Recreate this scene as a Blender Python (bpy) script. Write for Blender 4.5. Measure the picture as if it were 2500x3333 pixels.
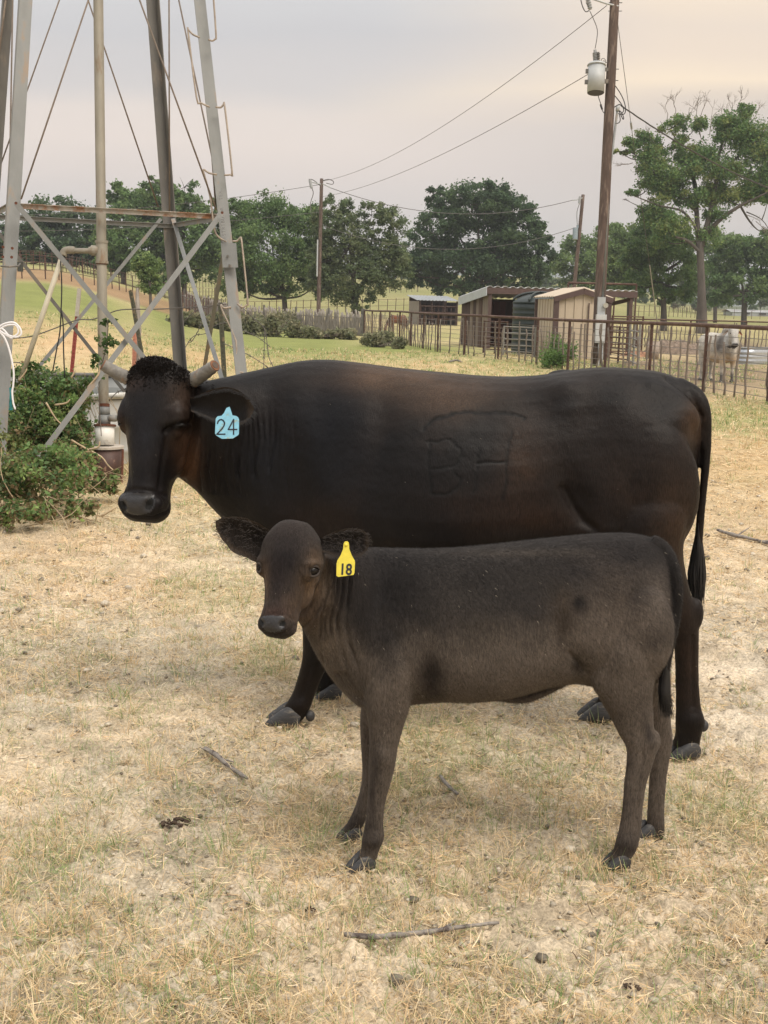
import bpy, bmesh, math, random
import numpy as np
from mathutils import Vector, Matrix
random.seed(7)
rng = np.random.default_rng(11)
for o in list(bpy.data.objects):
    bpy.data.objects.remove(o)
scene = bpy.context.scene
COL = scene.collection
R = math.radians

# ------------------------------------------------------------------ camera
FPX = 4000.0                      # focal length in photograph pixels (2500 x 3333)
PITCH = math.atan(666.0 / FPX)
ROLL = 0.026
CAMZ = 1.55
C0 = np.array([0.0, 0.0, CAMZ])
_f = np.array([0.0, math.cos(PITCH), -math.sin(PITCH)])
_r0 = np.array([1.0, 0.0, 0.0])
_u0 = np.array([0.0, math.sin(PITCH), math.cos(PITCH)])
_r = _r0 * math.cos(ROLL) + _u0 * math.sin(ROLL)
_u = -_r0 * math.sin(ROLL) + _u0 * math.cos(ROLL)
cam = bpy.data.cameras.new('camera')
cam.sensor_fit = 'VERTICAL'
cam.sensor_height = 36.0
cam.lens = 36.0 * FPX / 3333.0
cam.clip_start = 0.05
cam.clip_end = 9000
camo = bpy.data.objects.new('camera', cam)
COL.objects.link(camo)
camo.matrix_world = Matrix(((_r[0], _u[0], -_f[0], 0), (_r[1], _u[1], -_f[1], 0), (_r[2], _u[2], -_f[2], CAMZ), (0, 0, 0, 1)))
scene.camera = camo

# ------------------------------------------------------------------ light
SUN_EL, SUN_AZ = R(58), R(140)     # soft light through thin cloud, from the right behind the camera
w = bpy.data.worlds.new('World')
scene.world = w
w.use_nodes = True
nt = w.node_tree
nt.nodes.clear()
def N(nt, t, **kw):
    n = nt.nodes.new(t)
    for k, v in kw.items():
        if k in ('op', 'operation'):
            n.operation = v
        elif k == 'inp':
            for i, x in v.items():
                n.inputs[i].default_value = x
        else:
            setattr(n, k, v)
    return n
def ramp(nt, stops, interp='LINEAR'):
    n = nt.nodes.new('ShaderNodeValToRGB')
    n.color_ramp.interpolation = interp
    el = n.color_ramp.elements
    el[0].position, el[0].color = stops[0][0], (*stops[0][1], 1)
    el[1].position, el[1].color = stops[-1][0], (*stops[-1][1], 1)
    for p, c in stops[1:-1]:
        e = el.new(p)
        e.color = (*c, 1)
    return n
L = nt.links.new
def srgb(r, g, b):
    f = lambda c: ((c / 255 + 0.055) / 1.055) ** 2.4 if c > 10 else c / 255 / 12.92
    return (f(r), f(g), f(b))
wo = N(nt, 'ShaderNodeOutputWorld')
sky = N(nt, 'ShaderNodeTexSky', sky_type='NISHITA', sun_disc=False, sun_elevation=SUN_EL, sun_rotation=SUN_AZ)
b1 = N(nt, 'ShaderNodeBackground', inp={1: 0.10})
L(sky.outputs[0], b1.inputs[0])
tc = N(nt, 'ShaderNodeTexCoord')
sep = N(nt, 'ShaderNodeSeparateXYZ')
L(tc.outputs['Generated'], sep.inputs[0])
# stretched noise: long flat cloud bands
mp = N(nt, 'ShaderNodeMapping', inp={3: (1.6, 1.6, 7.0)})
mp.inputs[1].default_value = (0.3, 0.2, 0.0)
mp.inputs[2].default_value = (0.0, R(-4), 0.0)
L(tc.outputs['Generated'], mp.inputs[0])
n1 = N(nt, 'ShaderNodeTexNoise', inp={2: 1.5, 3: 4.0, 4: 0.45})
L(mp.outputs[0], n1.inputs[0])
n2 = N(nt, 'ShaderNodeTexNoise', inp={2: 5.0, 3: 5.0, 4: 0.5})
L(mp.outputs[0], n2.inputs[0])
# elevation coordinate warped by noise
m1 = N(nt, 'ShaderNodeMath', op='MULTIPLY_ADD', inp={1: 0.07, 2: -0.035})
L(n1.outputs[0], m1.inputs[0])
m1b = N(nt, 'ShaderNodeMath', op='MULTIPLY_ADD', inp={1: 0.02, 2: -0.01})
L(n2.outputs[0], m1b.inputs[0])
m2 = N(nt, 'ShaderNodeMath', op='ADD')
L(sep.outputs[2], m2.inputs[0]); L(m1.outputs[0], m2.inputs[1])
m2b = N(nt, 'ShaderNodeMath', op='ADD')
L(m2.outputs[0], m2b.inputs[0]); L(m1b.outputs[0], m2b.inputs[1])
m3 = N(nt, 'ShaderNodeMath', op='MULTIPLY_ADD', inp={1: -0.03, 2: 0.0})   # bands sink to the right
L(sep.outputs[0], m3.inputs[0])
m4 = N(nt, 'ShaderNodeMath', op='ADD')
L(m2b.outputs[0], m4.inputs[0]); L(m3.outputs[0], m4.inputs[1])
cr = ramp(nt, [(0.0, srgb(205, 203, 200)), (0.037, srgb(209, 205, 201)), (0.07, srgb(219, 209, 203)), (0.10, srgb(228, 214, 205)), (0.128, srgb(234, 219, 208)), (0.152, srgb(229, 216, 206)),
               (0.172, srgb(209, 203, 200)), (0.20, srgb(199, 197, 198)), (0.23, srgb(207, 206, 206)), (0.35, srgb(212, 210, 208)), (0.6, srgb(200, 198, 196)), (1.0, srgb(204, 202, 200))])
cw = ramp(nt, [(0.0, srgb(204, 200, 197)), (0.037, srgb(207, 200, 195)), (0.07, srgb(213, 202, 194)), (0.10, srgb(210, 198, 190)), (0.13, srgb(208, 197, 188)), (0.148, srgb(225, 208, 190)), (0.164, srgb(251, 229, 199)),
               (0.182, srgb(238, 218, 196)), (0.205, srgb(233, 215, 196)), (0.232, srgb(245, 225, 199)), (0.35, srgb(230, 216, 199)), (0.6, srgb(208, 202, 197)), (1.0, srgb(204, 202, 199))])
L(m4.outputs[0], cr.inputs[0]); L(m4.outputs[0], cw.inputs[0])
m5 = N(nt, 'ShaderNodeMath', op='MULTIPLY_ADD', inp={1: 0.30, 2: -0.15})
L(n1.outputs[0], m5.inputs[0])
m6 = N(nt, 'ShaderNodeMath', op='ADD'); L(sep.outputs[0], m6.inputs[0]); L(m5.outputs[0], m6.inputs[1])
mr = N(nt, 'ShaderNodeMapRange', inp={1: -0.06, 2: 0.20, 3: 0.0, 4: 1.0}); mr.interpolation_type = 'SMOOTHSTEP'
L(m6.outputs[0], mr.inputs[0])
mx = N(nt, 'ShaderNodeMixRGB')
L(mr.outputs[0], mx.inputs[0]); L(cr.outputs[0], mx.inputs[1]); L(cw.outputs[0], mx.inputs[2])
b2 = N(nt, "ShaderNodeBackground", inp={1: 0.72})
L(mx.outputs[0], b2.inputs[0])
# an overcast dome is brighter overhead than at the horizon
z1 = N(nt, 'ShaderNodeMath', op='MULTIPLY_ADD', inp={1: 1.25, 2: 0.64 - 1.25 * 0.26}); L(sep.outputs[2], z1.inputs[0])
z2 = N(nt, 'ShaderNodeMath', op='MAXIMUM', inp={1: 0.64}); L(z1.outputs[0], z2.inputs[0]); L(z2.outputs[0], b2.inputs[1])
ms = N(nt, 'ShaderNodeMixShader', inp={0: 0.975})
L(b1.outputs[0], ms.inputs[1]); L(b2.outputs[0], ms.inputs[2]); L(ms.outputs[0], wo.inputs[0])

sd = bpy.data.lights.new('sun', 'SUN')
sd.energy = 1.5
sd.angle = R(28)
sd.color = (1.0, 0.90, 0.78)
so = bpy.data.objects.new('sun', sd)
COL.objects.link(so)
sdir = Vector((math.sin(SUN_AZ) * math.cos(SUN_EL), math.cos(SUN_AZ) * math.cos(SUN_EL), math.sin(SUN_EL)))
so.rotation_euler = sdir.to_track_quat('Z', 'Y').to_euler()
so.location = (4, -6, 12)
scene.view_settings.view_transform = 'Standard'
scene.view_settings.look = 'None'
scene.view_settings.gamma = 1
scene.view_settings.use_curve_mapping = False
scene.view_settings.exposure = 0.88
try:
    scene.render.engine = 'CYCLES'
    scene.cycles.max_bounces = 6
    scene.cycles.transparent_max_bounces = 6
except Exception:
    pass

# ------------------------------------------------------------------ photograph geometry helpers
def ray(px, py):
    d = _f + _r * ((px - 1250.0) / FPX) - _u * ((py - 1666.5) / FPX)
    return d
def at(px, py, dep):
    """point seen at (px,py) at depth dep (metres ahead of the camera)"""
    return C0 + ray(px, py) * dep
def proj(V):
    D = V - C0
    z = D @ _f
    return np.stack([1250 + FPX * (D @ _r) / z, 1666.5 - FPX * (D @ _u) / z], 1)
def sstep(a, b, x):
    t = np.clip((x - a) / (b - a), 0, 1)
    return t * t * (3 - 2 * t)

# ------------------------------------------------------------------ noise
def _h(ix, iy, iz, s):
    n = (ix.astype(np.int64) * 374761393 + iy.astype(np.int64) * 668265263 + iz.astype(np.int64) * 2147483647 * 3 + s * 1442695041) & 0xFFFFFFFF
    n = ((n ^ (n >> 13)) * 1274126177) & 0xFFFFFFFF
    n = ((n ^ (n >> 16)) * 2246822519) & 0xFFFFFFFF
    return ((n ^ (n >> 15)) & 0xFFFFFF) / float(0xFFFFFF)
def vn2(x, y, s=0):
    ix, iy = np.floor(x), np.floor(y)
    fx, fy = x - ix, y - iy
    fx = fx * fx * (3 - 2 * fx); fy = fy * fy * (3 - 2 * fy)
    z = np.zeros_like(ix)
    a = _h(ix, iy, z, s); b = _h(ix + 1, iy, z, s); c = _h(ix, iy + 1, z, s); d = _h(ix + 1, iy + 1, z, s)
    return (a * (1 - fx) + b * fx) * (1 - fy) + (c * (1 - fx) + d * fx) * fy
def fbm2(x, y, oct=4, s=0, g=0.5):
    t = 0; a = 1; m = 0
    for i in range(oct):
        t = t + a * vn2(x * 2 ** i + 17.3 * i, y * 2 ** i + 5.1 * i, s + i); m += a; a *= g
    return t / m
def vn3(x, y, z, s=0):
    ix, iy, iz = np.floor(x), np.floor(y), np.floor(z)
    fx, fy, fz = x - ix, y - iy, z - iz
    fx = fx * fx * (3 - 2 * fx); fy = fy * fy * (3 - 2 * fy); fz = fz * fz * (3 - 2 * fz)
    r = 0
    for dz in (0, 1):
        a = _h(ix, iy, iz + dz, s); b = _h(ix + 1, iy, iz + dz, s); c = _h(ix, iy + 1, iz + dz, s); d = _h(ix + 1, iy + 1, iz + dz, s)
        q = (a * (1 - fx) + b * fx) * (1 - fy) + (c * (1 - fx) + d * fx) * fy
        r = r + q * (fz if dz else 1 - fz)
    return r
def fbm3(P, sc, oct=3, s=0):
    t = 0; a = 1; m = 0
    for i in range(oct):
        k = sc * 2 ** i
        t = t + a * vn3(P[:, 0] * k + 3.7 * i, P[:, 1] * k, P[:, 2] * k, s + i); m += a; a *= .5
    return t / m

# ------------------------------------------------------------------ terrain height
def TH(x, y):
    x = np.asarray(x, float); y = np.asarray(y, float)
    d = np.hypot(x, y) + 1e-6
    u = np.where(y > 0, x / np.maximum(y, 12.0), np.sign(x) * 0.25)
    u = np.clip(u, -0.5, 0.5)
    def q(t, c, s):
        t = np.maximum(t, 0); tk = s / (2 * c)
        return np.where(t < tk, c * t * t, c * tk * tk + s * (t - tk))
    front = sstep(5, 20, y)
    Lf = 1 - sstep(-0.29, -0.10, u)
    Rt = sstep(0.13, 0.27, u)
    zm = q(d - 72, 0.00030, 0.045)
    zl = q(d - 20, 0.0019, 0.070)
    zl = zl - 0.030 * np.maximum(d - 60, 0)
    zr = q(d - 68, 0.0019, 0.010)
    z = zm * (1 - Lf) * (1 - Rt) + zl * Lf + zr * Rt
    z = np.minimum(z, 11) * front
    z = z + front * (fbm2(x * 0.11, y * 0.11, 3, 5) - 0.5) * 0.10 * sstep(9, 26, d)
    return z
def ground(px, py, it=40):
    """where the ray through (px,py) meets the terrain"""
    r = ray(px, py)
    lo, t = 0.5, 0.5
    step = 1.01
    while t < 1500:
        P = C0 + r * t
        if P[2] <= TH(P[0], P[1]):
            break
        lo = t; t *= step
    hi = t
    for _ in range(25):
        m = (lo + hi) / 2
        P = C0 + r * m
        if P[2] <= TH(P[0], P[1]): hi = m
        else: lo = m
    P = C0 + r * hi
    return P

# ------------------------------------------------------------------ object helpers
WP = {}
def _link(o, parent, origin):
    COL.objects.link(o)
    WP[o.name] = np.array(origin, float)
    if parent is not None:
        o.parent = parent
        o.location = tuple(np.array(origin) - WP[parent.name])
    else:
        o.location = tuple(origin)
def props(o, label=None, cat=None, group=None, kind=None):
    if label: o['label'] = label
    if cat: o['category'] = cat
    if group: o['group'] = group
    if kind: o['kind'] = kind
    return o
def thing(name, loc, label, cat, group=None, kind=None):
    o = bpy.data.objects.new(name, None)
    o.empty_display_size = 0.1
    _link(o, None, loc)
    return props(o, label, cat, group, kind)
def rawmesh(name, V, F, col=None, smooth=False):
    V = np.asarray(V, float)
    me = bpy.data.meshes.new(name)
    if isinstance(F, np.ndarray) and F.ndim == 2:
        k = F.shape[1]
        me.vertices.add(len(V)); me.vertices.foreach_set('co', V.astype(np.float32).ravel())
        me.loops.add(F.size); me.loops.foreach_set('vertex_index', F.astype(np.int32).ravel())
        me.polygons.add(len(F)); me.polygons.foreach_set('loop_start', np.arange(0, F.size, k, dtype=np.int32))
        me.update(calc_edges=True)
    else:
        me.from_pydata([tuple(v) for v in V], [], [tuple(f) for f in F])
    if smooth:
        me.polygons.foreach_set('use_smooth', np.ones(len(me.polygons), bool))
    if col is not None:
        a = me.color_attributes.new('Col', 'FLOAT_COLOR', 'POINT')
        c = np.ones((len(V), 4), np.float32); c[:, :3] = col
        a.data.foreach_set('color', c.ravel())
    me.update()
    return me
def mk(name, V, F, mat, parent=None, col=None, smooth=False, origin=None):
    V = np.asarray(V, float)
    if origin is None:
        mn, mx_ = V.min(0), V.max(0)
        origin = np.array([(mn[0] + mx_[0]) / 2, (mn[1] + mx_[1]) / 2, mn[2]])
    me = rawmesh(name, V - origin, F, col, smooth)
    me.materials.append(mat)
    o = bpy.data.objects.new(name, me)
    _link(o, parent, origin)
    return o
def dup(o, loc, parent=None, rotz=None):
    c = o.copy()
    COL.objects.link(c)
    WP[c.name] = np.array(loc, float)
    c.parent = parent
    c.location = tuple(np.array(loc) - (WP[parent.name] if parent is not None else 0))
    if rotz is not None: c.rotation_euler = (c.rotation_euler[0], c.rotation_euler[1], rotz)
    return c

class MB:
    """collects simple shapes into one mesh"""
    def __init__(s): s.V = []; s.F = []
    def add(s, V, F):
        b = len(s.V)
        s.V += [tuple(v) for v in V]
        s.F += [tuple(i + b for i in f) for f in F]
        return s
    def box(s, c, h, rz=0, ax=None):
        c = np.array(c, float)
        if ax is None:
            ax = np.array([[math.cos(rz), math.sin(rz), 0], [-math.sin(rz), math.cos(rz), 0], [0, 0, 1]])
        V = [c + ax[0] * h[0] * i + ax[1] * h[1] * j + ax[2] * h[2] * k for i in (-1, 1) for j in (-1, 1) for k in (-1, 1)]
        F = [(0, 1, 3, 2), (4, 6, 7, 5), (0, 4, 5, 1), (2, 3, 7, 6), (0, 2, 6, 4), (1, 5, 7, 3)]
        return s.add(V, F)
    def bar(s, a, b, w, t, up=(0, 0, 1)):
        """box-section bar from a to b; t measured along 'up', w across"""
        a = np.array(a, float); b = np.array(b, float)
        d = b - a; ln = np.linalg.norm(d); d /= ln
        up = np.array(up, float); up = up - d * (up @ d)
        if np.linalg.norm(up) < 1e-6: up = np.array([1.0, 0, 0]); up = up - d * (up @ d)
        up /= np.linalg.norm(up); sd = np.cross(d, up)
        return s.box((a + b) / 2, (ln / 2, w / 2, t / 2), ax=np.array([d, sd, up]))
    def tube(s, P, r, n=6, caps=True):
        P = [np.array(p, float) for p in P]
        rr = r if hasattr(r, '__len__') else [r] * len(P)
        b = len(s.V); m = len(P)
        prev = None
        for i, p in enumerate(P):
            t = P[min(i + 1, m - 1)] - P[max(i - 1, 0)]
            t = t / (np.linalg.norm(t) + 1e-12)
            if prev is None:
                a = np.array([0, 0, 1.0]) if abs(t[2]) < 0.9 else np.array([1.0, 0, 0])
            else: a = prev
            a = a - t * (a @ t); a /= (np.linalg.norm(a) + 1e-12); prev = a
            c = np.cross(t, a)
            for k in range(n):
                th = 2 * math.pi * k / n
                s.V.append(tuple(p + (a * math.cos(th) + c * math.sin(th)) * rr[i]))
        for i in range(m - 1):
            for k in range(n):
                k2 = (k + 1) % n
                s.F.append((b + i * n + k, b + i * n + k2, b + (i + 1) * n + k2, b + (i + 1) * n + k))
        if caps:
            s.F.append(tuple(b + k for k in range(n))[::-1]); s.F.append(tuple(b + (m - 1) * n + k for k in range(n)))
        return s
    def lathe(s, c, prof, n=24, axis=(0, 0, 1)):
        P = [np.array(c, float) + np.array(axis, float) * h for h, r in prof]
        return s.tube(P, [max(r, 1e-4) for h, r in prof], n)
    def make(s, name, mat, parent=None, smooth=False, col=None):
        return mk(name, np.array(s.V), s.F, mat, parent, col, smooth)
def ico(sub=0):
    bm = bmesh.new(); bmesh.ops.create_icosphere(bm, subdivisions=sub + 1, radius=1)
    V = np.array([v.co[:] for v in bm.verts]); F = np.array([[v.index for v in f.verts] for f in bm.faces]); bm.free()
    return V, F
def smooth_line(P, k=6):
    """Catmull-Rom through points (any dimension)"""
    P = np.array(P, float); out = []
    n = len(P)
    for i in range(n - 1):
        p0 = P[max(i - 1, 0)]; p1 = P[i]; p2 = P[i + 1]; p3 = P[min(i + 2, n - 1)]
        for j in range(k):
            t = j / k
            out.append(0.5 * ((2 * p1) + (p2 - p0) * t + (2 * p0 - 5 * p1 + 4 * p2 - p3) * t * t + (-p0 + 3 * p1 - 3 * p2 + p3) * t ** 3))
    out.append(P[-1])
    return np.array(out)
def sag(a, b, s, n=24):
    a = np.array(a, float); b = np.array(b, float)
    return [a + (b - a) * t + np.array([0, 0, -4 * s * t * (1 - t)]) for t in np.linspace(0, 1, n)]

# ------------------------------------------------------------------ materials
def mat(name, base=(0.5, 0.5, 0.5), rough=0.8, metal=0.0, var=0.15, scale=20.0, bump=0.0, bscale=None, attr=False, spec=0.5,
        patch=None, pscale=3.0, pamt=0.5, stretch=None, trans=0.0):
    """principled material: base (or vertex colour) times noise; optional second colour in patches"""
    m = bpy.data.materials.new(name)
    m.use_nodes = True
    t = m.node_tree
    p = t.nodes['Principled BSDF']
    lk = t.links.new
    co = N(t, 'ShaderNodeTexCoord')
    src = co.outputs['Object']
    if stretch:
        mpn = N(t, 'ShaderNodeMapping', inp={3: stretch}); lk(src, mpn.inputs[0]); src = mpn.outputs[0]
    n = N(t, 'ShaderNodeTexNoise', inp={2: scale, 3: 5.0, 4: 0.6})
    lk(src, n.inputs[0])
    r = N(t, 'ShaderNodeMapRange', inp={1: 0.3, 2: 0.7, 3: 1 - var, 4: 1 + var})
    lk(n.outputs[0], r.inputs[0])
    if attr:
        a = N(t, 'ShaderNodeAttribute', attribute_name='Col'); c = a.outputs[0]
    else:
        a = N(t, 'ShaderNodeRGB'); a.outputs[0].default_value = (*base, 1); c = a.outputs[0]
    if patch:
        n2 = N(t, 'ShaderNodeTexNoise', inp={2: pscale, 3: 6.0, 4: 0.65})
        lk(src, n2.inputs[0])
        r2 = N(t, 'ShaderNodeMapRange', inp={1: 0.62 - 0.25 * pamt, 2: 0.70 - 0.18 * pamt, 3: 0.0, 4: 1.0})
        lk(n2.outputs[0], r2.inputs[0])
        mxn = N(t, 'ShaderNodeMixRGB', inp={2: (*patch, 1)})
        lk(r2.outputs[0], mxn.inputs[0]); lk(c, mxn.inputs[1]); c = mxn.outputs[0]
    mul = N(t, 'ShaderNodeVectorMath', op='SCALE')
    lk(c, mul.inputs[0]); lk(r.outputs[0], mul.inputs['Scale'])
    lk(mul.outputs[0], p.inputs['Base Color'])
    p.inputs['Roughness'].default_value = rough
    p.inputs['Metallic'].default_value = metal
    p.inputs['Specular IOR Level'].default_value = spec
    if bump:
        nb = N(t, 'ShaderNodeTexNoise', inp={2: bscale or scale * 2, 3: 4.0, 4: 0.6}); lk(src, nb.inputs[0])
        bp = N(t, 'ShaderNodeBump', inp={0: 0.6, 1: bump}); lk(nb.outputs[0], bp.inputs['Height']); lk(bp.outputs[0], p.inputs['Normal'])
    if trans:
        p.inputs['Subsurface Weight'].default_value = 0
        tr = N(t, 'ShaderNodeBsdfTranslucent'); lk(mul.outputs[0], tr.inputs[0])
        mixs = N(t, 'ShaderNodeMixShader', inp={0: trans}); lk(p.outputs[0], mixs.inputs[1]); lk(tr.outputs[0], mixs.inputs[2])
        lk(mixs.outputs[0], t.nodes['Material Output'].inputs[0])
    return m

# ================================================================== GROUND
GB = []   # world-space colour blobs: (x, y, rx, ry, kind, amount); kinds: g green, t tan straw, d bare dirt
def gblob(px, py, wx, wy, kind, amt):
    a = ground(px, py); b = ground(px + wx, py); c = ground(px, py - wy)
    GB.append((a[0], a[1], abs(b[0] - a[0]) + 0.05, np.hypot(*(c - a)[:2]) + 0.05, kind, amt))
for g in [(150, 955, 300, 45, 'g', 1.2), (560, 1020, 360, 55, 'g', 1.2), (900, 1105, 380, 40, 'g', 1.2), (1300, 1135, 350, 22, 'g', 1.1), (1750, 1185, 350, 16, 'g', .9),
          (250, 1110, 260, 45, 't', .9), (650, 1160, 300, 30, 't', .9), (1400, 1190, 400, 10, 't', 0.5), (100, 1060, 150, 35, 't', .7),
          (500, 1250, 300, 40, 't', .8), (2400, 1500, 160, 60, 't', .5), (2400, 1700, 160, 80, 't', .5), (2450, 1350, 200, 50, 'g', 0.75), (1900, 1195, 500, 30, 'g', .8), (300, 1850, 260, 60, 'g', .3), (1000, 2700, 200, 80, 'g', .3), (1750, 2500, 200, 100, 'g', .4), (300, 2900, 300, 90, 'd', .5), (900, 2900, 300, 120, 'd', .6), (1300, 3100, 400, 120, 'd', .8), (2000, 3150, 500, 150, 'd', .8), (400, 3250, 300, 60, 'd', .6), (1000, 2450, 200, 60, 'd', .4), (1600, 2700, 200, 60, 'd', .4),
          (700, 1930, 170, 60, 'g', .85), (870, 2140, 70, 60, 'g', .8), (430, 2330, 120, 90, 'g', .3), (1420, 2440, 140, 100, 'g', 1.0), (1340, 2560, 90, 60, 'g', .3),
          (2330, 2650, 170, 70, 'g', .85), (200, 2750, 170, 60, 'g', .6), (60, 2800, 100, 90, 'g', .35), (2430, 1560, 90, 20, 'g', .3),
          (1700, 3050, 500, 250, 'd', .9), (2200, 3000, 300, 220, 'd', .7), (600, 2650, 150, 60, 'd', .5), (2370, 2350, 130, 90, 'd', .9), (2380, 2150, 120, 90, 'd', .8),
          (250, 2250, 160, 60, 'd', .35), (150, 1950, 200, 60, 'd', .5), (450, 3150, 300, 100, 'd', .5), (1100, 3250, 300, 100, 'd', .6), (1400, 2850, 200, 60, 'd', .7),
          (2340, 1130, 220, 30, 'd', 1), (2280, 1210, 260, 45, 'd', 1.2), (2430, 1180, 80, 8, 'g', .9), (350, 1900, 200, 60, 't', .6), (200, 1780, 250, 60, 't', .7)]:
    gblob(*g)
def gw(x, y):
    """green, tan and dirt weights at ground points"""
    d = np.hypot(x, y)
    G = np.zeros_like(d); T = np.zeros_like(d); D = np.zeros_like(d)
    for bx, by, rx, ry, k, a in GB:
        # local axes: radial / tangential
        t = math.atan2(bx, by)
        dx, dy = x - bx, y - by
        rad = dx * math.sin(t) + dy * math.cos(t); tan = dx * math.cos(t) - dy * math.sin(t)
        wgt = a * np.exp(-((tan / rx) ** 2 + (rad / ry) ** 2))
        if k == 'g': G = np.maximum(G, wgt)
        elif k == 't': T = np.maximum(T, wgt)
        else: D = np.maximum(D, wgt)
    far = sstep(42, 60, d)
    G = np.maximum(G, 0.75 * far * (0.4 + 0.6 * fbm2(x * .04, y * .04, 3, 9)))
    mid = sstep(7, 16, d) * (1 - far)
    G = np.maximum(G, mid * 0.35 * sstep(.4, .7, fbm2(x * .35, y * .35, 3, 21)))
    G = np.clip(G - 0.5 * T, 0, 1)
    G = G * (0.55 + 0.9 * fbm2(x * 2.3, y * 2.3, 3, 31) * (d < 20) + 0.45 * (d >= 20))
    return np.clip(G, 0, 1), T, D

def ground_mesh():
    a = np.concatenate([np.linspace(-math.pi, -0.62, 40)[:-1], np.linspace(-0.62, -0.50, 16)[:-1], np.linspace(-0.50, 0.50, 400), np.linspace(0.50, 0.62, 16)[1:], np.linspace(0.62, math.pi, 40)[1:-1]])
    r = [0.02, 0.5, 1.0, 1.5]
    while r[-1] < 14: r.append(r[-1] * (1 + (0.0030 if r[-1] > 2.2 else 0.03)))
    while r[-1] < 60: r.append(r[-1] * 1.012)
    while r[-1] < 4000: r.append(r[-1] * 1.03)
    r = np.array(r)
    A, Rr = np.meshgrid(a, r)
    x = Rr * np.sin(A); y = Rr * np.cos(A)
    z = TH(x, y)
    d = Rr
    nearw = 1 - sstep(8, 14, d)
    inw = 1 - sstep(.50, .60, np.abs(A))
    G, T, D = gw(x, y)
    lump = fbm2(x * 3.1, y * 3.1, 3, 2)
    clod = fbm2(x * 22, y * 22, 3, 3)
    fine = fbm2(x * 55, y * 55, 2, 4)
    ridg = 1 - np.abs(2 * fbm2(x * 11, y * 11, 3, 6) - 1)
    z = z + nearw * inw * ((lump - .5) * 0.035 + (clod - .5) * (0.034 + 0.024 * D) + (fine - .5) * 0.030 - sstep(.93, 1, ridg) * 0.008)
    hoofs = np.random.default_rng(5)
    for _ in range(90):
        hx, hy = hoofs.uniform(-1.6, 1.8), hoofs.uniform(2.3, 6.5)
        dd = ((x - hx) ** 2 + ((y - hy) * 1.2) ** 2) / 0.05 ** 2
        z = z - 0.012 * np.exp(-dd) * nearw
    # colour
    n1 = fbm2(x * 1.3, y * 1.3, 4, 12); n2 = fbm2(x * 9, y * 9, 3, 13); n3 = fbm2(x * .16, y * .16, 3, 14)
    dirt = np.stack([0.51 + 0 * x, 0.445 + 0 * x, 0.345 + 0 * x], -1) * (0.62 + 0.72 * n2)[..., None]
    grey = np.stack([0.46 + 0 * x, 0.42 + 0 * x, 0.345 + 0 * x], -1) * (0.60 + 0.75 * n2)[..., None]
    pale = np.stack([0.66 + 0 * x, 0.60 + 0 * x, 0.50 + 0 * x], -1)
    c = dirt + (grey - dirt) * sstep(.42, .62, n1)[..., None]
    c = c + (pale - c) * (np.clip(D, 0, 1) * sstep(.42, .62, fbm2(x * 4, y * 4, 3, 15)))[..., None] * 0.75
    straw = np.array([0.50, 0.405, 0.225])
    tan_ = np.array([0.44, 0.31, 0.175])
    grn = np.array([0.185, 0.225, 0.075])
    fw = sstep(5, 14, d)
    c = c + (straw * (0.85 + .3 * n2)[..., None] - c) * (fw * (0.5 + 0.4 * n1))[..., None]
    c = c + (tan_ * (0.8 + .4 * n2)[..., None] - c) * (T * (.35 + .65 * fw) * (0.6 + .4 * n1))[..., None]
    gg = grn * (0.8 + .4 * n1)[..., None]
    c = c + (gg - c) * np.clip(G * (0.30 + 0.65 * fw), 0, 1)[..., None]
    c = c + (np.array([0.185, 0.145, 0.11]) * (.7 + .6 * n2)[..., None] - c) * (np.clip(D, 0, 1) * sstep(20, 27, d) * .95 + 0 * fw)[..., None]
    # ploughed red-brown band and far pale pasture on the left rise
    u = x / np.maximum(y, 1)
    band = sstep(64, 72, d) * (1 - sstep(96, 110, d)) * (1 - sstep(-.17, -.10, u)) * (y > 0)
    c = c + (np.array([0.27, 0.18, 0.11]) * (0.8 + 0.4 * n3)[..., None] - c) * (band * .85)[..., None]
    pal = sstep(112, 125, d) * (1 - sstep(340, 500, d)) * (y > 0)
    c = c + (np.array([0.145, 0.175, 0.062]) - c) * (pal * .75 * (0.4 + .6 * n3))[..., None]
    fo = sstep(340, 520, d)
    c = c + (np.array([0.09, 0.115, 0.055]) - c) * (fo)[..., None]
    c = c * np.array([1.03, 0.97, 0.91])
    V = np.stack([x, y, z], -1).reshape(-1, 3)
    nr, na = x.shape
    i = np.arange(nr - 1)[:, None] * na + np.arange(na)[None, :]
    j = np.roll(i, -1, axis=1)
    F = np.stack([i, i + na, j + na, j], -1).reshape(-1, 4)[:, ::-1]
    return V, F, c.reshape(-1, 3)
M_ground = mat('dry_ground', attr=True, rough=0.95, var=0.42, scale=95, bump=0.010, bscale=190, spec=0.1)
V, F, Cc = ground_mesh()
go = mk('ground', V, F, M_ground, None, Cc, True, origin=np.zeros(3))
props(go, kind='structure')
GV = V

# hills far behind
hv = []; hf = []
for i, a in enumerate(np.linspace(-0.75, 0.75, 120)):
    d = 2300
    h = 58 + 30 * float(fbm2(np.array([a * 9]), np.array([0.5]), 4, 40)[0]) + 22 * math.exp(-((a - 0.02) / .09) ** 2)
    for dd, zz in ((-500, 0), (-120, h * .8), (0, h), (300, h * .6)):
        hv.append((math.sin(a) * (d + dd), math.cos(a) * (d + dd), zz))
    if i:
        b = (i - 1) * 4
        hf += [(b + k, b + k + 1, b + k + 5, b + k + 4) for k in range(3)]
M_hill = mat('wooded_hills', (0.06, 0.085, 0.06), 0.95, var=0.3, scale=0.02)
props(mk('hills', hv, hf, M_hill, None, None, True, origin=np.zeros(3)), kind='structure')

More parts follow.
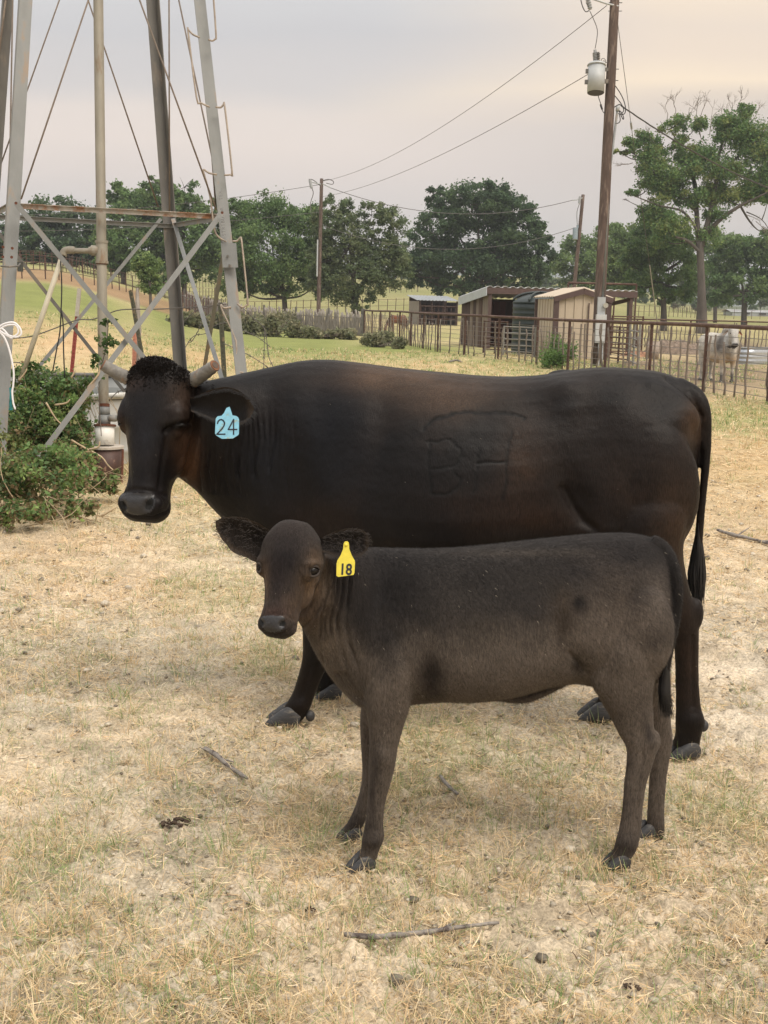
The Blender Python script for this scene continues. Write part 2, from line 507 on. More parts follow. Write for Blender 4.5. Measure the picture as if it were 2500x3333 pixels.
# ------------------------------------------------------------------ grass and straw
def blades(x, y, z, L_, W_, az, tilt, curl, col):
    """vectorised 2-segment tapered blades"""
    n = len(x)
    dirh = np.stack([np.cos(az), np.sin(az), np.zeros(n)], 1)
    side = np.stack([-np.sin(az), np.cos(az), np.zeros(n)], 1)
    # random roll of width vector
    up = np.array([0, 0, 1.0])
    roll = rng.uniform(-1.2, 1.2, n)
    side = side * np.cos(roll)[:, None] + up * np.sin(roll)[:, None] * 0.6
    P0 = np.stack([x, y, z], 1)
    d1 = dirh * np.sin(tilt)[:, None] + up * np.cos(tilt)[:, None]
    t2 = np.clip(tilt + curl, 0, 2.6)
    d2 = dirh * np.sin(t2)[:, None] + up * np.cos(t2)[:, None]
    P1 = P0 + d1 * (L_ * .5)[:, None]
    P2 = P1 + d2 * (L_ * .5)[:, None]
    w = W_[:, None] * side * .5
    V = np.stack([P0 - w, P0 + w, P1 - w * .9, P1 + w * .9, P2 - w * .25, P2 + w * .25], 1).reshape(-1, 3)
    b = np.arange(n)[:, None] * 6
    F = np.concatenate([b + np.array([[0, 1, 3, 2]]), b + np.array([[2, 3, 5, 4]])], 0)
    C = np.repeat(col, 6, axis=0)
    return V, F, C
def gheight(x, y):
    """height of the ground mesh near the camera (nearest vertex)"""
    a = np.arctan2(x, y); r = np.hypot(x, y)
    return TH(x, y)
def rad_sample(n, d0, d1, amax, p=1.0):
    # density ~ d^-p per metre of depth
    if abs(p - 1) < 1e-3: d = d0 * (d1 / d0) ** rng.random(n)
    else:
        q = 1 - p; d = (d0 ** q + rng.random(n) * (d1 ** q - d0 ** q)) ** (1 / q)
    a = rng.uniform(-amax, amax, n)
    return d * np.sin(a), d * np.cos(a), d
SC = np.array([1.05, 1.0, 1.0]) * np.array([[0.70, 0.59, 0.36], [0.62, 0.50, 0.28], [0.76, 0.67, 0.46], [0.58, 0.43, 0.23], [0.50, 0.43, 0.28], [0.66, 0.49, 0.28], [0.72, 0.63, 0.42]])
GC = np.array([[0.20, 0.30, 0.10], [0.27, 0.37, 0.14], [0.34, 0.39, 0.17], [0.16, 0.25, 0.085]])
M_grass = mat('grass_blades', attr=True, rough=0.75, var=0.1, scale=30, spec=0.25, trans=0.25)
# lying straw litter
n = 260000
x, y, d = rad_sample(n, 2.2, 26, 0.54, 1.0)
G, T, D = gw(x, y)
dens = 0.35 + 0.9 * sstep(.35, .6, fbm2(x * 2.1, y * 2.1, 3, 51)) - 0.55 * D
k = rng.random(n) < np.clip(dens, 0.12, 1)
x, y, d, G = x[k], y[k], d[k], G[k]; n = len(x)
col = SC[rng.integers(0, len(SC), n)] * rng.uniform(.62, 1.28, (n, 1))
dkb = rng.random(n) < .10; col[dkb] = np.array([.16, .115, .075]) * rng.uniform(.6, 1.4, (dkb.sum(), 1))
Vb = blades(x, y, TH(x, y) + rng.uniform(-.004, .014, n), rng.uniform(.012, .06, n) * np.clip(d / 5, 1, 2.4), np.maximum(.0022, d * .00048) * rng.uniform(.6, 1.5, n),
            rng.uniform(0, 2 * math.pi, n), rng.uniform(1.3, 1.62, n), rng.uniform(-.5, .35, n), col)
props(mk('straw_litter', Vb[0], Vb[1], M_grass, None, Vb[2], origin=np.zeros(3)), kind='stuff', label='dry straw litter lying over the bare ground', cat='dry grass')
# tufts
def tufts(nt_, d0, d1, per, green, name, label, hmul=1.0):
    x, y, d = rad_sample(nt_, d0, d1, 0.54, 1.0)
    G, T, D = gw(x, y)
    nz = fbm2(x * 1.7, y * 1.7, 3, 61)
    if green: k = rng.random(nt_) < np.clip(G * 1.9 + .10 * (nz > .5) * (1 - D), 0, 1)
    else: k = rng.random(nt_) < np.clip(0.16 + 0.75 * sstep(.42, .6, nz) - (.5 + .7 * (d > 16)) * D, .04, 1)
    x, y, d = x[k], y[k], d[k]
    m = len(x)
    s = rng.uniform(.5, 1.3, m)
    X = np.repeat(x, per); Y = np.repeat(y, per); S = np.repeat(s, per); Dd = np.repeat(d, per)
    n = len(X)
    az = rng.uniform(0, 2 * math.pi, n)
    rr = rng.random(n) ** .5 * .035 * S * np.clip(Dd / 6, 1, 3)
    X = X + rr * np.cos(az); Y = Y + rr * np.sin(az)
    P = GC if green else SC
    tcol = P[rng.integers(0, len(P), m)]
    col = np.repeat(tcol, per, axis=0) * .6 + P[rng.integers(0, len(P), n)] * .4
    if green:
        mixs = rng.random(n) < .3
        col[mixs] = SC[rng.integers(0, len(SC), mixs.sum())]
    col = col * rng.uniform(.75, 1.2, (n, 1))
    Vb = blades(X, Y, TH(X, Y) - .004, rng.uniform(.025, .085, n) * S * hmul * np.clip(Dd / 9, 1, 1.8), np.maximum(.0017, Dd * .00040) * rng.uniform(.7, 1.3, n),
                az + rng.normal(0, .5, n), np.abs(rng.normal(.75, .38, n)), rng.uniform(-.1, .9, n), col)
    props(mk(name, Vb[0], Vb[1], M_grass, None, Vb[2], origin=np.zeros(3)), kind='stuff', label=label, cat='grass')
tufts(15400, 2.2, 45, 13, False, 'dry_grass', 'short dry yellow grass tufts across the lot')
tufts(25500, 2.2, 45, 13, True, 'green_grass', 'sparse short green grass growing in patches', 1.05)

# clods and pebbles
iv, iff = ico(0)
n = 27000
x, y, d = rad_sample(n, 2.2, 12, 0.54, 1.0)
G, T, D = gw(x, y)
k = rng.random(n) < np.clip(0.35 + 0.9 * D, 0, 1)
x, y, d = x[k], y[k], d[k]; n = len(x)
s = 0.0020 * np.exp(rng.normal(0.3, .55, n)) * np.clip(d / 3.5, 1, 2)
s = np.minimum(s, .02)
jit = rng.uniform(.65, 1.25, (n, len(iv)))
P = iv[None] * (s[:, None] * jit)[..., None] * np.array([1.2, 1.2, .75])
th = rng.uniform(0, 6.28, n)
cx = P[..., 0] * np.cos(th)[:, None] - P[..., 1] * np.sin(th)[:, None]; cy = P[..., 0] * np.sin(th)[:, None] + P[..., 1] * np.cos(th)[:, None]
P = np.stack([cx + x[:, None], cy + y[:, None], P[..., 2] + (TH(x, y) + s * .45)[:, None]], -1)
F = (np.arange(n)[:, None, None] * len(iv) + iff[None]).reshape(-1, 3)
cc = np.where(rng.random(n)[:, None] < .75, np.array([[.46, .41, .33]]), np.array([[.20, .175, .14]])) * rng.uniform(.7, 1.2, (n, 1))
M_clod = mat('dry_clods', attr=True, rough=0.95, var=0.25, scale=90, spec=0.1)
props(mk('dirt_clods', P.reshape(-1, 3), F, M_clod, None, np.repeat(cc, len(iv), 0), origin=np.zeros(3)), kind='stuff', label='small pale clods and pebbles on the bare dirt', cat='dirt clods')

def feet_tufts(P, seed):
    """short blades growing round the hooves"""
    r = np.random.default_rng(seed); X = []; Y = []
    for p in P:
        a = r.uniform(0, 6.28, 90); q = r.uniform(.045, .15, 90); X.append(p[0] + q * np.cos(a)); Y.append(p[1] + q * np.sin(a) * .9)
    X = np.concatenate(X); Y = np.concatenate(Y); n = len(X)
    col = np.where(r.random(n)[:, None] < .8, SC[r.integers(0, len(SC), n)], GC[r.integers(0, len(GC), n)]) * r.uniform(.75, 1.15, (n, 1))
    return blades(X, Y, TH(X, Y) - .003, r.uniform(.02, .065, n), r.uniform(.0014, .0026, n), r.uniform(0, 6.28, n), np.abs(r.normal(.8, .45, n)), r.uniform(-.1, .9, n), col)

# ================================================================== ANIMALS
def ring_loft(S, n=28):
    """S: list of (center, upvec, sidevec, exp, bias) -> closed loft"""
    V = []; F = []
    for c, u, s, e, b in S:
        for k in range(n):
            t = 2 * math.pi * k / n
            ct, st = math.cos(t), math.sin(t)
            q = 2.0 / e
            cx = math.copysign(abs(ct) ** q, ct); sx = math.copysign(abs(st) ** q, st)
            V.append(c + u * sx + s * cx * (1 - b * sx))
    m = len(S)
    for i in range(m - 1):
        for k in range(n):
            k2 = (k + 1) % n
            F.append((i * n + k, i * n + k2, (i + 1) * n + k2, (i + 1) * n + k))
    a = len(V); V.append(S[0][0]); bb = len(V); V.append(S[-1][0])
    for k in range(n):
        k2 = (k + 1) % n
        F.append((a, k2, k)); F.append((bb, (m - 1) * n + k, (m - 1) * n + k2))
    return V, F
def ellipsoid(c, ax, n=16):
    """ax: 3 vectors (rows) of the half axes"""
    V = []; F = []
    ax = np.array(ax, float)
    for i in range(1, n):
        ph = math.pi * i / n
        for k in range(2 * n):
            th = math.pi * k / n
            V.append(np.array(c) + ax[2] * math.cos(ph) + (ax[0] * math.cos(th) + ax[1] * math.sin(th)) * math.sin(ph))
    m = 2 * n
    for i in range(n - 2):
        for k in range(m):
            F.append((i * m + k, (i + 1) * m + k, (i + 1) * m + (k + 1) % m, i * m + (k + 1) % m))
    a = len(V); V.append(np.array(c) + ax[2]); b = len(V); V.append(np.array(c) - ax[2])
    for k in range(m):
        F.append((a, k, (k + 1) % m)); F.append((b, (n - 2) * m + (k + 1) % m, (n - 2) * m + k))
    return V, F
def resample(S, k=4):
    A = np.array([np.concatenate([c, u, s, [e, b]]) for c, u, s, e, b in S])
    A = smooth_line(A, k)
    return [(r[0:3], r[3:6], r[6:9], max(r[9], 1.6), r[10]) for r in A]

class Frame:
    """median plane of an animal that stands side-on; px positions are turned into points of that plane"""
    def __init__(s, G1, G2, wn):
        G1 = np.array(G1); G2 = np.array(G2)
        e = G2 - G1; e[2] = 0; s.e = e / np.linalg.norm(e)
        s.n = np.array([s.e[1], -s.e[0], 0.0])
        if s.n[1] > 0: s.n = -s.n
        s.P0 = G1 - s.n * wn
    def pt(s, px, py, w=0.0):
        r = ray(px, py)
        t = (s.n @ (s.P0 - C0) + w) / (s.n @ r)
        return C0 + r * t
    def m(s, px, py, w=0.0):
        """metres per photo pixel there"""
        p = s.pt(px, py, w)
        return ((p - C0) @ _f) / FPX
    def torso(s, L_, k=4):
        S = []
        for a in L_:
            xt, yt, xb, yb, w, hw = a[:6]
            phi = a[6] if len(a) > 6 else 0.0
            ex = a[7] if len(a) > 7 else 2.2
            bi = a[8] if len(a) > 8 else 0.12
            T_, B_ = s.pt(xt, yt, w), s.pt(xb, yb, w)
            side = (s.n * math.cos(phi) + s.e * math.sin(phi)) * hw
            S.append(((T_ + B_) / 2, (T_ - B_) / 2, side, ex, bi))
        return ring_loft(resample(S, k), 36)
    def leg(s, L_, k=5):
        """(px, py, half width px, w, depth half width m)"""
        S = []
        for px, py, hx, w, hd in L_:
            c = s.pt(px, py, w); mpp = s.m(px, py, w)
            S.append((c, s.e * hx * mpp, s.n * hd, 2.15, 0.0))
        # orient rings perpendicular-ish to the limb by keeping them horizontal
        return ring_loft(resample(S, k), 20)

def decal(V, F, Nn, U, face, poly, off, m_, parent, name):
    """a thin skin patch that follows the body inside an outline"""
    fc = U[F].mean(1); ok = face[F].mean(1) > .15; P = np.array(poly, float); ins = np.zeros(len(fc), bool)
    for a, b in zip(P, np.roll(P, -1, 0)):
        cond = ((a[1] > fc[:, 1]) != (b[1] > fc[:, 1])); xi = (b[0] - a[0]) * (fc[:, 1] - a[1]) / (b[1] - a[1] + 1e-12) + a[0]; ins ^= cond & (fc[:, 0] < xi)
    sel = F[ins & ok]; ids, inv = np.unique(sel, return_inverse=True)
    if len(ids) < 4: print('empty decal', name); return None
    return mk(name, V[ids] + Nn[ids] * off, inv.reshape(-1, 4), m_, parent, None, True)
def oval(cx, cy, rx, ry, rot=0.0, n=20):
    return [(cx + rx * math.cos(t) * math.cos(rot) - ry * math.sin(t) * math.sin(rot), cy + rx * math.cos(t) * math.sin(rot) + ry * math.sin(t) * math.cos(rot)) for t in np.linspace(0, 2 * math.pi, n, endpoint=False)]

def eye_at(V, Nn, U, face, px, py, rx, ry, rd, rot, parent, H_, who):
    """eyeball set into the skin with a lid rim round it"""
    q = np.hypot(U[:, 0] - px, U[:, 1] - py) + (face < .05) * 999 + np.linalg.norm(V - H_.p(.2, 0), axis=1) * 30
    i = int(np.argmin(q)); c = V[i]; n_ = Nn[i] * .5 + np.array([-.1, -.8, .1]); n_ /= np.linalg.norm(n_)
    a = _r * math.cos(rot) - _u * math.sin(rot); a = a - n_ * (a @ n_); a /= np.linalg.norm(a); b = np.cross(n_, a)
    v, f = ellipsoid(c + n_ * rd * .1, (a * rx, b * ry, n_ * rd), 12); e = mk('eye', v, f, M_eye, parent, None, True)
    mb = MB(); m2 = MB()
    for s_, tgt in ((1, mb), (-1, mb)):
        P = [c + a * (rx * 1.12) * math.cos(t) + b * s_ * (ry * 1.12) * math.sin(t) + n_ * (rd * .95 * math.sin(t) * .75 + rd * .15) for t in np.linspace(0, math.pi, 11)]
        tgt.tube(P, [ry * .16 + ry * .16 * math.sin(math.pi * k / 10) for k in range(11)], 6)
    mb.make('eyelid', M_lid[who], parent, True)
M_lid = {}
def build_body(name, parts, voxel, smooth_it, extra_mod=None):
    V = []; F = []
    for v, f in parts:
        b = len(V); V += [tuple(q) for q in v]; F += [tuple(i + b for i in g) for g in f]
    me = bpy.data.meshes.new(name)
    me.from_pydata(V, [], F)
    bm = bmesh.new(); bm.from_mesh(me)
    bmesh.ops.recalc_face_normals(bm, faces=bm.faces)
    bm.to_mesh(me); bm.free()
    o = bpy.data.objects.new(name, me); COL.objects.link(o)
    md = o.modifiers.new('r', 'REMESH'); md.mode = 'VOXEL'; md.voxel_size = voxel; md.adaptivity = 0
    sm = o.modifiers.new('s', 'SMOOTH'); sm.factor = 0.5; sm.iterations = smooth_it
    dg = bpy.context.evaluated_depsgraph_get()
    ev = o.evaluated_get(dg)
    me2 = bpy.data.meshes.new_from_object(ev)
    nv = len(me2.vertices)
    co = np.empty(nv * 3, np.float32); me2.vertices.foreach_get('co', co); co = co.reshape(-1, 3).astype(float)
    nf = len(me2.polygons)
    li = np.empty(len(me2.loops), np.int32); me2.loops.foreach_get('vertex_index', li)
    lt = np.empty(nf, np.int32); me2.polygons.foreach_get('loop_total', lt)
    assert (lt == 4).all()
    F = li.reshape(-1, 4)
    bpy.data.objects.remove(o)
    bpy.data.meshes.remove(me2)
    return co, F
def vnormals(V, F):
    a = V[F[:, 1]] - V[F[:, 3]]; b = V[F[:, 2]] - V[F[:, 0]]
    fn = np.cross(V[F[:, 2]] - V[F[:, 0]], V[F[:, 3]] - V[F[:, 1]])
    Nn = np.zeros_like(V)
    for k in range(4): 
        for j in range(3): Nn[:, j] += np.bincount(F[:, k], fn[:, j], len(V))
    return Nn / (np.linalg.norm(Nn, axis=1, keepdims=True) + 1e-12)
def segdist(P, poly):
    best = np.full(len(P), 1e9)
    for a, b in zip(poly[:-1], poly[1:]):
        a = np.array(a, float); b = np.array(b, float); ab = b - a
        t = np.clip(((P - a) @ ab) / (ab @ ab + 1e-9), 0, 1)
        best = np.minimum(best, np.linalg.norm(P - a - t[:, None] * ab, axis=1))
    return best
class Sculpt:
    def __init__(s, V, F):
        s.V = V; s.F = F; s.N = vnormals(V, F)
        vd = C0 - V; vd /= np.linalg.norm(vd, axis=1, keepdims=True)
        s.face = sstep(0.0, 0.30, (s.N * vd).sum(1))
        s.U = proj(V)
        s.disp = np.zeros(len(V))
        s.mask = np.ones(len(V)); s.irr = np.ones(len(V))
    def w(s, px, py, rx, ry, rot=0.0):
        dx = s.U[:, 0] - px; dy = s.U[:, 1] - py
        c, q = math.cos(rot), math.sin(rot)
        a = (dx * c + dy * q) / rx; b = (-dx * q + dy * c) / ry
        return np.exp(-(a * a + b * b)) * s.face
    def bump(s, px, py, rx, ry, amp, rot=0.0): s.disp += s.w(px, py, rx, ry, rot) * amp
    def groove(s, poly, wid, amp, jag=0.0):
        U = s.U
        if jag: U = U + (np.stack([fbm3(s.V, 40, 2, 3), fbm3(s.V, 40, 2, 8)], 1) - .5) * jag
        s.disp += np.exp(-(segdist(U, poly) / wid) ** 2) * s.face * amp * (1 if jag else s.irr)
    def line_w(s, poly, wid, jag=0.0):
        U = s.U
        if jag: U = U + (np.stack([fbm3(s.V, 40, 2, 3), fbm3(s.V, 40, 2, 8)], 1) - .5) * jag
        return np.exp(-(segdist(U, poly) / wid) ** 2) * s.face
    def apply(s):
        s.V = s.V + s.N * (s.disp * s.mask)[:, None]; s.N = vnormals(s.V, s.F); return s.V
def mixc(c, col, wgt): return c + (np.array(col) - c) * np.clip(wgt, 0, 1)[:, None]

class Head:
    """head frame: O poll, A down the face, Fn out of the face, S towards the image right"""
    def __init__(s, O, Mz, yaw, scale):
        s.O = np.array(O); A = np.array(Mz) - s.O; s.len = np.linalg.norm(A); s.A = A / s.len
        Fn = np.array([-math.sin(yaw), -math.cos(yaw), 0.35]); Fn -= s.A * (Fn @ s.A); s.Fn = Fn / np.linalg.norm(Fn)
        S_ = np.cross(s.A, s.Fn)
        if S_[0] < 0: S_ = -S_
        s.S = S_; s.k = scale
    def p(s, t, f, q=0.0):
        return s.O + (s.A * t + s.Fn * f + s.S * q) * s.k
    def loft(s, L_):
        S = []
        for t, f, b, hw, ex in L_:
            S.append((s.p(t, (f + b) / 2), s.Fn * (f - b) / 2 * s.k, s.S * hw * s.k, ex, 0.0))
        return ring_loft(resample(S, 4), 36)
    def ell(s, t, f, q, rt, rf, rq, tw=0.0):
        A_, F_ = s.A, s.Fn
        return ellipsoid(s.p(t, f, q), (s.S * rq * s.k, F_ * rf * s.k, A_ * rt * s.k), 12)

HEAD_L = [(-.034, .01, -.10, .086, 2.8), (-.022, .035, -.12, .108, 3.0), (.02, .050, -.15, .120, 3.0), (.09, .058, -.185, .130, 2.9), (.16, .062, -.21, .127, 2.9),
          (.225, .060, -.225, .113, 2.8), (.29, .055, -.22, .095, 2.7), (.36, .052, -.185, .079, 2.6), (.42, .050, -.145, .071, 2.7), (.465, .054, -.125, .077, 3.0),
          (.50, .056, -.115, .087, 3.2), (.53, .048, -.105, .086, 3.2), (.555, .026, -.09, .070, 2.7), (.568, -.005, -.07, .048, 2.3)]

def leaf_ear(base, tip, upv, outv, length_w, cup, thick, n=14, m=9, wprof=None):
    """ear as a thick cupped leaf; upv = direction across, outv = towards the viewer"""
    base = np.array(base); tip = np.array(tip); ax = tip - base
    V = []
    for side in (0, 1):
        for i in range(n):
            t = i / (n - 1)
            wd = length_w * (wprof(t) if wprof else (math.sin(math.pi * min(1, 0.12 + t * .88) ** 0.8) ** .8))
            for j in range(m):
                q = (j / (m - 1)) * 2 - 1
                p = base + ax * t + upv * wd * q - outv * cup * (1 - q * q) * wd * 1.2
                edge = (1 - q * q) ** .5 * (1 - t ** 6)
                p = p - outv * (thick * edge if side else 0)
                V.append(p)
    F = []
    for side in (0, 1):
        b = side * n * m
        for i in range(n - 1):
            for j in range(m - 1):
                f = (b + i * m + j, b + i * m + j + 1, b + (i + 1) * m + j + 1, b + (i + 1) * m + j)
                F.append(f if side == 0 else f[::-1])
    return np.array(V), np.array(F)

def claw_pair(c, fwd, side, Ln, H, Wd, mat_, parent, name='hoof'):
    """cloven hoof: two wedge claws; c = ground point under the middle, fwd = toe direction"""
    mb = MB()
    for sg in (-1, 1):
        base = np.array(c) + side * sg * Wd * .285
        S = []
        for t, h, wq, back in ((0.0, .55, .62, 0.0), (.12, .80, .82, 0.0), (.30, 1.0, .92, 0), (.48, .92, .92, 0), (.70, .62, .84, 0), (.88, .36, .62, 0), (1.0, .10, .25, 0)):
            x0 = -Ln * .42 + Ln * t
            toe_in = -sg * side * Wd * .06 * t
            cc = base + fwd * x0 + toe_in + np.array([0, 0, H * h / 2])
            S.append((cc, np.array([0, 0, H * h / 2]) + fwd * (-H * .12 * h), side * Wd * .235 * wq, 2.6, 0.12))
        v, f = ring_loft(resample(S, 4), 18)
        mb.add(v, f)
    return mk(name, np.array(mb.V), mb.F, mat_, parent, None, True)

def fur_mesh(V, F, Nn, col, n, length, width, flow, lean=1.15, mask=None, seed=3, jitter=.25):
    r = np.random.default_rng(seed)
    tri = np.concatenate([F[:, [0, 1, 2]], F[:, [0, 2, 3]]])
    a = V[tri[:, 1]] - V[tri[:, 0]]; b = V[tri[:, 2]] - V[tri[:, 0]]
    ar = np.linalg.norm(np.cross(a, b), axis=1)
    if mask is not None: ar = ar * mask[tri].mean(1)
    ti = r.choice(len(tri), n, p=ar / ar.sum())
    u, v = r.random(n), r.random(n); q = u + v > 1; u[q] = 1 - u[q]; v[q] = 1 - v[q]
    bc = np.stack([1 - u - v, u, v], 1)
    P = (V[tri[ti]] * bc[..., None]).sum(1); NN = (Nn[tri[ti]] * bc[..., None]).sum(1); NN /= np.linalg.norm(NN, axis=1, keepdims=True) + 1e-9
    C = (col[tri[ti]] * bc[..., None]).sum(1) * r.uniform(.5, 1.6, (n, 1)) * (.75 + .5 * fbm3(P, 22, 3, 5))[:, None]
    spk = r.random(n) < .0012; C[spk] = [.35, .31, .25]
    fl = flow(P) + r.normal(0, jitter, (n, 3))
    fl = fl - NN * (fl * NN).sum(1, keepdims=True); fl /= np.linalg.norm(fl, axis=1, keepdims=True) + 1e-9
    d = fl * math.sin(lean) + NN * math.cos(lean)
    sd = np.cross(d, NN); sd /= np.linalg.norm(sd, axis=1, keepdims=True) + 1e-9
    Ln = (length if np.ndim(length) == 0 else length[tri[ti]].mean(1)) * r.uniform(.6, 1.3, n)
    base = P - NN * .001
    A = base - sd * width / 2; B = base + sd * width / 2; T_ = base + d * Ln[:, None]
    VV = np.stack([A, B, T_], 1).reshape(-1, 3)
    FF = np.arange(3 * n).reshape(-1, 3)
    return VV, FF, np.repeat(C, 3, 0)

def strands(P0, dirs, n, length, spread, r0, seed, droop=0.0, wav=0.0, seg=7):
    """hair locks: thin 3-sided tapered tubes starting around P0"""
    r = random.Random(seed); mb = MB()
    for _ in range(n):
        p = np.array(P0) + np.array([r.uniform(-1, 1) for _ in range(3)]) * spread
        d = np.array(dirs, float) + np.array([r.gauss(0, 1) for _ in range(3)]) * wav; d /= np.linalg.norm(d)
        Ln = length * r.uniform(.6, 1.15); P = [p.copy()]
        for i in range(seg):
            d = d + np.array([r.gauss(0, 1), r.gauss(0, 1), r.gauss(0, 1)]) * wav * .6 + np.array([0, 0, -droop]); d /= np.linalg.norm(d)
            p = p + d * Ln / seg; P.append(p.copy())
        mb.tube(P, [r0 * (1 - .85 * i / seg) for i in range(seg + 1)], 3)
    return mb
def stroke_text(polys, org, ux, uy, w, th, out):
    """flat ribbon strokes (pen lettering): polys in 2D units"""
    mb = MB()
    for pl in polys:
        P = [np.array(org) + ux * a + uy * b for a, b in pl]
        for a, b in zip(P[:-1], P[1:]):
            d = (b - a) / (np.linalg.norm(b - a) + 1e-9)
            mb.bar(a - d * w * .35, b + d * w * .35, w, th, up=out)
    return mb
def font_mesh(txt, size, origin, ux, uy, depth, bold=0.0):
    cu = bpy.data.curves.new('t', 'FONT'); cu.body = txt; cu.size = size; cu.extrude = depth; cu.align_x = 'CENTER'; cu.offset = bold
    cu.resolution_u = 3
    o = bpy.data.objects.new('t', cu); COL.objects.link(o)
    dg = bpy.context.evaluated_depsgraph_get(); me = bpy.data.meshes.new_from_object(o.evaluated_get(dg))
    V = np.array([v.co[:] for v in me.vertices]); F = [tuple(p.vertices) for p in me.polygons]
    bpy.data.objects.remove(o); bpy.data.meshes.remove(me)
    uz = np.cross(ux, uy)
    return np.array(origin) + V[:, :1] * ux + V[:, 1:2] * uy + V[:, 2:3] * uz, F

def letters(txt, size, org, ux, uy, depth, bold, fn, adv=.62):
    org = np.array(org, float)
    for i, ch in enumerate(txt):
        if ch != ' ': fn(*font_mesh(ch, size, org + ux * size * adv * (i - (len(txt) - 1) / 2), ux, uy, depth, bold))

def coat_material(name, rough, bumpd, sheen):
    m = bpy.data.materials.new(name); m.use_nodes = True; t = m.node_tree; p = t.nodes['Principled BSDF']; lk = t.links.new
    a = N(t, 'ShaderNodeAttribute', attribute_name='Col'); co = N(t, 'ShaderNodeTexCoord')
    mp_ = N(t, 'ShaderNodeMapping', inp={3: (1.0, 1.0, 0.22)}); lk(co.outputs['Object'], mp_.inputs[0])
    n1 = N(t, 'ShaderNodeTexNoise', inp={2: 240.0, 3: 3.0, 4: 0.6}); lk(mp_.outputs[0], n1.inputs[0])
    n2 = N(t, 'ShaderNodeTexNoise', inp={2: 9.0, 3: 5.0, 4: 0.6}); lk(co.outputs['Object'], n2.inputs[0])
    r1 = N(t, 'ShaderNodeMapRange', inp={1: .3, 2: .7, 3: .55, 4: 1.5}); lk(n1.outputs[0], r1.inputs[0])
    r2 = N(t, 'ShaderNodeMapRange', inp={1: .3, 2: .7, 3: .78, 4: 1.22}); lk(n2.outputs[0], r2.inputs[0])
    mu = N(t, 'ShaderNodeMath', op='MULTIPLY'); lk(r1.outputs[0], mu.inputs[0]); lk(r2.outputs[0], mu.inputs[1])
    sc = N(t, 'ShaderNodeVectorMath', op='SCALE'); lk(a.outputs[0], sc.inputs[0]); lk(mu.outputs[0], sc.inputs['Scale'])
    lk(sc.outputs[0], p.inputs['Base Color'])
    p.inputs['Roughness'].default_value = rough; p.inputs['Specular IOR Level'].default_value = 0.16
    p.inputs['Sheen Weight'].default_value = sheen; p.inputs['Sheen Roughness'].default_value = 0.5; p.inputs['Sheen Tint'].default_value = (0.75, 0.7, 0.68, 1)
    bp = N(t, 'ShaderNodeBump', inp={0: 0.5, 1: bumpd}); lk(n1.outputs[0], bp.inputs['Height']); lk(bp.outputs[0], p.inputs['Normal'])
    return m
M_coat = coat_material('cow_coat', 0.48, 0.0026, 0.0)
M_calfcoat = coat_material('calf_coat', 0.8, 0.003, 0.08)
M_fur = mat('fur', attr=True, rough=0.55, var=0.0, spec=0.12)
M_hoof = mat('hoof_horn', (0.036, 0.036, 0.038), 0.6, var=0.4, scale=40, patch=(0.15, 0.13, 0.105), pscale=14, pamt=.35, stretch=(1, 1, 4))
M_black = mat('black_hair', (0.008, 0.007, 0.007), 0.6, var=0.3, scale=60)
M_poll = mat('poll_curls', (0.0085, 0.0068, 0.006), 0.95, var=0.3, scale=60, spec=0.1)
M_nose = mat('wet_nose', (0.020, 0.0195, 0.021), 0.34, var=0.3, scale=60, bump=0.003, bscale=160)
M_nostril = mat('nostril', (0.003, 0.003, 0.003), 0.9, var=0.1)
M_eye = mat('eye', (0.005, 0.0035, 0.003), 0.12, var=0.1, spec=.28)
M_horn = mat('horn', (0.175, 0.165, 0.148), 0.65, var=0.4, scale=35, patch=(0.19, 0.105, 0.05), pscale=16, pamt=.45, bump=0.004, bscale=60)
M_horncut = mat('horn_end', (0.17, 0.075, 0.035), 0.8, var=0.4, scale=60, bump=0.004)

M_lid['cow'] = mat('cow_eyelid', (.010, .008, .007), .6); M_lid['calf'] = mat('calf_eyelid', (.030, .022, .017), .8)
# ================================================================== THE COW
G1 = ground(925, 2352); G2 = ground(2222, 2458)
CF = Frame(G1, G2, 0.17)
cow = thing('cow', (CF.P0 + CF.e * 0.8), 'big dark brown cow with sawn-off horns and blue ear tag 24, standing behind the calf', 'cow')
parts = []
parts.append(CF.torso([
    (2286, 1350, 2276, 1510, 0, .045), (2270, 1292, 2232, 1650, 0, .11), (2236, 1248, 2195, 1760, 0, .185), (2160, 1213, 2130, 1850, 0, .245), (2060, 1199, 2050, 1870, 0, .265, 0, 2.4),
    (1950, 1195, 1940, 1880, 0, .27, 0, 2.4), (1850, 1206, 1840, 1880, 0, .28, 0, 2.4), (1740, 1222, 1730, 1890, 0, .31, 0, 2.4), (1600, 1224, 1590, 1905, 0, .35, 0, 2.3, .2),
    (1450, 1212, 1440, 1915, 0, .365, 0, 2.3, .2), (1300, 1197, 1290, 1910, 0, .345, 0, 2.3, .2), (1170, 1180, 1160, 1900, 0, .30, 0, 2.2, .2), (1070, 1170, 1050, 1890, 0, .25, 0, 2.1, .12),
    (980, 1174, 940, 1850, 0.01, .225, .05), (900, 1190, 850, 1790, .03, .20, .15), (820, 1208, 770, 1730, .06, .17, .3, 2.1, -.05), (745, 1225, 700, 1665, .10, .145, .45, 2.1, -.1),
    (680, 1238, 640, 1600, .14, .12, .6, 2.0, -.1), (625, 1250, 590, 1560, .17, .10, .8, 2.0, -.1)]))
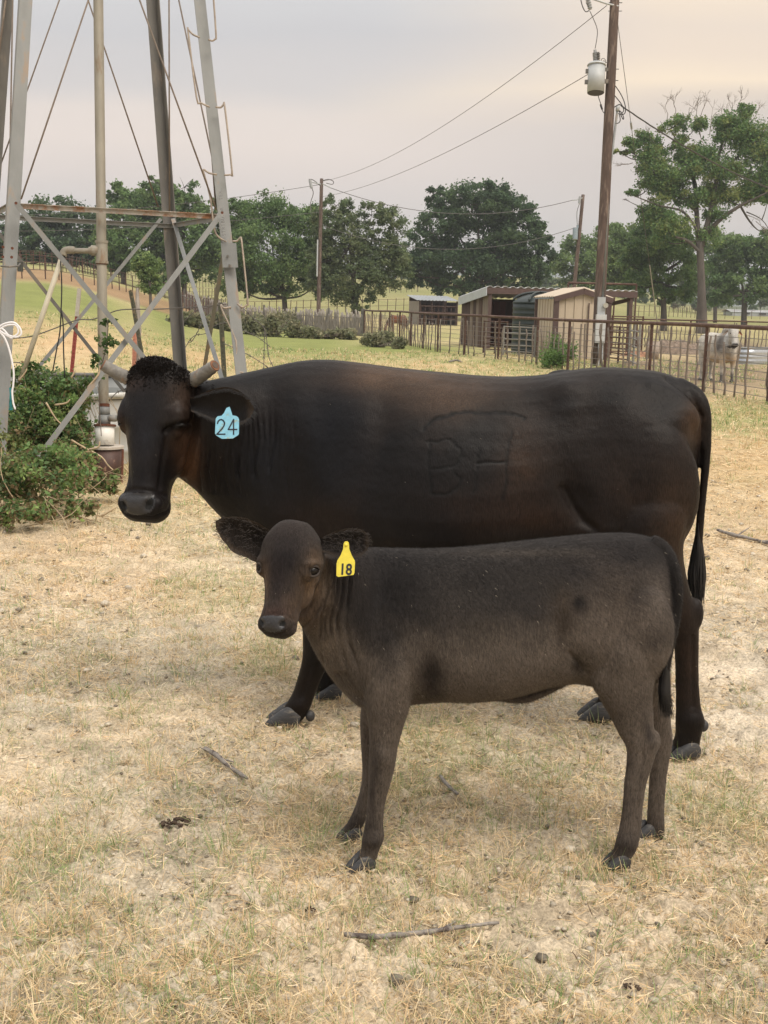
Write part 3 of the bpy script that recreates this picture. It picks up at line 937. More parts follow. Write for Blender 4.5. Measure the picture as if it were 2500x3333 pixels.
# near fore leg: stretched forward to the left; far fore leg; hind legs
parts.append(CF.leg([(1160, 1400, 60, .08, .04), (1145, 1500, 120, .13, .06), (1120, 1640, 138, .18, .085), (1085, 1800, 110, .19, .08), (1060, 1950, 80, .185, .065), (1045, 2050, 62, .18, .052), (1035, 2130, 50, .175, .045),
                     (1010, 2200, 40, .172, .036), (990, 2255, 38, .17, .032), (972, 2295, 42, .17, .036), (955, 2325, 42, .17, .036), (945, 2345, 38, .17, .034)]))
parts.append(CF.leg([(1150, 1600, 140, -.15, .08), (1130, 1800, 105, -.16, .075), (1110, 1950, 72, -.165, .055), (1095, 2050, 50, -.17, .045), (1085, 2120, 40, -.17, .035), (1075, 2180, 38, -.17, .034), (1065, 2235, 36, -.17, .034), (1060, 2260, 32, -.17, .03)]))
# near hind
parts.append(CF.leg([(2110, 1430, 60, .08, .04), (2120, 1530, 130, .13, .075), (2115, 1650, 132, .18, .10), (2108, 1780, 114, .19, .095), (2150, 1900, 90, .185, .07), (2200, 1980, 66, .18, .05), (2226, 2040, 48, .175, .042), (2234, 2100, 40, .172, .036),
                     (2236, 2200, 38, .17, .031), (2240, 2290, 40, .17, .033), (2246, 2345, 47, .17, .040), (2240, 2390, 42, .17, .038), (2232, 2430, 44, .17, .038)]))
parts.append(ellipsoid(CF.pt(2262, 2000, .175), (CF.e * .03, CF.n * .03, np.array([0, 0, .06]))))   # point of hock
# far hind
parts.append(CF.leg([(2080, 1650, 120, -.15, .10), (2070, 1800, 100, -.16, .09), (2080, 1950, 80, -.165, .06), (2060, 2060, 55, -.17, .042), (2030, 2160, 42, -.17, .033), (1990, 2260, 38, -.17, .031), (1965, 2320, 40, -.17, .034), (1950, 2355, 38, -.17, .034)]))
# bony landmarks: hook bones, pin bones, withers, shoulder, stifle, brisket
zup = np.array([0, 0, 1.0])
parts.append(ellipsoid(CF.pt(1836, 1236, 0) - CF.n * .15, (CF.e * .07, CF.n * .045, zup * .030)))
for sg in (1, -1):
    parts.append(ellipsoid(CF.pt(2215, 1370, 0) + CF.n * sg * .10, (CF.e * .05, CF.n * .05, zup * .07)))
    parts.append(ellipsoid(CF.pt(1110, 1560, 0) + CF.n * sg * .18, (CF.e * .17, CF.n * .070, zup * .26)))
    parts.append(ellipsoid(CF.pt(2080, 1580, 0) + CF.n * sg * .18, (CF.e * .20, CF.n * .090, zup * .26)))
    parts.append(ellipsoid(CF.pt(1985, 1790, 0) + CF.n * sg * .19, (CF.e * .12, CF.n * .07, zup * .15)))
parts.append(ellipsoid(CF.pt(830, 1700, .04), (CF.e * .13, CF.n * .10, zup * .11)))
# tail
tail = smooth_line([(*CF.pt(2200, 1255, 0.01), .034), (*CF.pt(2262, 1288, 0.04), .032), (*CF.pt(2294, 1345, 0.06), .023), (*CF.pt(2300, 1450, .06), .017), (*CF.pt(2293, 1550, .06), .0155), (*CF.pt(2282, 1660, .06), .015), (*CF.pt(2272, 1780, .06), .016)], 6)
mbt = MB(); mbt.tube([q[:3] for q in tail], [q[3] for q in tail], 12); parts.append((mbt.V, mbt.F))
# head
CH = Head(CF.pt(510, 1214, .22), CF.pt(458, 1678, .34), R(17), 1.0)
CH.k = CH.len / 0.545
parts.append(CH.loft(HEAD_L))
for sg in (-1, 1):
    parts.append(CH.ell(.165, -.008, sg * .108, .075, .050, .030))       # orbits
    parts.append(CH.ell(.275, -.125, sg * .058, .11, .085, .040))      # jaws
    parts.append(CH.ell(.500, .020, sg * .056, .036, .030, .034))      # nostril wings
    parts.append(CH.ell(.02, -.03, sg * .10, .035, .035, .04))         # horn bases
parts.append(CH.ell(-.02, .0, 0, .045, .06, .085))
parts.append(CH.ell(.545, -.045, 0, .022, .04, .055))                   # chin
cV, cF = build_body('cow_body', parts, 0.0062, 9)
S_ = Sculpt(cV, cF)
# ----- muscles and hollows
for b in [(1850, 1330, 60, 40, .012), (1760, 1330, 100, 60, -.016), (1700, 1420, 120, 90, -.012), (1842, 1262, 60, 30, .016), (1930, 1420, 90, 120, -.008), (2120, 1300, 80, 50, -.008),
          (2225, 1350, 45, 55, .016), (1880, 1640, 45, 110, -.020, -.35), (1950, 1740, 70, 60, .012), (1150, 1350, 70, 120, .010, .15), (1240, 1420, 50, 200, -.012, .1), (1010, 1420, 50, 160, .008, -.2),
          (950, 1600, 60, 110, -.010), (1080, 1640, 90, 90, .012), (1900, 1350, 90, 40, -.006), (2160, 1500, 60, 200, .006), (1600, 1290, 160, 26, .006),
          (875, 1420, 30, 160, -.006)]:
    S_.bump(*b)
for i, xx in enumerate(range(1300, 1720, 62)):     # ribs
    S_.groove([(xx, 1330), (xx + 10, 1480), (xx - 5, 1640)], 16, .0003)
S_.groove([(1835, 1590), (1870, 1660), (1900, 1700), (1935, 1722)], 14, -.012)
S_.groove([(2170, 1230), (2235, 1280), (2278, 1350)], 9, -.010)
S_.groove([(2120, 1250), (2200, 1285), (2262, 1350), (2285, 1450)], 16, .006)
# neck wrinkles
S_.irr = np.clip(sstep(.28, .62, fbm3(cV, 9, 3, 77)) * 1.6, .1, 1.6) * sstep(1290, 1420, S_.U[:, 1]) * (1 - sstep(1540, 1690, S_.U[:, 1]))
for k, x0 in enumerate(range(648, 960, 17)):
    a = 0.0070 if x0 < 850 else 0.0038
    if x0 > 900: a = .0018
    yy0 = 1300 if x0 > 700 else 1420
    S_.groove([(x0 + 8 * math.sin(k), yy0), (x0 + 5, 1430), (x0 - 4 + 9 * math.sin(k * 2.1), 1520), (x0 + 10 * math.sin(k * 1.3) + 6, 1630 - 0.1 * (960 - x0))], 4.6, -a)
S_.irr = np.ones(len(cV))
# brand scars
BR = [[(1375, 1397), (1400, 1374), (1440, 1352), (1480, 1349), (1530, 1341), (1600, 1341), (1660, 1341), (1690, 1345), (1705, 1358)],
      [(1388, 1437), (1430, 1436), (1465, 1432)], [(1395, 1440), (1396, 1500), (1400, 1560), (1402, 1600)], [(1470, 1440), (1498, 1462), (1502, 1490), (1480, 1515), (1440, 1524), (1405, 1524)],
      [(1475, 1530), (1497, 1560), (1490, 1590), (1465, 1605), (1400, 1606)], [(1558, 1462), (1556, 1500), (1553, 1560), (1540, 1600)],
      [(1664, 1395), (1657, 1440), (1650, 1500), (1645, 1560), (1640, 1620)], [(1556, 1508), (1600, 1504), (1645, 1502)]]
bw = np.zeros(len(cV))
for i, q in enumerate(BR):
    S_.groove(q, 4.0, -.0032 if i in (0, 7) else -.0020, jag=18)
    bw = np.maximum(bw, S_.line_w(q, 6.0, 18) * (.95 if i in (0, 7) else .75))
# head sculpt
for b in [(588, 1372, 46, 26, .010), (585, 1400, 50, 14, -.012), (395, 1360, 24, 30, .006), (400, 1402, 18, 22, -.008), (600, 1480, 40, 80, .006), (540, 1480, 18, 110, -.005), (470, 1420, 60, 90, .004),
          (470, 1500, 34, 110, .004), (575, 1590, 14, 50, -.008), (505, 1250, 80, 40, .004), (560, 1545, 18, 30, -.006), (480, 1612, 80, 10, -.004)]:
    S_.bump(*b)
S_.groove([(536, 1408), (548, 1394), (575, 1380), (614, 1374)], 7, -.013)
S_.groove([(402, 1425), (418, 1500), (424, 1585)], 8, -.004); S_.groove([(548, 1412), (532, 1500), (520, 1588)], 10, -.008); S_.groove([(612, 1420), (592, 1500), (566, 1555)], 11, .007)
S_.groove([(600, 1565), (574, 1590), (558, 1622)], 8, -.007); S_.bump(532, 1632, 22, 36, .007); S_.groove([(390, 1600), (440, 1593), (500, 1598), (536, 1612)], 6, -.006)
S_.bump(592, 1338, 36, 18, .009); S_.bump(470, 1300, 60, 60, .003); S_.groove([(478, 1440), (466, 1590)], 22, .004); S_.groove([(560, 1440), (556, 1530)], 10, -.004)
S_.groove([(2252, 2070), (2254, 2190), (2256, 2300)], 6, -.006); S_.bump(2250, 2348, 44, 28, .007); S_.bump(1030, 2118, 40, 44, .007); S_.groove([(1010, 2170), (985, 2270)], 6, -.004); S_.bump(968, 2296, 34, 24, .006)
S_.groove([(394, 1666), (440, 1682), (500, 1684), (545, 1663), (557, 1640)], 4.5, -.008)
S_.bump(484, 1643, 13, 19, -.020, .45); S_.bump(402, 1648, 8, 17, -.016, -.3)
V = S_.apply()
mic = (fbm3(V, 70, 3, 9) - .5)
V = V + S_.N * (mic * .0022)[:, None]
Up = S_.U
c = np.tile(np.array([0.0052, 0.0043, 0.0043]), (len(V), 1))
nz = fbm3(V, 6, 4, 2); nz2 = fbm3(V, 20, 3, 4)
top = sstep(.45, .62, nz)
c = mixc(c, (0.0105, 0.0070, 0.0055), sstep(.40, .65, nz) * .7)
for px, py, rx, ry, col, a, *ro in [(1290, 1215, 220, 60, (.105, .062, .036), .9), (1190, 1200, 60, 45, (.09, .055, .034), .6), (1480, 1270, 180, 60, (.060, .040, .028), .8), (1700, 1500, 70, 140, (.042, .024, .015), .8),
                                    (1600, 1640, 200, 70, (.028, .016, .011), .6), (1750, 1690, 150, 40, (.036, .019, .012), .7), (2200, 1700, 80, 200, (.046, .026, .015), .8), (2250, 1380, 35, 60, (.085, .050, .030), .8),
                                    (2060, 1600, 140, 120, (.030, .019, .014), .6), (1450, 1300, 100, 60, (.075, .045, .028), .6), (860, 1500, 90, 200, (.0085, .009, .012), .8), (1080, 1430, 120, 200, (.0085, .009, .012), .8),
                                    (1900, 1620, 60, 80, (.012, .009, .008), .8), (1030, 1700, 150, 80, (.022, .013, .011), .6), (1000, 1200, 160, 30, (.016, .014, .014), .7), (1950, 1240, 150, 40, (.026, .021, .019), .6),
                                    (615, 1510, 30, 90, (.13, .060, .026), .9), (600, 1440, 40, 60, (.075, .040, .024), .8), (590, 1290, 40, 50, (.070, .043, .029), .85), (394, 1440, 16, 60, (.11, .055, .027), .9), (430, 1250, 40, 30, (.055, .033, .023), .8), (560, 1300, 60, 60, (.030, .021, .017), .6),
                                    (470, 1420, 50, 150, (.014, .014, .018), .7), (470, 1310, 80, 60, (.012, .012, .014), .6), (580, 1385, 45, 20, (.006, .006, .006), .9), (470, 1640, 100, 50, (.012, .011, .013), .8), (600, 1560, 16, 40, (.075, .038, .018), .7),  # dark spot under the right brow is shade painted into the coat
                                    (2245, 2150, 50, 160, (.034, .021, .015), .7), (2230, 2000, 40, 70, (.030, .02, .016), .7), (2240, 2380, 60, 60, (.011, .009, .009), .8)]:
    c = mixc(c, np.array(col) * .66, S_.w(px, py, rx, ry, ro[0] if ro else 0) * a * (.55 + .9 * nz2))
c = mixc(c, (.002, .002, .002), bw)
c = np.clip(c, .0015, 1)
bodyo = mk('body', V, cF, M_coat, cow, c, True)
cowV, cowF, cowN, cowC, cowS = V, cF, S_.N, c, S_; cowU = proj(V)
def cflow(P):
    f = np.tile(CF.e * .8 + np.array([0, 0, -.6]), (len(P), 1)); return f
fv = fur_mesh(V, cF, S_.N, c * 1.2, 130000, .0085, .0014, cflow, 1.30, None, 5)
props(mk('fur', fv[0], fv[1], M_fur, cow, fv[2]), kind='stuff')

# ears
def ear_obj(base, tip, upv, outv, wd, cup, th, colr, parent, wprof=None, matr=None):
    v, f = leaf_ear(base, tip, upv, outv, wd, cup, th, 22, 15, wprof)
    v = v + (fbm3(v, 30, 2, 3)[:, None] - .5) * .006
    qq = np.abs(np.tile(np.linspace(-1, 1, 15), 44)); tt = np.tile(np.repeat(np.linspace(0, 1, 22), 15), 2)
    rim = np.clip(sstep(.72, .95, qq) + sstep(.86, .97, tt), 0, 1) * .8
    cc = np.array(colr)[None] * .8 + (np.array([.075, .054, .038]) * .8 - np.array(colr) * .8)[None] * rim[:, None]
    cc = cc * (.7 + .6 * fbm3(v, 60, 2, 5))[:, None]
    return mk('ear', v, f, matr or M_coat, parent, cc, True)
wC = lambda t: (0.42 + 1.0 * math.sin(math.pi * min(t, .999) * .95) ** 1.1 * (0.5 + .5 * t)) * (1 - max(0, (t - .8) / .2) ** 2) ** .5
e0 = CF.pt(620, 1316, .25); e1 = CF.pt(828, 1332, .33)
e_o = ear_obj(e0, e1, np.array([-.05, 0, 1.0]), np.array([0.1, -1, 0.0]), .058, .35, .012, (.010, .008, .0075), cow, wC)
ear_obj(CH.p(.07, -.12, -.09), CH.p(.04, -.30, -.16), np.array([0, 0, 1.0]), np.array([-1, .2, 0]), .045, .35, .012, (.014, .011, .010), cow, wC)
# edge hairs of the near ear
mbh = MB(); rr_ = random.Random(4)
for i in range(420):
    t = rr_.uniform(.05, 1); s_ = rr_.choice((-1, 1)); wv = .052 * wC(min(t, .999))
    p = e0 + (e1 - e0) * t + np.array([-.05, 0, 1.0]) * wv * s_ * rr_.uniform(.8, 1) + np.array([0, -.004, 0])
    d = np.array([.5 + t * .6, -.2, s_ * .5 + rr_.uniform(-.5, .2)]); d /= np.linalg.norm(d)
    mbh.tube([p, p + d * .010, p + d * .018 + np.array([0, 0, -.003])], [.0007, .0005, .0002], 3)
mbh.make('ear_hair', M_black, e_o)
# horns
for (bx, by, tx, ty, wb, wt, r0, r1) in ((418, 1232, 336, 1188, .20, .24, .0265, .0205), (628, 1238, 699, 1190, .20, .25, .0275, .0210)):
    P = smooth_line([CF.pt(bx, by, wb), CF.pt((bx + tx) / 2, (by + ty) / 2 + 2, (wb + wt) / 2), CF.pt(tx, ty, wt)], 7)
    mb = MB(); rad = [r0 + (r1 - r0) * i / (len(P) - 1) + .0012 * math.sin(i * 2.4) for i in range(len(P))]
    mb.tube(P, rad, 24)
    ho = mb.make('horn', M_horn, cow, True)
    d = P[-1] - P[-2]; d /= np.linalg.norm(d)
    m2_ = MB(); m2_.tube([P[-1] + d * .0005, P[-1] + d * .003], [r1 * .98, r1 * .93], 24); m2_.make('cut_end', M_horncut, ho)
    m3_ = MB(); m3_.tube([P[-1] + d * .0035, P[-1] + d * .0045], [r1 * .6, r1 * .58], 20); m3_.make('core', mat('horn_core', (.10, .075, .06), .9, scale=80), ho)
# poll hair
ph = MB(); rr_ = random.Random(8)
wgt = sstep(-.1, .45, -cowN[:, 1]) * np.exp(-(((cowU[:, 0] - 512) / 92) ** 2 + ((cowU[:, 1] - 1192 - .0012 * (cowU[:, 0] - 505) ** 2) / 40) ** 2)) * (np.linalg.norm(cowV - CH.p(0, 0), axis=1) < .22)
ids = np.random.default_rng(4).choice(len(cowV), 1500, p=wgt / wgt.sum())
for i in ids:
    p = cowV[i]; nn_ = cowN[i]; sx_ = (cowU[i, 0] - 512) / 100
    d = nn_ * .45 + CH.A * rr_.uniform(-.1, .9) + CH.S * (sx_ * .8 + rr_.uniform(-.6, .6)); P = [p]
    for j in range(4):
        d = d + np.array([rr_.gauss(0, .5) for _ in range(3)]) - nn_ * .12; d /= np.linalg.norm(d); p = p + d * .0030; P.append(p)
    ph.tube(P, [.0015, .0014, .0012, .0009, .0004], 3)
ph.make('poll_hair', M_poll, cow)
# eyes, nose, nostrils
eye_at(cowV, cowN, cowU, cowS.face, 584, 1383, .0150, .0028, .0035, -.12, cow, CH, 'cow'); eye_at(cowV, cowN, cowU, cowS.face, 388, 1381, .0045, .0055, .004, 0, cow, CH, 'cow')
decal(cowV, cowF, cowN, cowU, cowS.face, [(390, 1622), (396, 1608), (440, 1603), (480, 1605), (500, 1612), (506, 1632), (500, 1656), (486, 1668), (460, 1676), (432, 1677), (408, 1668), (394, 1650)], .0010, M_nose, cow, 'nose')
decal(cowV, cowF, cowN, cowU, (cowS.face > .001) * 1.0, oval(487, 1641, 12.5, 21, .45), .0018, M_nostril, cow, 'nostril')
decal(cowV, cowF, cowN, cowU, (cowS.face > .001) * 1.0, oval(401, 1646, 7.5, 19, -.3), .0018, M_nostril, cow, 'nostril')
# hooves
def fwd_dir(F_, toward=.15): 
    d = -F_.e + F_.n * toward; return d / np.linalg.norm(d)
def put_hoof(F_, px, py, w, Ln, H, Wd, parent, toward=.15):
    g = F_.pt(px, py, w); g = np.array([g[0], g[1], float(TH(g[0], g[1])) - .002])
    d = fwd_dir(F_, toward); sd_ = np.cross(zup, d)
    return claw_pair(g, d, sd_, Ln, H, Wd, M_hoof, parent)
put_hoof(CF, 927, 2352, .17, .130, .076, .118, cow, .25)
put_hoof(CF, 1072, 2266, -.17, .105, .07, .10, cow, .3)
put_hoof(CF, 2222, 2450, .17, .108, .070, .110, cow, .45)
put_hoof(CF, 1932, 2382, -.17, .115, .075, .11, cow, .25)
for px, py, w_ in ((2290, 2362, .17), (1010, 2330, .17)):
    v, f = ellipsoid(CF.pt(px, py, w_), (CF.e * .018, CF.n * .016, zup * .022), 8); mk('dewclaw', v, f, M_hoof, cow, None, True)
# tail switch
sw = MB()
rr_ = random.Random(2)
for i in range(520):
    a = rr_.uniform(0, 6.28); q = rr_.random() ** .5
    t0 = rr_.uniform(0, 1)
    st = CF.pt(2273 + 3 * math.cos(a), 1700 + 130 * t0, .06) + CF.n * .012 * math.sin(a)
    side_ = math.cos(a) * q
    bulge = 30 * side_
    endy = 1900 + rr_.uniform(-10, 130) - 30 * abs(side_)
    P = [st, CF.pt(2270 + bulge * .8, 1810 + 25 * t0, .06 + .02 * math.sin(a)), CF.pt(2268 + bulge * 1.0, 1890, .06 + .03 * math.sin(a) * q), CF.pt(2272 + bulge * .45 + rr_.uniform(-8, 8), endy, .06 + .015 * math.sin(a))]
    P = smooth_line(P, 3)
    sw.tube(P, np.linspace(.0022, .0006, len(P)), 3)
sw.make('tail_hair', M_black, cow)
# ear tag 24
M_tagblue = mat('blue_tag_plastic', (0.22, 0.50, 0.66), 0.45, var=0.12, scale=60, patch=(.30, .36, .30), pscale=42, pamt=.30)
M_ink = mat('tag_ink', (0.012, 0.016, 0.03), 0.5, var=.1)
def plate(outline, org, ux, uy, th, m_, parent, name):
    o2 = np.cross(ux, uy); n_ = len(outline); ctr = np.mean(outline, 0)
    V = [org + ux * a + uy * b for a, b in outline] + [org + ux * a + uy * b - o2 * th for a, b in outline]
    F = [tuple(range(n_)), tuple(range(2 * n_ - 1, n_ - 1, -1))] + [(i, i + n_, (i + 1) % n_ + n_, (i + 1) % n_) for i in range(n_)]
    return mk(name, np.array(V), F, m_, parent)
mp24 = CF.m(740, 1380, .36)
ux = np.array([1, .12, .02]); ux /= np.linalg.norm(ux); uy = np.array([-.0, .16, 1.0]); uy -= ux * (uy @ ux); uy /= np.linalg.norm(uy)
P24 = lambda L_: [((a - 739) * mp24, (1380 - b) * mp24) for a, b in L_]
org = CF.pt(739, 1380, .375)
OUT = [(703, 1362), (709, 1355), (722, 1353), (730, 1344), (738, 1328), (748, 1324), (751, 1332), (757, 1352), (768, 1354), (775, 1358), (778, 1366), (777, 1413), (772, 1418), (757, 1427), (722, 1428), (704, 1417), (700, 1410)]
tag = plate(P24(OUT), org, ux, uy, .0022, M_tagblue, cow, 'ear_tag')
z_ = lambda a, b: (680 + a * 180 / 1659, 1270 + b * 180 / 1659)
two = [z_(262, 1000), z_(285, 930), z_(330, 890), z_(380, 882), z_(430, 905), z_(465, 960), z_(470, 1010), z_(450, 1070), z_(400, 1150), z_(240, 1318), z_(480, 1318)]
four = [z_(735, 1325), z_(742, 880), z_(580, 1178), z_(835, 1178)]
st = stroke_text([P24(two), P24(four)], org + np.cross(ux, uy) * .0006, ux, uy, .0046, .0008, np.cross(ux, uy))
st.make('numerals', M_ink, tag)

# ================================================================== THE CALF
G1 = ground(1172, 2828); G2 = ground(2012, 2818)
KF = Frame(G1, G2, 0.10)
calf = thing('calf', (KF.P0 + KF.e * .4), 'grey-brown calf with yellow ear tag 18 standing in front of the cow', 'calf')
parts = []
parts.append(KF.torso([
    (2182, 1890, 2176, 2060, 0, .03), (2166, 1815, 2158, 2150, 0, .07), (2140, 1760, 2130, 2210, 0, .115), (2070, 1740, 2055, 2240, 0, .14, 0, 2.4), (1980, 1738, 1965, 2235, 0, .15, 0, 2.4),
    (1880, 1745, 1865, 2215, 0, .155, 0, 2.3), (1780, 1756, 1770, 2225, 0, .17, 0, 2.3), (1660, 1770, 1650, 2255, 0, .18, 0, 2.3, .15), (1540, 1782, 1530, 2270, 0, .18, 0, 2.3, .15),
    (1430, 1788, 1420, 2272, 0, .17, 0, 2.2, .15), (1340, 1787, 1330, 2285, 0, .15, 0, 2.2, .1), (1270, 1785, 1240, 2305, .0, .13, .0, 2.1), (1215, 1783, 1170, 2300, .01, .115, .15, 2.1),
    (1170, 1785, 1105, 2240, .03, .10, .35, 2.1, -.05), (1125, 1792, 1050, 2160, .05, .088, .5, 2.1, -.1), (1085, 1800, 1010, 2075, .075, .078, .7, 2.0, -.1), (1045, 1805, 985, 2020, .10, .07, .9, 2.0, 0)]))
parts.append(KF.leg([(1290, 2090, 85, .09, .05), (1270, 2200, 80, .10, .055), (1262, 2290, 74, .10, .05), (1256, 2370, 56, .10, .040), (1248, 2440, 46, .10, .033), (1243, 2490, 44, .10, .032), (1236, 2545, 37, .10, .027), (1225, 2610, 30, .10, .021), (1218, 2680, 30, .10, .0205),
                     (1215, 2725, 36, .10, .025), (1205, 2765, 30, .10, .023), (1196, 2795, 32, .10, .024)]))
parts.append(KF.leg([(1270, 2180, 60, -.08, .05), (1240, 2260, 58, -.085, .045), (1218, 2340, 46, -.09, .036), (1212, 2420, 38, -.095, .030), (1214, 2480, 36, -.10, .029), (1207, 2540, 30, -.10, .023), (1190, 2600, 26, -.10, .019), (1172, 2650, 27, -.10, .020), (1155, 2685, 28, -.10, .022), (1140, 2708, 26, -.10, .022)]))
parts.append(KF.leg([(2055, 1990, 100, .09, .06), (2040, 2110, 108, .10, .065), (2028, 2200, 103, .10, .058), (2036, 2270, 88, .10, .048), (2055, 2330, 72, .10, .038), (2073, 2390, 60, .10, .030), (2088, 2430, 52, .10, .028), (2083, 2480, 44, .10, .026), (2068, 2550, 37, .10, .022),
                     (2060, 2620, 34, .10, .020), (2052, 2690, 36, .10, .021), (2042, 2740, 38, .10, .024), (2030, 2775, 36, .10, .025), (2012, 2800, 34, .10, .024)]))
parts.append(ellipsoid(KF.pt(2128, 2415, .10), (KF.e * .018, KF.n * .014, zup * .035)))
parts.append(KF.leg([(2110, 2100, 60, -.07, .05), (2130, 2200, 52, -.08, .045), (2135, 2290, 46, -.09, .036), (2145, 2360, 40, -.095, .028), (2152, 2410, 38, -.10, .026), (2148, 2470, 32, -.10, .022), (2140, 2550, 28, -.10, .019), (2135, 2640, 28, -.10, .019), (2133, 2710, 30, -.10, .022), (2120, 2755, 28, -.10, .022), (2102, 2784, 26, -.10, .022)]))
for sg in (1, -1):
    parts.append(ellipsoid(KF.pt(1255, 2130, 0) + KF.n * sg * .10, (KF.e * .075, KF.n * .045, zup * .13)))
    parts.append(ellipsoid(KF.pt(2046, 2030, 0) + KF.n * sg * .11, (KF.e * .096, KF.n * .055, zup * .14)))
    parts.append(ellipsoid(KF.pt(1955, 2140, 0) + KF.n * sg * .115, (KF.e * .06, KF.n * .035, zup * .09)))
parts.append(KF.torso([(1850, 2212, 1850, 2226, -.02, .012), (1780, 2232, 1770, 2262, -.02, .026), (1700, 2252, 1695, 2284, -.01, .034), (1620, 2260, 1600, 2276, 0, .02)], 3))   # navel flap
ktail = smooth_line([(*KF.pt(2115, 1765, 0.02), .026), (*KF.pt(2160, 1795, 0.035), .025), (*KF.pt(2194, 1860, 0.07), .0195), (*KF.pt(2204, 1940, .085), .0165), (*KF.pt(2196, 2030, .09), .0145), (*KF.pt(2181, 2105, .09), .0125), (*KF.pt(2168, 2180, .09), .0115)], 6)
mbt = MB(); mbt.tube([q[:3] for q in ktail], [q[3] for q in ktail], 12); parts.append((mbt.V, mbt.F))
KH = Head(KF.pt(950, 1722, .14), KF.pt(892, 2060, .22), R(19), 1.0)
KH.k = KH.len / 0.545
KL = [(-.050, .00, -.11, .056, 2.1), (-.03, .045, -.14, .086, 2.2), (.02, .070, -.18, .126, 2.6), (.09, .080, -.21, .158, 2.7), (.16, .080, -.235, .158, 2.7), (.225, .066, -.24, .139, 2.7),
      (.29, .056, -.235, .118, 2.6), (.36, .053, -.20, .098, 2.6), (.42, .053, -.155, .088, 2.7), (.465, .057, -.13, .090, 3.0), (.50, .058, -.115, .097, 3.1), (.53, .050, -.105, .093, 3.1), (.555, .022, -.09, .066, 2.4), (.568, -.01, -.07, .045, 2.2)]
parts.append(KH.loft(KL))
for sg in (-1, 1):
    parts.append(KH.ell(.195, -.005, sg * .130, .070, .05, .032))
    parts.append(KH.ell(.29, -.125, sg * .075, .11, .085, .045))
    parts.append(KH.ell(.503, .020, sg * .056, .033, .028, .030))
parts.append(KH.ell(.545, -.045, 0, .022, .04, .055))
kV, kF = build_body('calf_body', parts, 0.0048, 8)
S_ = Sculpt(kV, kF)
for b in [(1830, 2060, 35, 110, -.010, -.15), (1880, 2150, 30, 40, -.008), (1960, 2090, 80, 90, .006), (1395, 2200, 30, 70, -.012), (1300, 2150, 60, 90, .006), (1480, 2080, 60, 130, .003), (1230, 1960, 40, 130, -.005), (2060, 1900, 90, 80, .004),
          (1900, 2190, 30, 30, -.008), (1850, 1800, 60, 25, .003), (2085, 2450, 14, 60, -.004), (2120, 2420, 12, 35, .004), (1245, 2460, 20, 30, .004), (1640, 2000, 200, 90, .004)]:
    S_.bump(*b)
S_.groove([(1858, 2130), (1885, 2160), (1905, 2190)], 8, -.007)
S_.irr = np.clip(sstep(.25, .60, fbm3(kV, 14, 3, 71)) * 1.5, .2, 1.5) * sstep(1835, 1905, S_.U[:, 1]) * (1 - sstep(2090, 2200, S_.U[:, 1]))
for k, (x0, x1) in enumerate([(1062, 1040), (1082, 1052), (1100, 1070), (1118, 1092), (1140, 1120)]):
    S_.groove([(x0 + 4, 1845), (x0 - 2, 1930), (x1 + 4, 2020), (x1 + 4 * k, 2090), (x1 + 16 + 8 * k, 2180)], 5.0, -.0088)
    S_.groove([(x0 + 13, 1845), (x0 + 8, 1930), (x1 + 13, 2020), (x1 + 10 + 4 * k, 2090), (x1 + 26 + 8 * k, 2180)], 4.5, .0025)
S_.irr = np.ones(len(kV))
S_.groove([(1078, 1890), (1050, 1960), (1020, 2010), (985, 2045)], 6, -.006); S_.groove([(1005, 1885), (990, 1950), (972, 1995)], 9, -.004); S_.groove([(858, 1880), (864, 1960)], 6, -.003)
S_.groove([(1035, 1890), (1022, 1960), (1000, 2005)], 10, .004); S_.bump(1018, 1832, 26, 9, .006); S_.bump(850, 1822, 14, 12, .004); S_.groove([(842, 2004), (885, 1998), (935, 2002), (955, 2015)], 5, -.003)
S_.bump(1250, 2468, 32, 32, .006); S_.bump(1212, 2738, 30, 20, .006); S_.groove([(1233, 2550), (1228, 2700)], 5, -.0035); S_.bump(1222, 2470, 10, 26, -.003)
S_.bump(2132, 2412, 16, 26, .006); S_.groove([(2094, 2450), (2078, 2560), (2070, 2690)], 6, -.0035); S_.bump(2040, 2745, 32, 22, .006); S_.bump(2070, 2430, 20, 30, .003)
for k in range(3):
    S_.groove([(1095 + 16 * k, 2190), (1125 + 15 * k, 2240), (1172 + 8 * k, 2285)], 5, -.008)
for b in [(1018, 1858, 15, 12, -.004), (1016, 1838, 22, 7, .003), (905, 1995, 50, 8, -.002), (960, 1780, 60, 60, .002)]:
    S_.bump(*b)
S_.groove([(862, 2060), (895, 2067), (940, 2056), (962, 2035)], 4, -.005)
S_.bump(919, 2030, 10, 14, -.010, .6); S_.bump(851, 2026, 6, 12, -.008, -.4)
V = S_.apply()
V = V + S_.N * ((fbm3(V, 90, 3, 9) - .5) * .0022)[:, None]
nz = fbm3(V, 9, 4, 22); nz2 = fbm3(V, 28, 3, 24)
c = np.tile(np.array([0.082, 0.067, 0.055]), (len(V), 1)) * (.8 + .4 * nz)[:, None]
U_ = S_.U
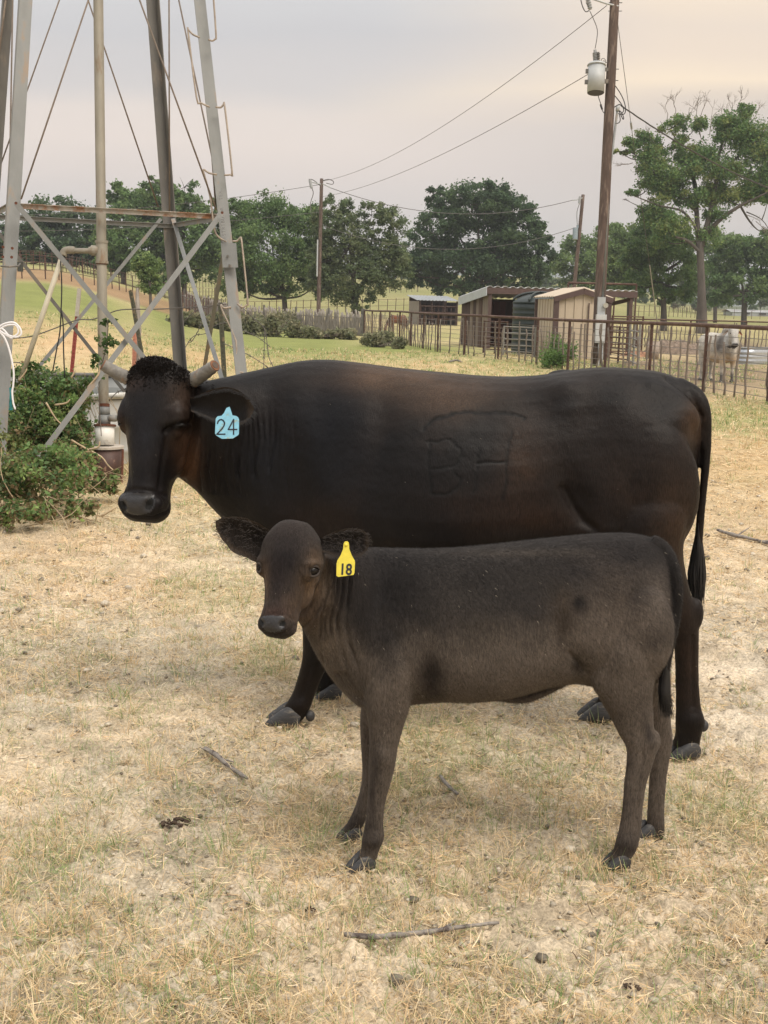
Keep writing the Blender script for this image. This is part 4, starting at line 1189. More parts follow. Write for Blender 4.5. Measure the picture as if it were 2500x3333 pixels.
# black dorsal coat fading down the side (coat colour, both sides)
hgt = (V[:, 2] - 0.0)
along = (V - KF.P0) @ KF.e
line = np.interp(along, [-.1, .0, .2, .5, .9], [.60, .62, .66, .70, .70])
dark = sstep(-.05, .10, hgt - line + (nz - .5) * .22)
c = mixc(c, (.0125, .0110, .0108), dark * .93)
for px, py, rx, ry, col, a, *ro in [(1230, 1900, 90, 130, (.014, .013, .014), .9), (1330, 1850, 120, 70, (.016, .014, .014), .8), (1480, 1900, 120, 90, (.030, .026, .023), .6), (1885, 1963, 24, 26, (.010, .008, .008), .98), (1880, 1870, 90, 40, (.020, .018, .017), .7),
                                    (1830, 1990, 50, 80, (.050, .037, .026), .6), (1400, 2190, 45, 60, (.018, .014, .012), .8), (1395, 2250, 60, 40, (.020, .015, .012), .7), (2000, 1860, 130, 50, (.045, .036, .03), .5), (1560, 2060, 140, 70, (.065, .053, .042), .5),
                                    (2000, 2000, 150, 120, (.085, .067, .054), .5), (2140, 1950, 40, 90, (.11, .09, .075), .5), (1240, 1820, 100, 30, (.018, .016, .016), .7), (1700, 1800, 250, 14, (.045, .037, .03), .6),
                                    (940, 1880, 120, 190, (.038, .029, .024), .95), (940, 1735, 100, 60, (.028, .022, .020), .95), (930, 1820, 55, 80, (.011, .0095, .0105), 1.1), (905, 1900, 36, 80, (.016, .012, .012), .95), (1015, 1915, 40, 60, (.105, .070, .044), 1.0), (1030, 1830, 26, 40, (.10, .068, .045), .8), (858, 1890, 16, 55, (.095, .062, .040), 1.0), (1000, 1990, 60, 60, (.085, .058, .040), .9), (1040, 1985, 16, 50, (.030, .022, .017), .7, .6), (900, 2050, 70, 30, (.018, .0135, .012), .9), (895, 1990, 60, 18, (.045, .028, .024), .8),  # jaw crease darkened to set head off from neck, as painted shade
                                    (945, 1920, 26, 50, (.024, .019, .017), .6), (950, 1960, 30, 30, (.055, .036, .025), .5), (1060, 1900, 20, 100, (.12, .092, .068), .6), (1075, 2090, 50, 80, (.125, .100, .078), .6), (1018, 1857, 24, 17, (.010, .008, .007), .95),
                                    (2110, 2380, 14, 60, (.018, .015, .014), .85, -.2), (2035, 2490, 25, 30, (.030, .024, .02), .6), (1225, 2500, 16, 50, (.022, .018, .016), .8), (1212, 2600, 12, 90, (.026, .02, .018), .8), (2045, 2640, 40, 60, (.045, .037, .032), .5),
                                    (1210, 2740, 50, 50, (.020, .016, .014), .85), (2035, 2760, 60, 50, (.024, .019, .017), .8), (1160, 2690, 50, 50, (.018, .014, .012), .8), (2125, 2730, 40, 50, (.020, .016, .014), .8), (1200, 2400, 30, 80, (.045, .035, .028), .5)]:
    c = mixc(c, col, S_.w(px, py, rx, ry, ro[0] if ro else 0) * a * (.6 + .8 * nz2))
for px, py, rx, ry, col, a in [(1885, 1963, 24, 26, (.006, .005, .005), 1.25), (1870, 1860, 70, 34, (.014, .012, .012), .8), (1395, 2190, 34, 44, (.018, .014, .012), .7), (1290, 1880, 110, 90, (.010, .009, .009), .9), (1500, 1870, 160, 60, (.014, .012, .011), .8), (2060, 1800, 110, 50, (.014, .012, .012), .8),
                           (1180, 1900, 40, 90, (.016, .013, .012), .7), (1700, 1880, 90, 50, (.020, .017, .015), .6), (1830, 2050, 26, 80, (.022, .016, .012), .6), (1880, 2170, 22, 34, (.014, .011, .009), .7), (1470, 2010, 60, 90, (.028, .023, .02), .5)]:
    c = mixc(c, col, S_.w(px, py, rx, ry) * a * (.45 + 1.1 * nz2))
tl = np.array([q[:3] for q in ktail]); td = np.full(len(V), 9.0)
for q in tl: td = np.minimum(td, np.linalg.norm(V - q, axis=1))
c = mixc(c, (.0105, .009, .0085), (1 - sstep(.020, .030, td)) * .95)
c = np.clip(c, .004, 1)
mk('body', V, kF, M_calfcoat, calf, c, True)
def kflow(P):
    t = ((P - KF.P0) @ KF.e)[:, None]; h = P[:, 2:3]
    f = KF.e * (0.55 + .5 * (t > .5)) + np.array([0, 0, -1.0])
    f = np.where(h < .45, np.array([[0, 0, -1.0]]), f)
    Hd = np.linalg.norm(P - KH.p(.25, -.05), axis=1)[:, None] < .2
    return np.where(Hd, KH.A[None] * .9, f)
Ln = np.where(V[:, 2] < .45, .008, .0125)
Ln = np.where(np.linalg.norm(V - KH.p(.27, -.04), axis=1) < .19, .0065, Ln)
fv = fur_mesh(V, kF, S_.N, c * 1.08, 200000, Ln, .0011, kflow, 1.18, None, 6)
props(mk('fur', fv[0], fv[1], M_fur, calf, fv[2]), kind='stuff')
# back fringe hairs along the spine
kc = (.020, .016, .014)
wL = lambda t: (0.30 + .95 * math.sin(math.pi * min(t, .999) ** .85) ** .9) * (1 - max(0, (t - .75) / .25) ** 2.2) ** .5
b0 = KF.pt(868, 1792, .10); b1 = KF.pt(702, 1698, .13)
d_ = np.array([.50, 0, .86]); d_ /= np.linalg.norm(d_)
wL2 = lambda t: float(np.interp(t, [0, .2, .42, .62, .78, .9, .97, 1.0], [.84, .96, 1.0, .90, .70, .44, .22, .03]))
wR2 = lambda t: float(np.interp(t, [0, .12, .3, .55, .75, .88, .96, 1.0], [.45, .66, .90, 1.0, .97, .76, .45, .05]))
earL = ear_obj(b0 + np.array([0.01, .02, -.004]), b1 + np.array([0, 0, .0]), d_, np.array([-.1, -1, -.1]), .052, .45, .010, kc, calf, wL2, M_calfcoat)
b2 = KF.pt(1046, 1772, .15); b3 = KF.pt(1205, 1767, .17)
earR = ear_obj(b2, b3, np.array([0.05, 0, 1.0]), np.array([.1, -1, -.1]), .040, .45, .010, (.018, .015, .014), calf, wR2, M_calfcoat)
for (a0, a1, up_, wdd, eo, fn) in ((b0, b1, d_, .052, earL, wL2), (b2, b3, np.array([.05, 0, 1.0]), .040, earR, wR2)):
    mbh = MB(); rr_ = random.Random(4)
    for i in range(420):
        t = rr_.uniform(.02, 1); s_ = rr_.choice((-1, 1)); wv = wdd * fn(min(t, .999))
        q = rr_.uniform(.75, 1) if rr_.random() < .6 else rr_.uniform(-.9, .9)
        p = a0 + (a1 - a0) * t + up_ * wv * s_ * q + np.array([0, -.002, 0])
        ax_ = (a1 - a0) / np.linalg.norm(a1 - a0)
        d = ax_ * rr_.uniform(.3, 1.2) + up_ * s_ * rr_.uniform(-.2, .9) + np.array([0, -.4, 0]); d /= np.linalg.norm(d)
        mbh.tube([p, p + d * .005, p + d * .010 + np.array([0, 0, -.002])], [.0005, .0004, .0002], 3)
    mbh.make('ear_hair', mat('ear_hair', (.035, .027, .022), .7), eo)
eye_at(V, S_.N, proj(V), S_.face, 1018, 1858, .0150, .0118, .0085, -.15, calf, KH, 'calf'); eye_at(V, S_.N, proj(V), S_.face, 843, 1848, .0050, .0105, .0050, 0, calf, KH, 'calf')
for sg, tt in ():
    v, f = KH.ell(tt, .0, sg * .1355, .024, .028, .024); mk('eye', v, f, M_eye, calf, None, True)
    vv = []
    mbl = MB()
    for sgn, am in ((1, 1), (-1, 1)):
        P = [KH.p(tt - sgn * .022 * math.sin(th), .0 + .028 * math.cos(th) + .003, sg * (.152 - .010 * abs(math.cos(th)))) for th in np.linspace(0, math.pi, 9)]
        mbl.tube(P, .0022, 6)
    mbl.make('eyelid', mat('eyelid', (.012, .009, .008), .5), calf, True)
KU = proj(V)
decal(V, kF, S_.N, KU, S_.face, [(850, 2012), (858, 2006), (885, 2004), (916, 2006), (926, 2012), (928, 2030), (922, 2046), (906, 2056), (884, 2057), (866, 2052), (852, 2038)], .0009, M_nose, calf, 'nose')
decal(V, kF, S_.N, KU, (S_.face > .001) * 1.0, oval(919, 2030, 8, 12, .6), .0016, M_nostril, calf, 'nostril')
decal(V, kF, S_.N, KU, (S_.face > .001) * 1.0, oval(851, 2026, 5, 11, -.4), .0016, M_nostril, calf, 'nostril')
put_hoof(KF, 1176, 2829, .10, .074, .052, .068, calf, .3)
put_hoof(KF, 1140, 2722, -.10, .066, .047, .064, calf, .3)
put_hoof(KF, 2006, 2824, .10, .072, .048, .066, calf, .2)
put_hoof(KF, 2088, 2808, -.10, .068, .044, .062, calf, .2)
sw = MB(); rr_ = random.Random(12)
for i in range(520):
    a = rr_.uniform(0, 6.28); q = rr_.random() ** .5; t0 = rr_.uniform(0, 1)
    st0 = KF.pt(2174 - 8 * t0 + 3 * math.cos(a), 2110 + 90 * t0, .09) + KF.n * .010 * math.sin(a)
    b_ = 18 * math.cos(a) * q
    P = smooth_line([st0, KF.pt(2163 + b_, 2210 + 20 * t0, .09 + .012 * math.sin(a)), KF.pt(2163 + b_ * 1.1, 2265, .09 + .015 * math.sin(a)), KF.pt(2170 + b_ * .9 + rr_.uniform(-14, 14), 2300 + rr_.uniform(-50, 40), .09)], 3)
    sw.tube(P, np.linspace(.0014, .0004, len(P)), 3)
sw.make('tail_hair', M_black, calf)
M_tagyel = mat('yellow_tag_plastic', (0.70, 0.60, 0.07), 0.45, var=0.10, scale=60, patch=(.55, .42, .10), pscale=40, pamt=.1)
mpy = KF.m(1125, 1830, .20)
zz = lambda a, b: (650 + a * 700 / 1659, 1650 + b * 700 / 1659)
ux = np.array([1, .1, -.035]); ux /= np.linalg.norm(ux); uy = np.array([0, .12, 1.0]); uy -= ux * (uy @ ux); uy /= np.linalg.norm(uy)
org = KF.pt(1125, 1830, .205)
PY = lambda L_: [((a - 1125) * mpy, (1830 - b) * mpy) for a, b in L_]
OUT = [zz(*q) for q in [(1104, 285), (1112, 268), (1130, 264), (1142, 272), (1146, 290), (1150, 325), (1170, 370), (1195, 410), (1199, 425), (1198, 505), (1192, 522), (1075, 542), (1060, 534), (1057, 440), (1062, 415), (1085, 375), (1102, 325)]]
ytag = plate(PY(OUT), org, ux, uy, .002, M_tagyel, calf, 'ear_tag')
vt, ft = font_mesh('18', .0365, org + ux * mpy * (zz(1129, 0)[0] - 1125) + uy * (1830 - zz(0, 522)[1]) * mpy + np.cross(ux, uy) * .0006, ux * .92, uy * 1.12, .0004, .0008)
mk('numerals', vt, ft, M_ink, ytag)
v, f = ellipsoid(org + ux * (zz(1124, 0)[0] - 1125) * mpy + uy * (1830 - zz(0, 292)[1]) * mpy + np.cross(ux, uy) * .001, (ux * .0045, uy * .0045, np.cross(ux, uy) * .003), 8)
mk('button', v, f, M_tagyel, ytag, None, True)

ft = feet_tufts([ground(*q) for q in ((890, 2358), (960, 2360), (1050, 2275), (2200, 2462), (2260, 2455), (1900, 2390), (1960, 2385), (1150, 2835), (1205, 2828), (1120, 2728), (1980, 2832), (2040, 2826), (2070, 2805), (2120, 2798))], 5)
props(mk('dry_grass', ft[0], ft[1], M_grass, None, ft[2], origin=np.zeros(3)), kind='stuff', label='short grass blades growing round the hooves', cat='grass')

# ================================================================== WINDMILL TOWER, WELL AND TANK
M_galv = mat('galvanised_steel', (0.205, 0.212, 0.208), 0.6, 0.2, var=0.14, scale=7, patch=(0.23, 0.185, 0.145), pscale=7, pamt=.25, stretch=(1, 1, .35), bump=.002, bscale=60)
M_galvd = mat('weathered_dark_steel', (0.145, 0.14, 0.13), 0.6, 0.3, var=0.2, scale=8, patch=(0.22, 0.19, 0.16), pscale=5, pamt=.3, stretch=(1, 1, .3))
M_rusty = mat('rusty_galvanised', (0.36, 0.34, 0.31), 0.7, 0.15, var=0.2, scale=14, patch=(0.26, 0.13, 0.065), pscale=6, pamt=.75)
M_rust = mat('rust', (0.11, 0.04, 0.022), 0.9, var=0.3, scale=40, bump=.003)
M_rod = mat('rusted_rod', (0.17, 0.135, 0.105), 0.75, .2, var=0.25, scale=12)
M_pipe = mat('painted_pipe', (0.27, 0.25, 0.205), 0.6, .1, var=0.15, scale=8, patch=(0.20, 0.14, 0.09), pscale=6, pamt=.25, stretch=(1, 1, .3))
M_cream = mat('cream_pipe', (0.48, 0.44, 0.34), 0.6, var=0.15, scale=8)
M_pvc = mat('white_pvc', (0.72, 0.71, 0.67), 0.5, var=0.06, scale=10, patch=(.45, .42, .36), pscale=7, pamt=.12)
M_blackcable = mat('black_cable', (0.01, 0.01, 0.01), 0.6, var=.2)
M_wire = mat('old_wire', (0.13, 0.12, 0.11), 0.6, .5, var=.25, scale=30)
M_cord = mat('white_cord', (0.72, 0.71, 0.72), 0.8, var=.1, scale=200)

def leg_line(pa, da, pb, db):
    A = at(*pa, da); B = at(*pb, db)     # A upper, B lower
    D = A - B
    ext = lambda z: B + D * ((z - B[2]) / D[2])
    return ext
LEGS = {'FL': leg_line((64, 0), 10.40, (-13, 1300), 10.15), 'FR': leg_line((669, 0), 11.05, (802, 1190), 10.95),
        'BR': leg_line((509, 0), 12.35, (597, 1180), 12.65), 'BL': leg_line((6, 0), 11.60, (-75, 1150), 11.95)}
cen = lambda z: sum(LEGS[k](z) for k in LEGS) / 4
mill = thing('windmill_tower', (cen(0)[0], cen(0)[1], 0.0), 'tall galvanised steel windmill tower with cross braces, standing in the shrub at left', 'windmill tower')
def angle_bar(name, a, b, d1, d2, wdt, th, m_, parent):
    """L-profile from a to b, flanges along d1 and d2 from the corner"""
    mb = MB(); a = np.array(a); b = np.array(b)
    ax = (b - a) / np.linalg.norm(b - a)
    for d, o in ((d1, d2), (d2, d1)):
        d = d - ax * (d @ ax); d /= np.linalg.norm(d); o = o - ax * (o @ ax); o /= np.linalg.norm(o)
        off = 0.0 if d is d1 else th
        s_ = th * 1.02 if o is not None and (d1 is not None) and off == 0 else 0
        mb.bar(a + d * (wdt / 2 + (th * 1.03 if d is not None and o is not None and not np.allclose(d, (d1 - ax * (d1 @ ax)) / np.linalg.norm(d1 - ax * (d1 @ ax))) else 0)) + o * th / 2,
               b + d * (wdt / 2 + (th * 1.03 if not np.allclose(d, (d1 - ax * (d1 @ ax)) / np.linalg.norm(d1 - ax * (d1 @ ax))) else 0)) + o * th / 2, th, wdt, up=d)
    return mb.make(name, m_, parent)
adj = {'FL': ('FR', 'BL'), 'FR': ('FL', 'BR'), 'BR': ('BL', 'FR'), 'BL': ('BR', 'FL')}
LO = {}
for k in LEGS:
    z0, z1 = -0.05, 6.6
    d1 = LEGS[adj[k][0]](2) - LEGS[k](2); d2 = LEGS[adj[k][1]](2) - LEGS[k](2)
    d1 /= np.linalg.norm(d1); d2 /= np.linalg.norm(d2)
    LO[k] = angle_bar('leg', LEGS[k](z0), LEGS[k](z1), d1, d2, .105, .008, M_galv if k in ('FL', 'FR') else M_galvd, mill)
zg = 2.33
inn = lambda k, z, f=.03: LEGS[k](z) + (cen(z) - LEGS[k](z)) * f
def girt(a, b, z, m_, w_=.05):
    A = inn(a, z); B = inn(b, z)
    mb = MB(); mb.bar(A + [0, 0, .0], B + [0, 0, .0], .045, .006); mb.bar(A + [0, 0, -.022], B + [0, 0, -.022], .006, .038)
    return mb.make('girt', m_, mill)
girt('FL', 'FR', zg, M_rusty); girt('BL', 'BR', zg, M_galv); girt('FR', 'BR', zg, M_galv); girt('FL', 'BL', zg, M_galv)
girt('FL', 'FR', 5.6, M_galv); girt('BL', 'BR', 5.6, M_galv); girt('FR', 'BR', 5.6, M_galv); girt('FL', 'BL', 5.6, M_galv)
def brace(A, B, m_, w_=.05, name='brace'):
    mb = MB(); n_ = np.array([.3, -1, 0.])
    mb.bar(A, B, .006, w_, up=np.cross(B - A, n_)); 
    mb.bar(A + np.array([0, .012, 0]) , B + np.array([0, .012, 0]), .022, .006, up=np.cross(B - A, n_)); return mb.make(name, m_, mill)
def br(pa, da, pb, db, m_, w_=.045, name='brace'): return brace(at(*pa, da), at(*pb, db), m_, w_, name)
br((52, 662), 10.14, (905, 1690), 10.75, M_galv, .042)
br((723, 692), 10.86, (95, 1530), 10.05, M_galv, .046)
br((-50, 700), 11.75, (560, 1470), 12.5, M_galvd, .034); br((524, 712), 12.45, (60, 1275), 11.85, M_galv, .034)
br((563, 712), 12.4, (740, 1290), 11.05, M_galv, .040); br((732, 800), 10.98, (655, 1260), 12.5, M_galv, .038)
def rod(pts, deps, m_=M_rod, r=.0075, name='tension_rod'):
    P = [at(*p, d) for p, d in zip(pts, deps)]
    mb = MB(); mb.tube(P, r, 6); return mb.make(name, m_, mill, True)
rod([(229, -100), (-40, 655)], [12.1, 11.9]); rod([(325, -110), (69, 648)], [10.75, 10.2]); rod([(253, -100), (515, 674)], [12.0, 12.3]); rod([(418, -100), (704, 684)], [10.85, 10.9])
rod([(550, -100), (552, 705)], [11.8, 11.8]); rod([(563, -90), (690, 510), (702, 670)], [11.9, 11.2, 11.0]); rod([(43, -80), (33, 480), (28, 700)], [11, 11, 11]); rod([(30, -90), (-20, 300)], [11.5, 11.5], r=.01)
# ladder steps on the front right leg
M_step = mat('step_rod', (0.32, 0.27, 0.22), 0.6, .2, var=.25, scale=20)
for pts in ([(650, 122), (628, 112), (614, 98), (613, 108), (640, 318), (655, 335), (682, 348)], [(672, -75), (690, -50), (703, 110), (700, 127), (690, 133), (678, 128)],
            [(702, 348), (718, 350), (727, 342), (732, 350), (755, 555), (750, 568), (730, 570)], [(706, 568), (680, 563), (664, 552), (664, 565), (684, 640), (696, 735), (708, 768), (737, 787)],
            [(757, 785), (772, 784), (782, 774), (787, 790), (806, 975), (802, 993), (788, 1000), (772, 988)], [(752, 1000), (728, 1002), (720, 992), (724, 1012), (768, 1110), (766, 1185), (775, 1208), (792, 1213)]):
    dd = 10.93
    mb = MB(); mb.tube(smooth_line([at(x, y, dd) for x, y in pts], 3), .0085, 6); mb.make('step', M_step, mill, True)
# splice plates and bolts
def plate_px(x0, y0, x1, y1, dep, th, m_, parent, name, slant=0):
    A = at(x0, y0, dep); B = at(x1 + slant, y1, dep); c = (A + B) / 2
    return MB().box(c, ((B[0] - A[0]) / 2, th / 2, abs(A[2] - B[2]) / 2), ax=np.array([_r, [0, 1, 0], -_u if False else (at(x0 + slant, y1, dep) - A) / np.linalg.norm(at(x0 + slant, y1, dep) - A)])).make(name, m_, parent)
plate_px(723, 790, 765, 872, 10.90, .006, M_galv, mill, 'splice_plate', 6)
for x, y in ((741, 833), (747, 863)):
    MB().tube([at(x, y, 10.895), at(x, y, 10.875)], .010, 6).make('bolt', M_galvd, mill)
for x, y, dd in ((40, 808, 10.10), (38, 837, 10.10), (10, 804, 10.10), (9, 836, 10.1), (52, 661, 10.10), (723, 692, 10.80)):
    MB().tube([at(x, y, dd), at(x, y, dd - .022)], .013, 6).make('bolt', M_rust, mill)
MB().tube([at(2, 866, 10.08), at(30, 868, 10.06), at(60, 866, 10.08), at(66, 858, 10.12)], .008, 6).make('clamp', M_galvd, mill)
MB().box(at(66, 868, 10.22), (.016, .03, .04)).make('box', mat('dark_box', (.05, .055, .05), .7), mill)
# stencilled lettering up the right leg
Au = at(722, 792, 10.895); Bu = at(706, 605, 10.94)
uxl = (Bu - Au) / np.linalg.norm(Bu - Au)
uyl = np.array([-1.0, -.06, 0.0]); uyl -= uxl * (uyl @ uxl); uyl /= np.linalg.norm(uyl)
M_sten = mat('stencil_paint', (0.15, 0.15, 0.15), .8, var=.4, scale=60)
letters('DISTRIBUTOR  TEX.', .044, at(729, 700, 10.905), uxl, uyl, .0004, .0, lambda v_, f_: mk('letter', v_, f_, M_sten, mill), .68)
# standpipe, its couplings, outlet and well head
well = thing('well_pipe', at(338, 1560, 10.7) * [1, 1, 0], 'tall grey water pipe with side outlet rising from the white capped well head', 'water pipe')
pc = [at(310, -100, 10.75), at(320, 0, 10.75), at(329, 700, 10.75), at(333, 1000, 10.75), at(337, 1250, 10.75)]
MB().tube(pc + [at(339, 1395, 10.7)], .043, 20).make('pipe', M_pipe, well, True)
a_, b_ = at(331, 787, 10.75), at(332, 853, 10.75)
mb = MB(); mb.tube([a_, b_], .0505, 20); mb.tube([a_ + [0, 0, .012], a_ - [0, 0, .010]], .057, 20); mb.tube([b_ + [0, 0, .010], b_ - [0, 0, .012]], .057, 20); mb.make('coupling', M_pipe, well)
MB().tube([b_ - [0, 0, .010], b_ - [0, 0, .020]], .0505, 20).make('rust_ring', M_rust, well)
mb = MB(); mb.tube([at(322, 816, 10.75), at(298, 816, 10.75)], .047, 16); mb.tube([at(298, 816, 10.75), at(290, 816, 10.75)], .034, 16)
mb.tube([at(292, 817, 10.75), at(238, 816, 10.75)], .024, 16); mb.make('outlet_pipe', M_pipe, well)
mb = MB(); mb.tube(smooth_line([at(242, 815, 10.75), at(225, 814, 10.75), at(210, 818, 10.75), at(205, 832, 10.75)], 4), .033, 16); mb.make('elbow', M_pipe, well, True)
MB().tube([at(205, 828, 10.75), at(203, 850, 10.75)], .018, 12).make('hose_end', M_blackcable, well)
MB().tube([at(200, 842, 10.75), at(68, 1235, 10.65)], .022, 14).make('cream_pole', M_cream, well, True)
for P in ([(197, 843), (201, 930), (199, 1010), (195, 1080), (184, 1140), (172, 1208)], [(200, 1010), (206, 1060), (207, 1140), (211, 1235)]):
    MB().tube(smooth_line([at(x, y, 10.7) for x, y in P], 4), .006, 6).make('cable', M_blackcable, well, True)
cp = lambda y: at(340, y, 10.7)
mb = MB(); mb.tube([cp(1325), cp(1352)], .048, 20); mb.tube([cp(1352), cp(1384)], .052, 20); mb.tube([at(350, 1360, 10.7), at(376, 1362, 10.65)], .030, 14); mb.make('base_coupling', M_galv, well, True)
MB().tube([cp(1314), cp(1324)], .0455, 20).make('rust_ring', M_rust, well)
MB().tube([at(342, 1382, 10.7), at(342, 1388, 10.7)], .095, 24).make('flange', M_rust, well)
MB().tube([at(341, 1388, 10.7), at(341, 1450, 10.7)], .083, 28).make('white_casing', M_pvc, well, True)
cz = at(345, 1458, 10.7)
MB().tube([cz + [0, 0, .02], cz], .155, 28).make('cap_plate', mat('cement', (.42, .38, .33), .9, var=.2), well)
M_casing = mat('brown_casing', (0.075, 0.038, 0.030), 0.6, var=.25, scale=12, patch=(.28, .18, .12), pscale=11, pamt=.12)
MB().tube([cz - [0, 0, .002], [cz[0], cz[1], -.02]], .142, 32).make('steel_casing', M_casing, well, True)
MB().tube([at(400, 1462, 10.6), at(397, 1585, 10.6)], .010, 8).make('stake', M_rust, well)
# white cord on the left leg
cord = MB()
lp = lambda L_, d=10.02: smooth_line([at(x, y, d) for x, y in L_], 4)
for L_ in ([(-15, 1075), (10, 1056), (45, 1050), (66, 1070), (68, 1090), (50, 1098), (20, 1088), (-5, 1078)], [(-15, 1085), (15, 1062), (50, 1058), (60, 1078), (52, 1092), (30, 1096), (5, 1080), (-12, 1070)],
           [(-5, 1078), (12, 1095), (26, 1125), (38, 1170), (45, 1215), (43, 1255), (40, 1275), (43, 1310), (50, 1333)], [(-10, 1080), (8, 1070), (35, 1100), (45, 1094)]):
    cord.tube(lp(L_), .0085, 6)
co_ = cord.make('rope', M_cord, None, True); props(co_, 'white cord looped and tied round the left tower leg', 'rope')
mb = MB(); rr_ = random.Random(3)
for i in range(6):
    mb.tube(lp([(34 + rr_.uniform(-4, 4), 1262), (32 + rr_.uniform(-6, 6), 1295), (36 + rr_.uniform(-8, 8), 1335)]), .0022, 4)
props(mb.make('twine', mat('teal_twine', (.02, .20, .22), .8), None), 'short teal twine hanging beside the left tower leg', 'twine')

# stock tank
tc_ = at(170, 1240, 13.2); tc_[2] = 0
M_tank = mat('galvanised_tank', (0.47, 0.48, 0.47), 0.5, 0.3, var=.1, scale=5, patch=(.5, .5, .48), pscale=3, pamt=.3)
tank = thing('stock_tank', tc_, 'round galvanised stock tank partly hidden behind the shrub and well pipe', 'water tank')
mb = MB(); R_ = 1.85
prof = [(-.02, R_), (.10, R_), (.12, R_ + .012), (.14, R_), (.34, R_), (.36, R_ + .014), (.38, R_), (.62, R_)]
mb.tube([tc_ + [0, 0, h] for h, r in prof], [r for h, r in prof], 72, caps=False)
prof = [(.62, R_ - .006), (.05, R_ - .006), (.045, .02)]
mb.tube([tc_ + [0, 0, h] for h, r in prof], [r for h, r in prof], 72, caps=False); mb.make('wall', M_tank, tank, True)
mb = MB(); a_ = np.linspace(0, 2 * math.pi, 73); mb.tube([tc_ + [R_ * math.cos(t), R_ * math.sin(t), .64] for t in a_], .028, 8, caps=False); mb.make('rim', M_galvd, tank, True)
V_ = [tc_ + [(R_ - .01) * math.cos(t), (R_ - .01) * math.sin(t), .50] for t in a_[:-1]]
mk('water', V_, [tuple(range(72))], mat('tank_water', (.03, .04, .035), .08), tank)
props(MB().tube([at(300, 1292, 11.3), at(430, 1286, 11.0)], .028, 14).make('white_pipe', M_pvc, None, True), 'thick white pipe lying level behind the well head', 'pipe')

# ---- posts and barbed wire behind the tower
M_tred = mat('red_post_paint', (0.20, 0.035, 0.025), 0.7, var=.2, scale=20)
M_twht = mat('white_post_tip', (0.33, 0.31, 0.27), 0.8, var=.2)
M_tgrn = mat('green_post', (0.05, 0.052, 0.032), 0.75, var=.3, scale=20, patch=(.16, .12, .07), pscale=8, pamt=.3)
M_wood = mat('grey_wood', (0.26, 0.235, 0.21), 0.9, var=.3, scale=14, stretch=(1, 1, .15), bump=.006, bscale=30)
def tpost(pt_top, pt_bot, dep, m_, label, w_=.030, tip=None, group='steel fence posts behind the tower'):
    A = at(*pt_top, dep); B = at(*pt_bot, dep); zb = float(TH(B[0], B[1]))
    D = A - B; B = B + D * ((zb - .05 - B[2]) / D[2])
    t = thing('fence_post', (B[0], B[1], zb), label, 'post', group)
    mb = MB(); n_ = np.array([0, 1.0, 0]); mb.bar(A, B, .006, w_ * 1.5, up=np.array([1.0, 0, 0])); mb.bar(A + [0, .02, 0], B + [0, .02, 0], .035, .006, up=np.array([1.0, 0, 0]))
    D = (B - A); Ln_ = np.linalg.norm(D)
    for i in range(int(Ln_ / .055)):
        mb.box(A + D * (i * .055 / Ln_) + [0, -.008, 0], (.010, .006, .008))
    mb.make('post', m_, t)
    if tip:
        mb = MB(); mb.bar(A + [0, -.012, .005], A + D * tip + [0, -.012, 0], .008, w_ * 1.55, up=np.array([1.0, 0, 0])); mb.make('painted_tip', M_twht, t)
    return t
tpost((259, 940), (233, 1215), 20, M_tred, 'red steel post with a pale tip, seen through the tower', .042, .25)
tpost((425, 945), (461, 1150), 20, M_tgrn, 'leaning dark green steel post beside a wooden post', .045)
tpost((717, 985), (731, 1240), 19, M_tgrn, 'dark green steel post just left of the tower right leg', .05)
tpost((440, 1060), (437, 1170), 20.3, mat('pink_post', (.42, .19, .13), .8, var=.2), 'short faded pink post behind the leaning dark post', .045)
def wpost(pt_top, pt_bot, dep, r0, label, seed):
    A = at(*pt_top, dep); B = at(*pt_bot, dep); zb = float(TH(B[0], B[1])); D = A - B; B = B + D * ((zb - .05 - B[2]) / D[2])
    r_ = random.Random(seed); mb = MB(); P = [B + (A - B) * t for t in np.linspace(0, 1, 9)]; mb.tube([p + np.array([r_.uniform(-.01, .01), r_.uniform(-.01, .01), 0]) for p in P], [r0 * r_.uniform(.8, 1.15) for _ in P[:-1]] + [r0 * .5], 9)
    return props(mb.make('wooden_post', M_wood, None), label, 'post')
wpost((446, 938), (452, 1170), 20.4, .045, 'weathered grey wooden post behind the leaning steel post', 3)
wpost((248, 1240), (200, 1360), 11.0, .032, 'broken grey wooden post leaning inside the shrub', 5)
def barbed(pts, dep, label, name='barbed_wire', r=.0045, barb=.11, mt=M_wire):
    P = smooth_line([at(x, y, dep + (q[0] if q else 0)) for x, y, *q in pts], 8)
    mb = MB(); mb.tube(P, r, 5); s_ = 0; r_ = random.Random(len(pts)); nxt = barb
    for i in range(1, len(P)):
        s_ += np.linalg.norm(P[i] - P[i - 1])
        if s_ > nxt:
            nxt += barb
            for k in range(2):
                d = np.array([r_.uniform(-1, 1), r_.uniform(-1, 1), r_.uniform(-1, 1)]); d /= np.linalg.norm(d)
                mb.tube([P[i] - d * .018, P[i] + d * .018], r * .7, 4)
    o = mb.make(name, mt, None, True); return props(o, label, 'barbed wire', 'wires strung and tangled behind the tower')
barbed([(-30, 1105), (90, 1097), (170, 1072), (250, 1042), (300, 1040), (350, 1022), (400, 1008), (520, 1006), (640, 1000), (735, 990)], 12.0, 'slack smooth wire crossing the tower from left to right', r=.006, barb=9)
barbed([(690, 1000), (735, 990), (785, 1000), (830, 1040), (862, 1075), (875, 1160), (890, 1195)], 14, 'rusty wire curling down right of the tower leg')
barbed([(862, 1070), (860, 1130), (858, 1215)], 14.1, 'short wire hanging straight down beside the cow neck')
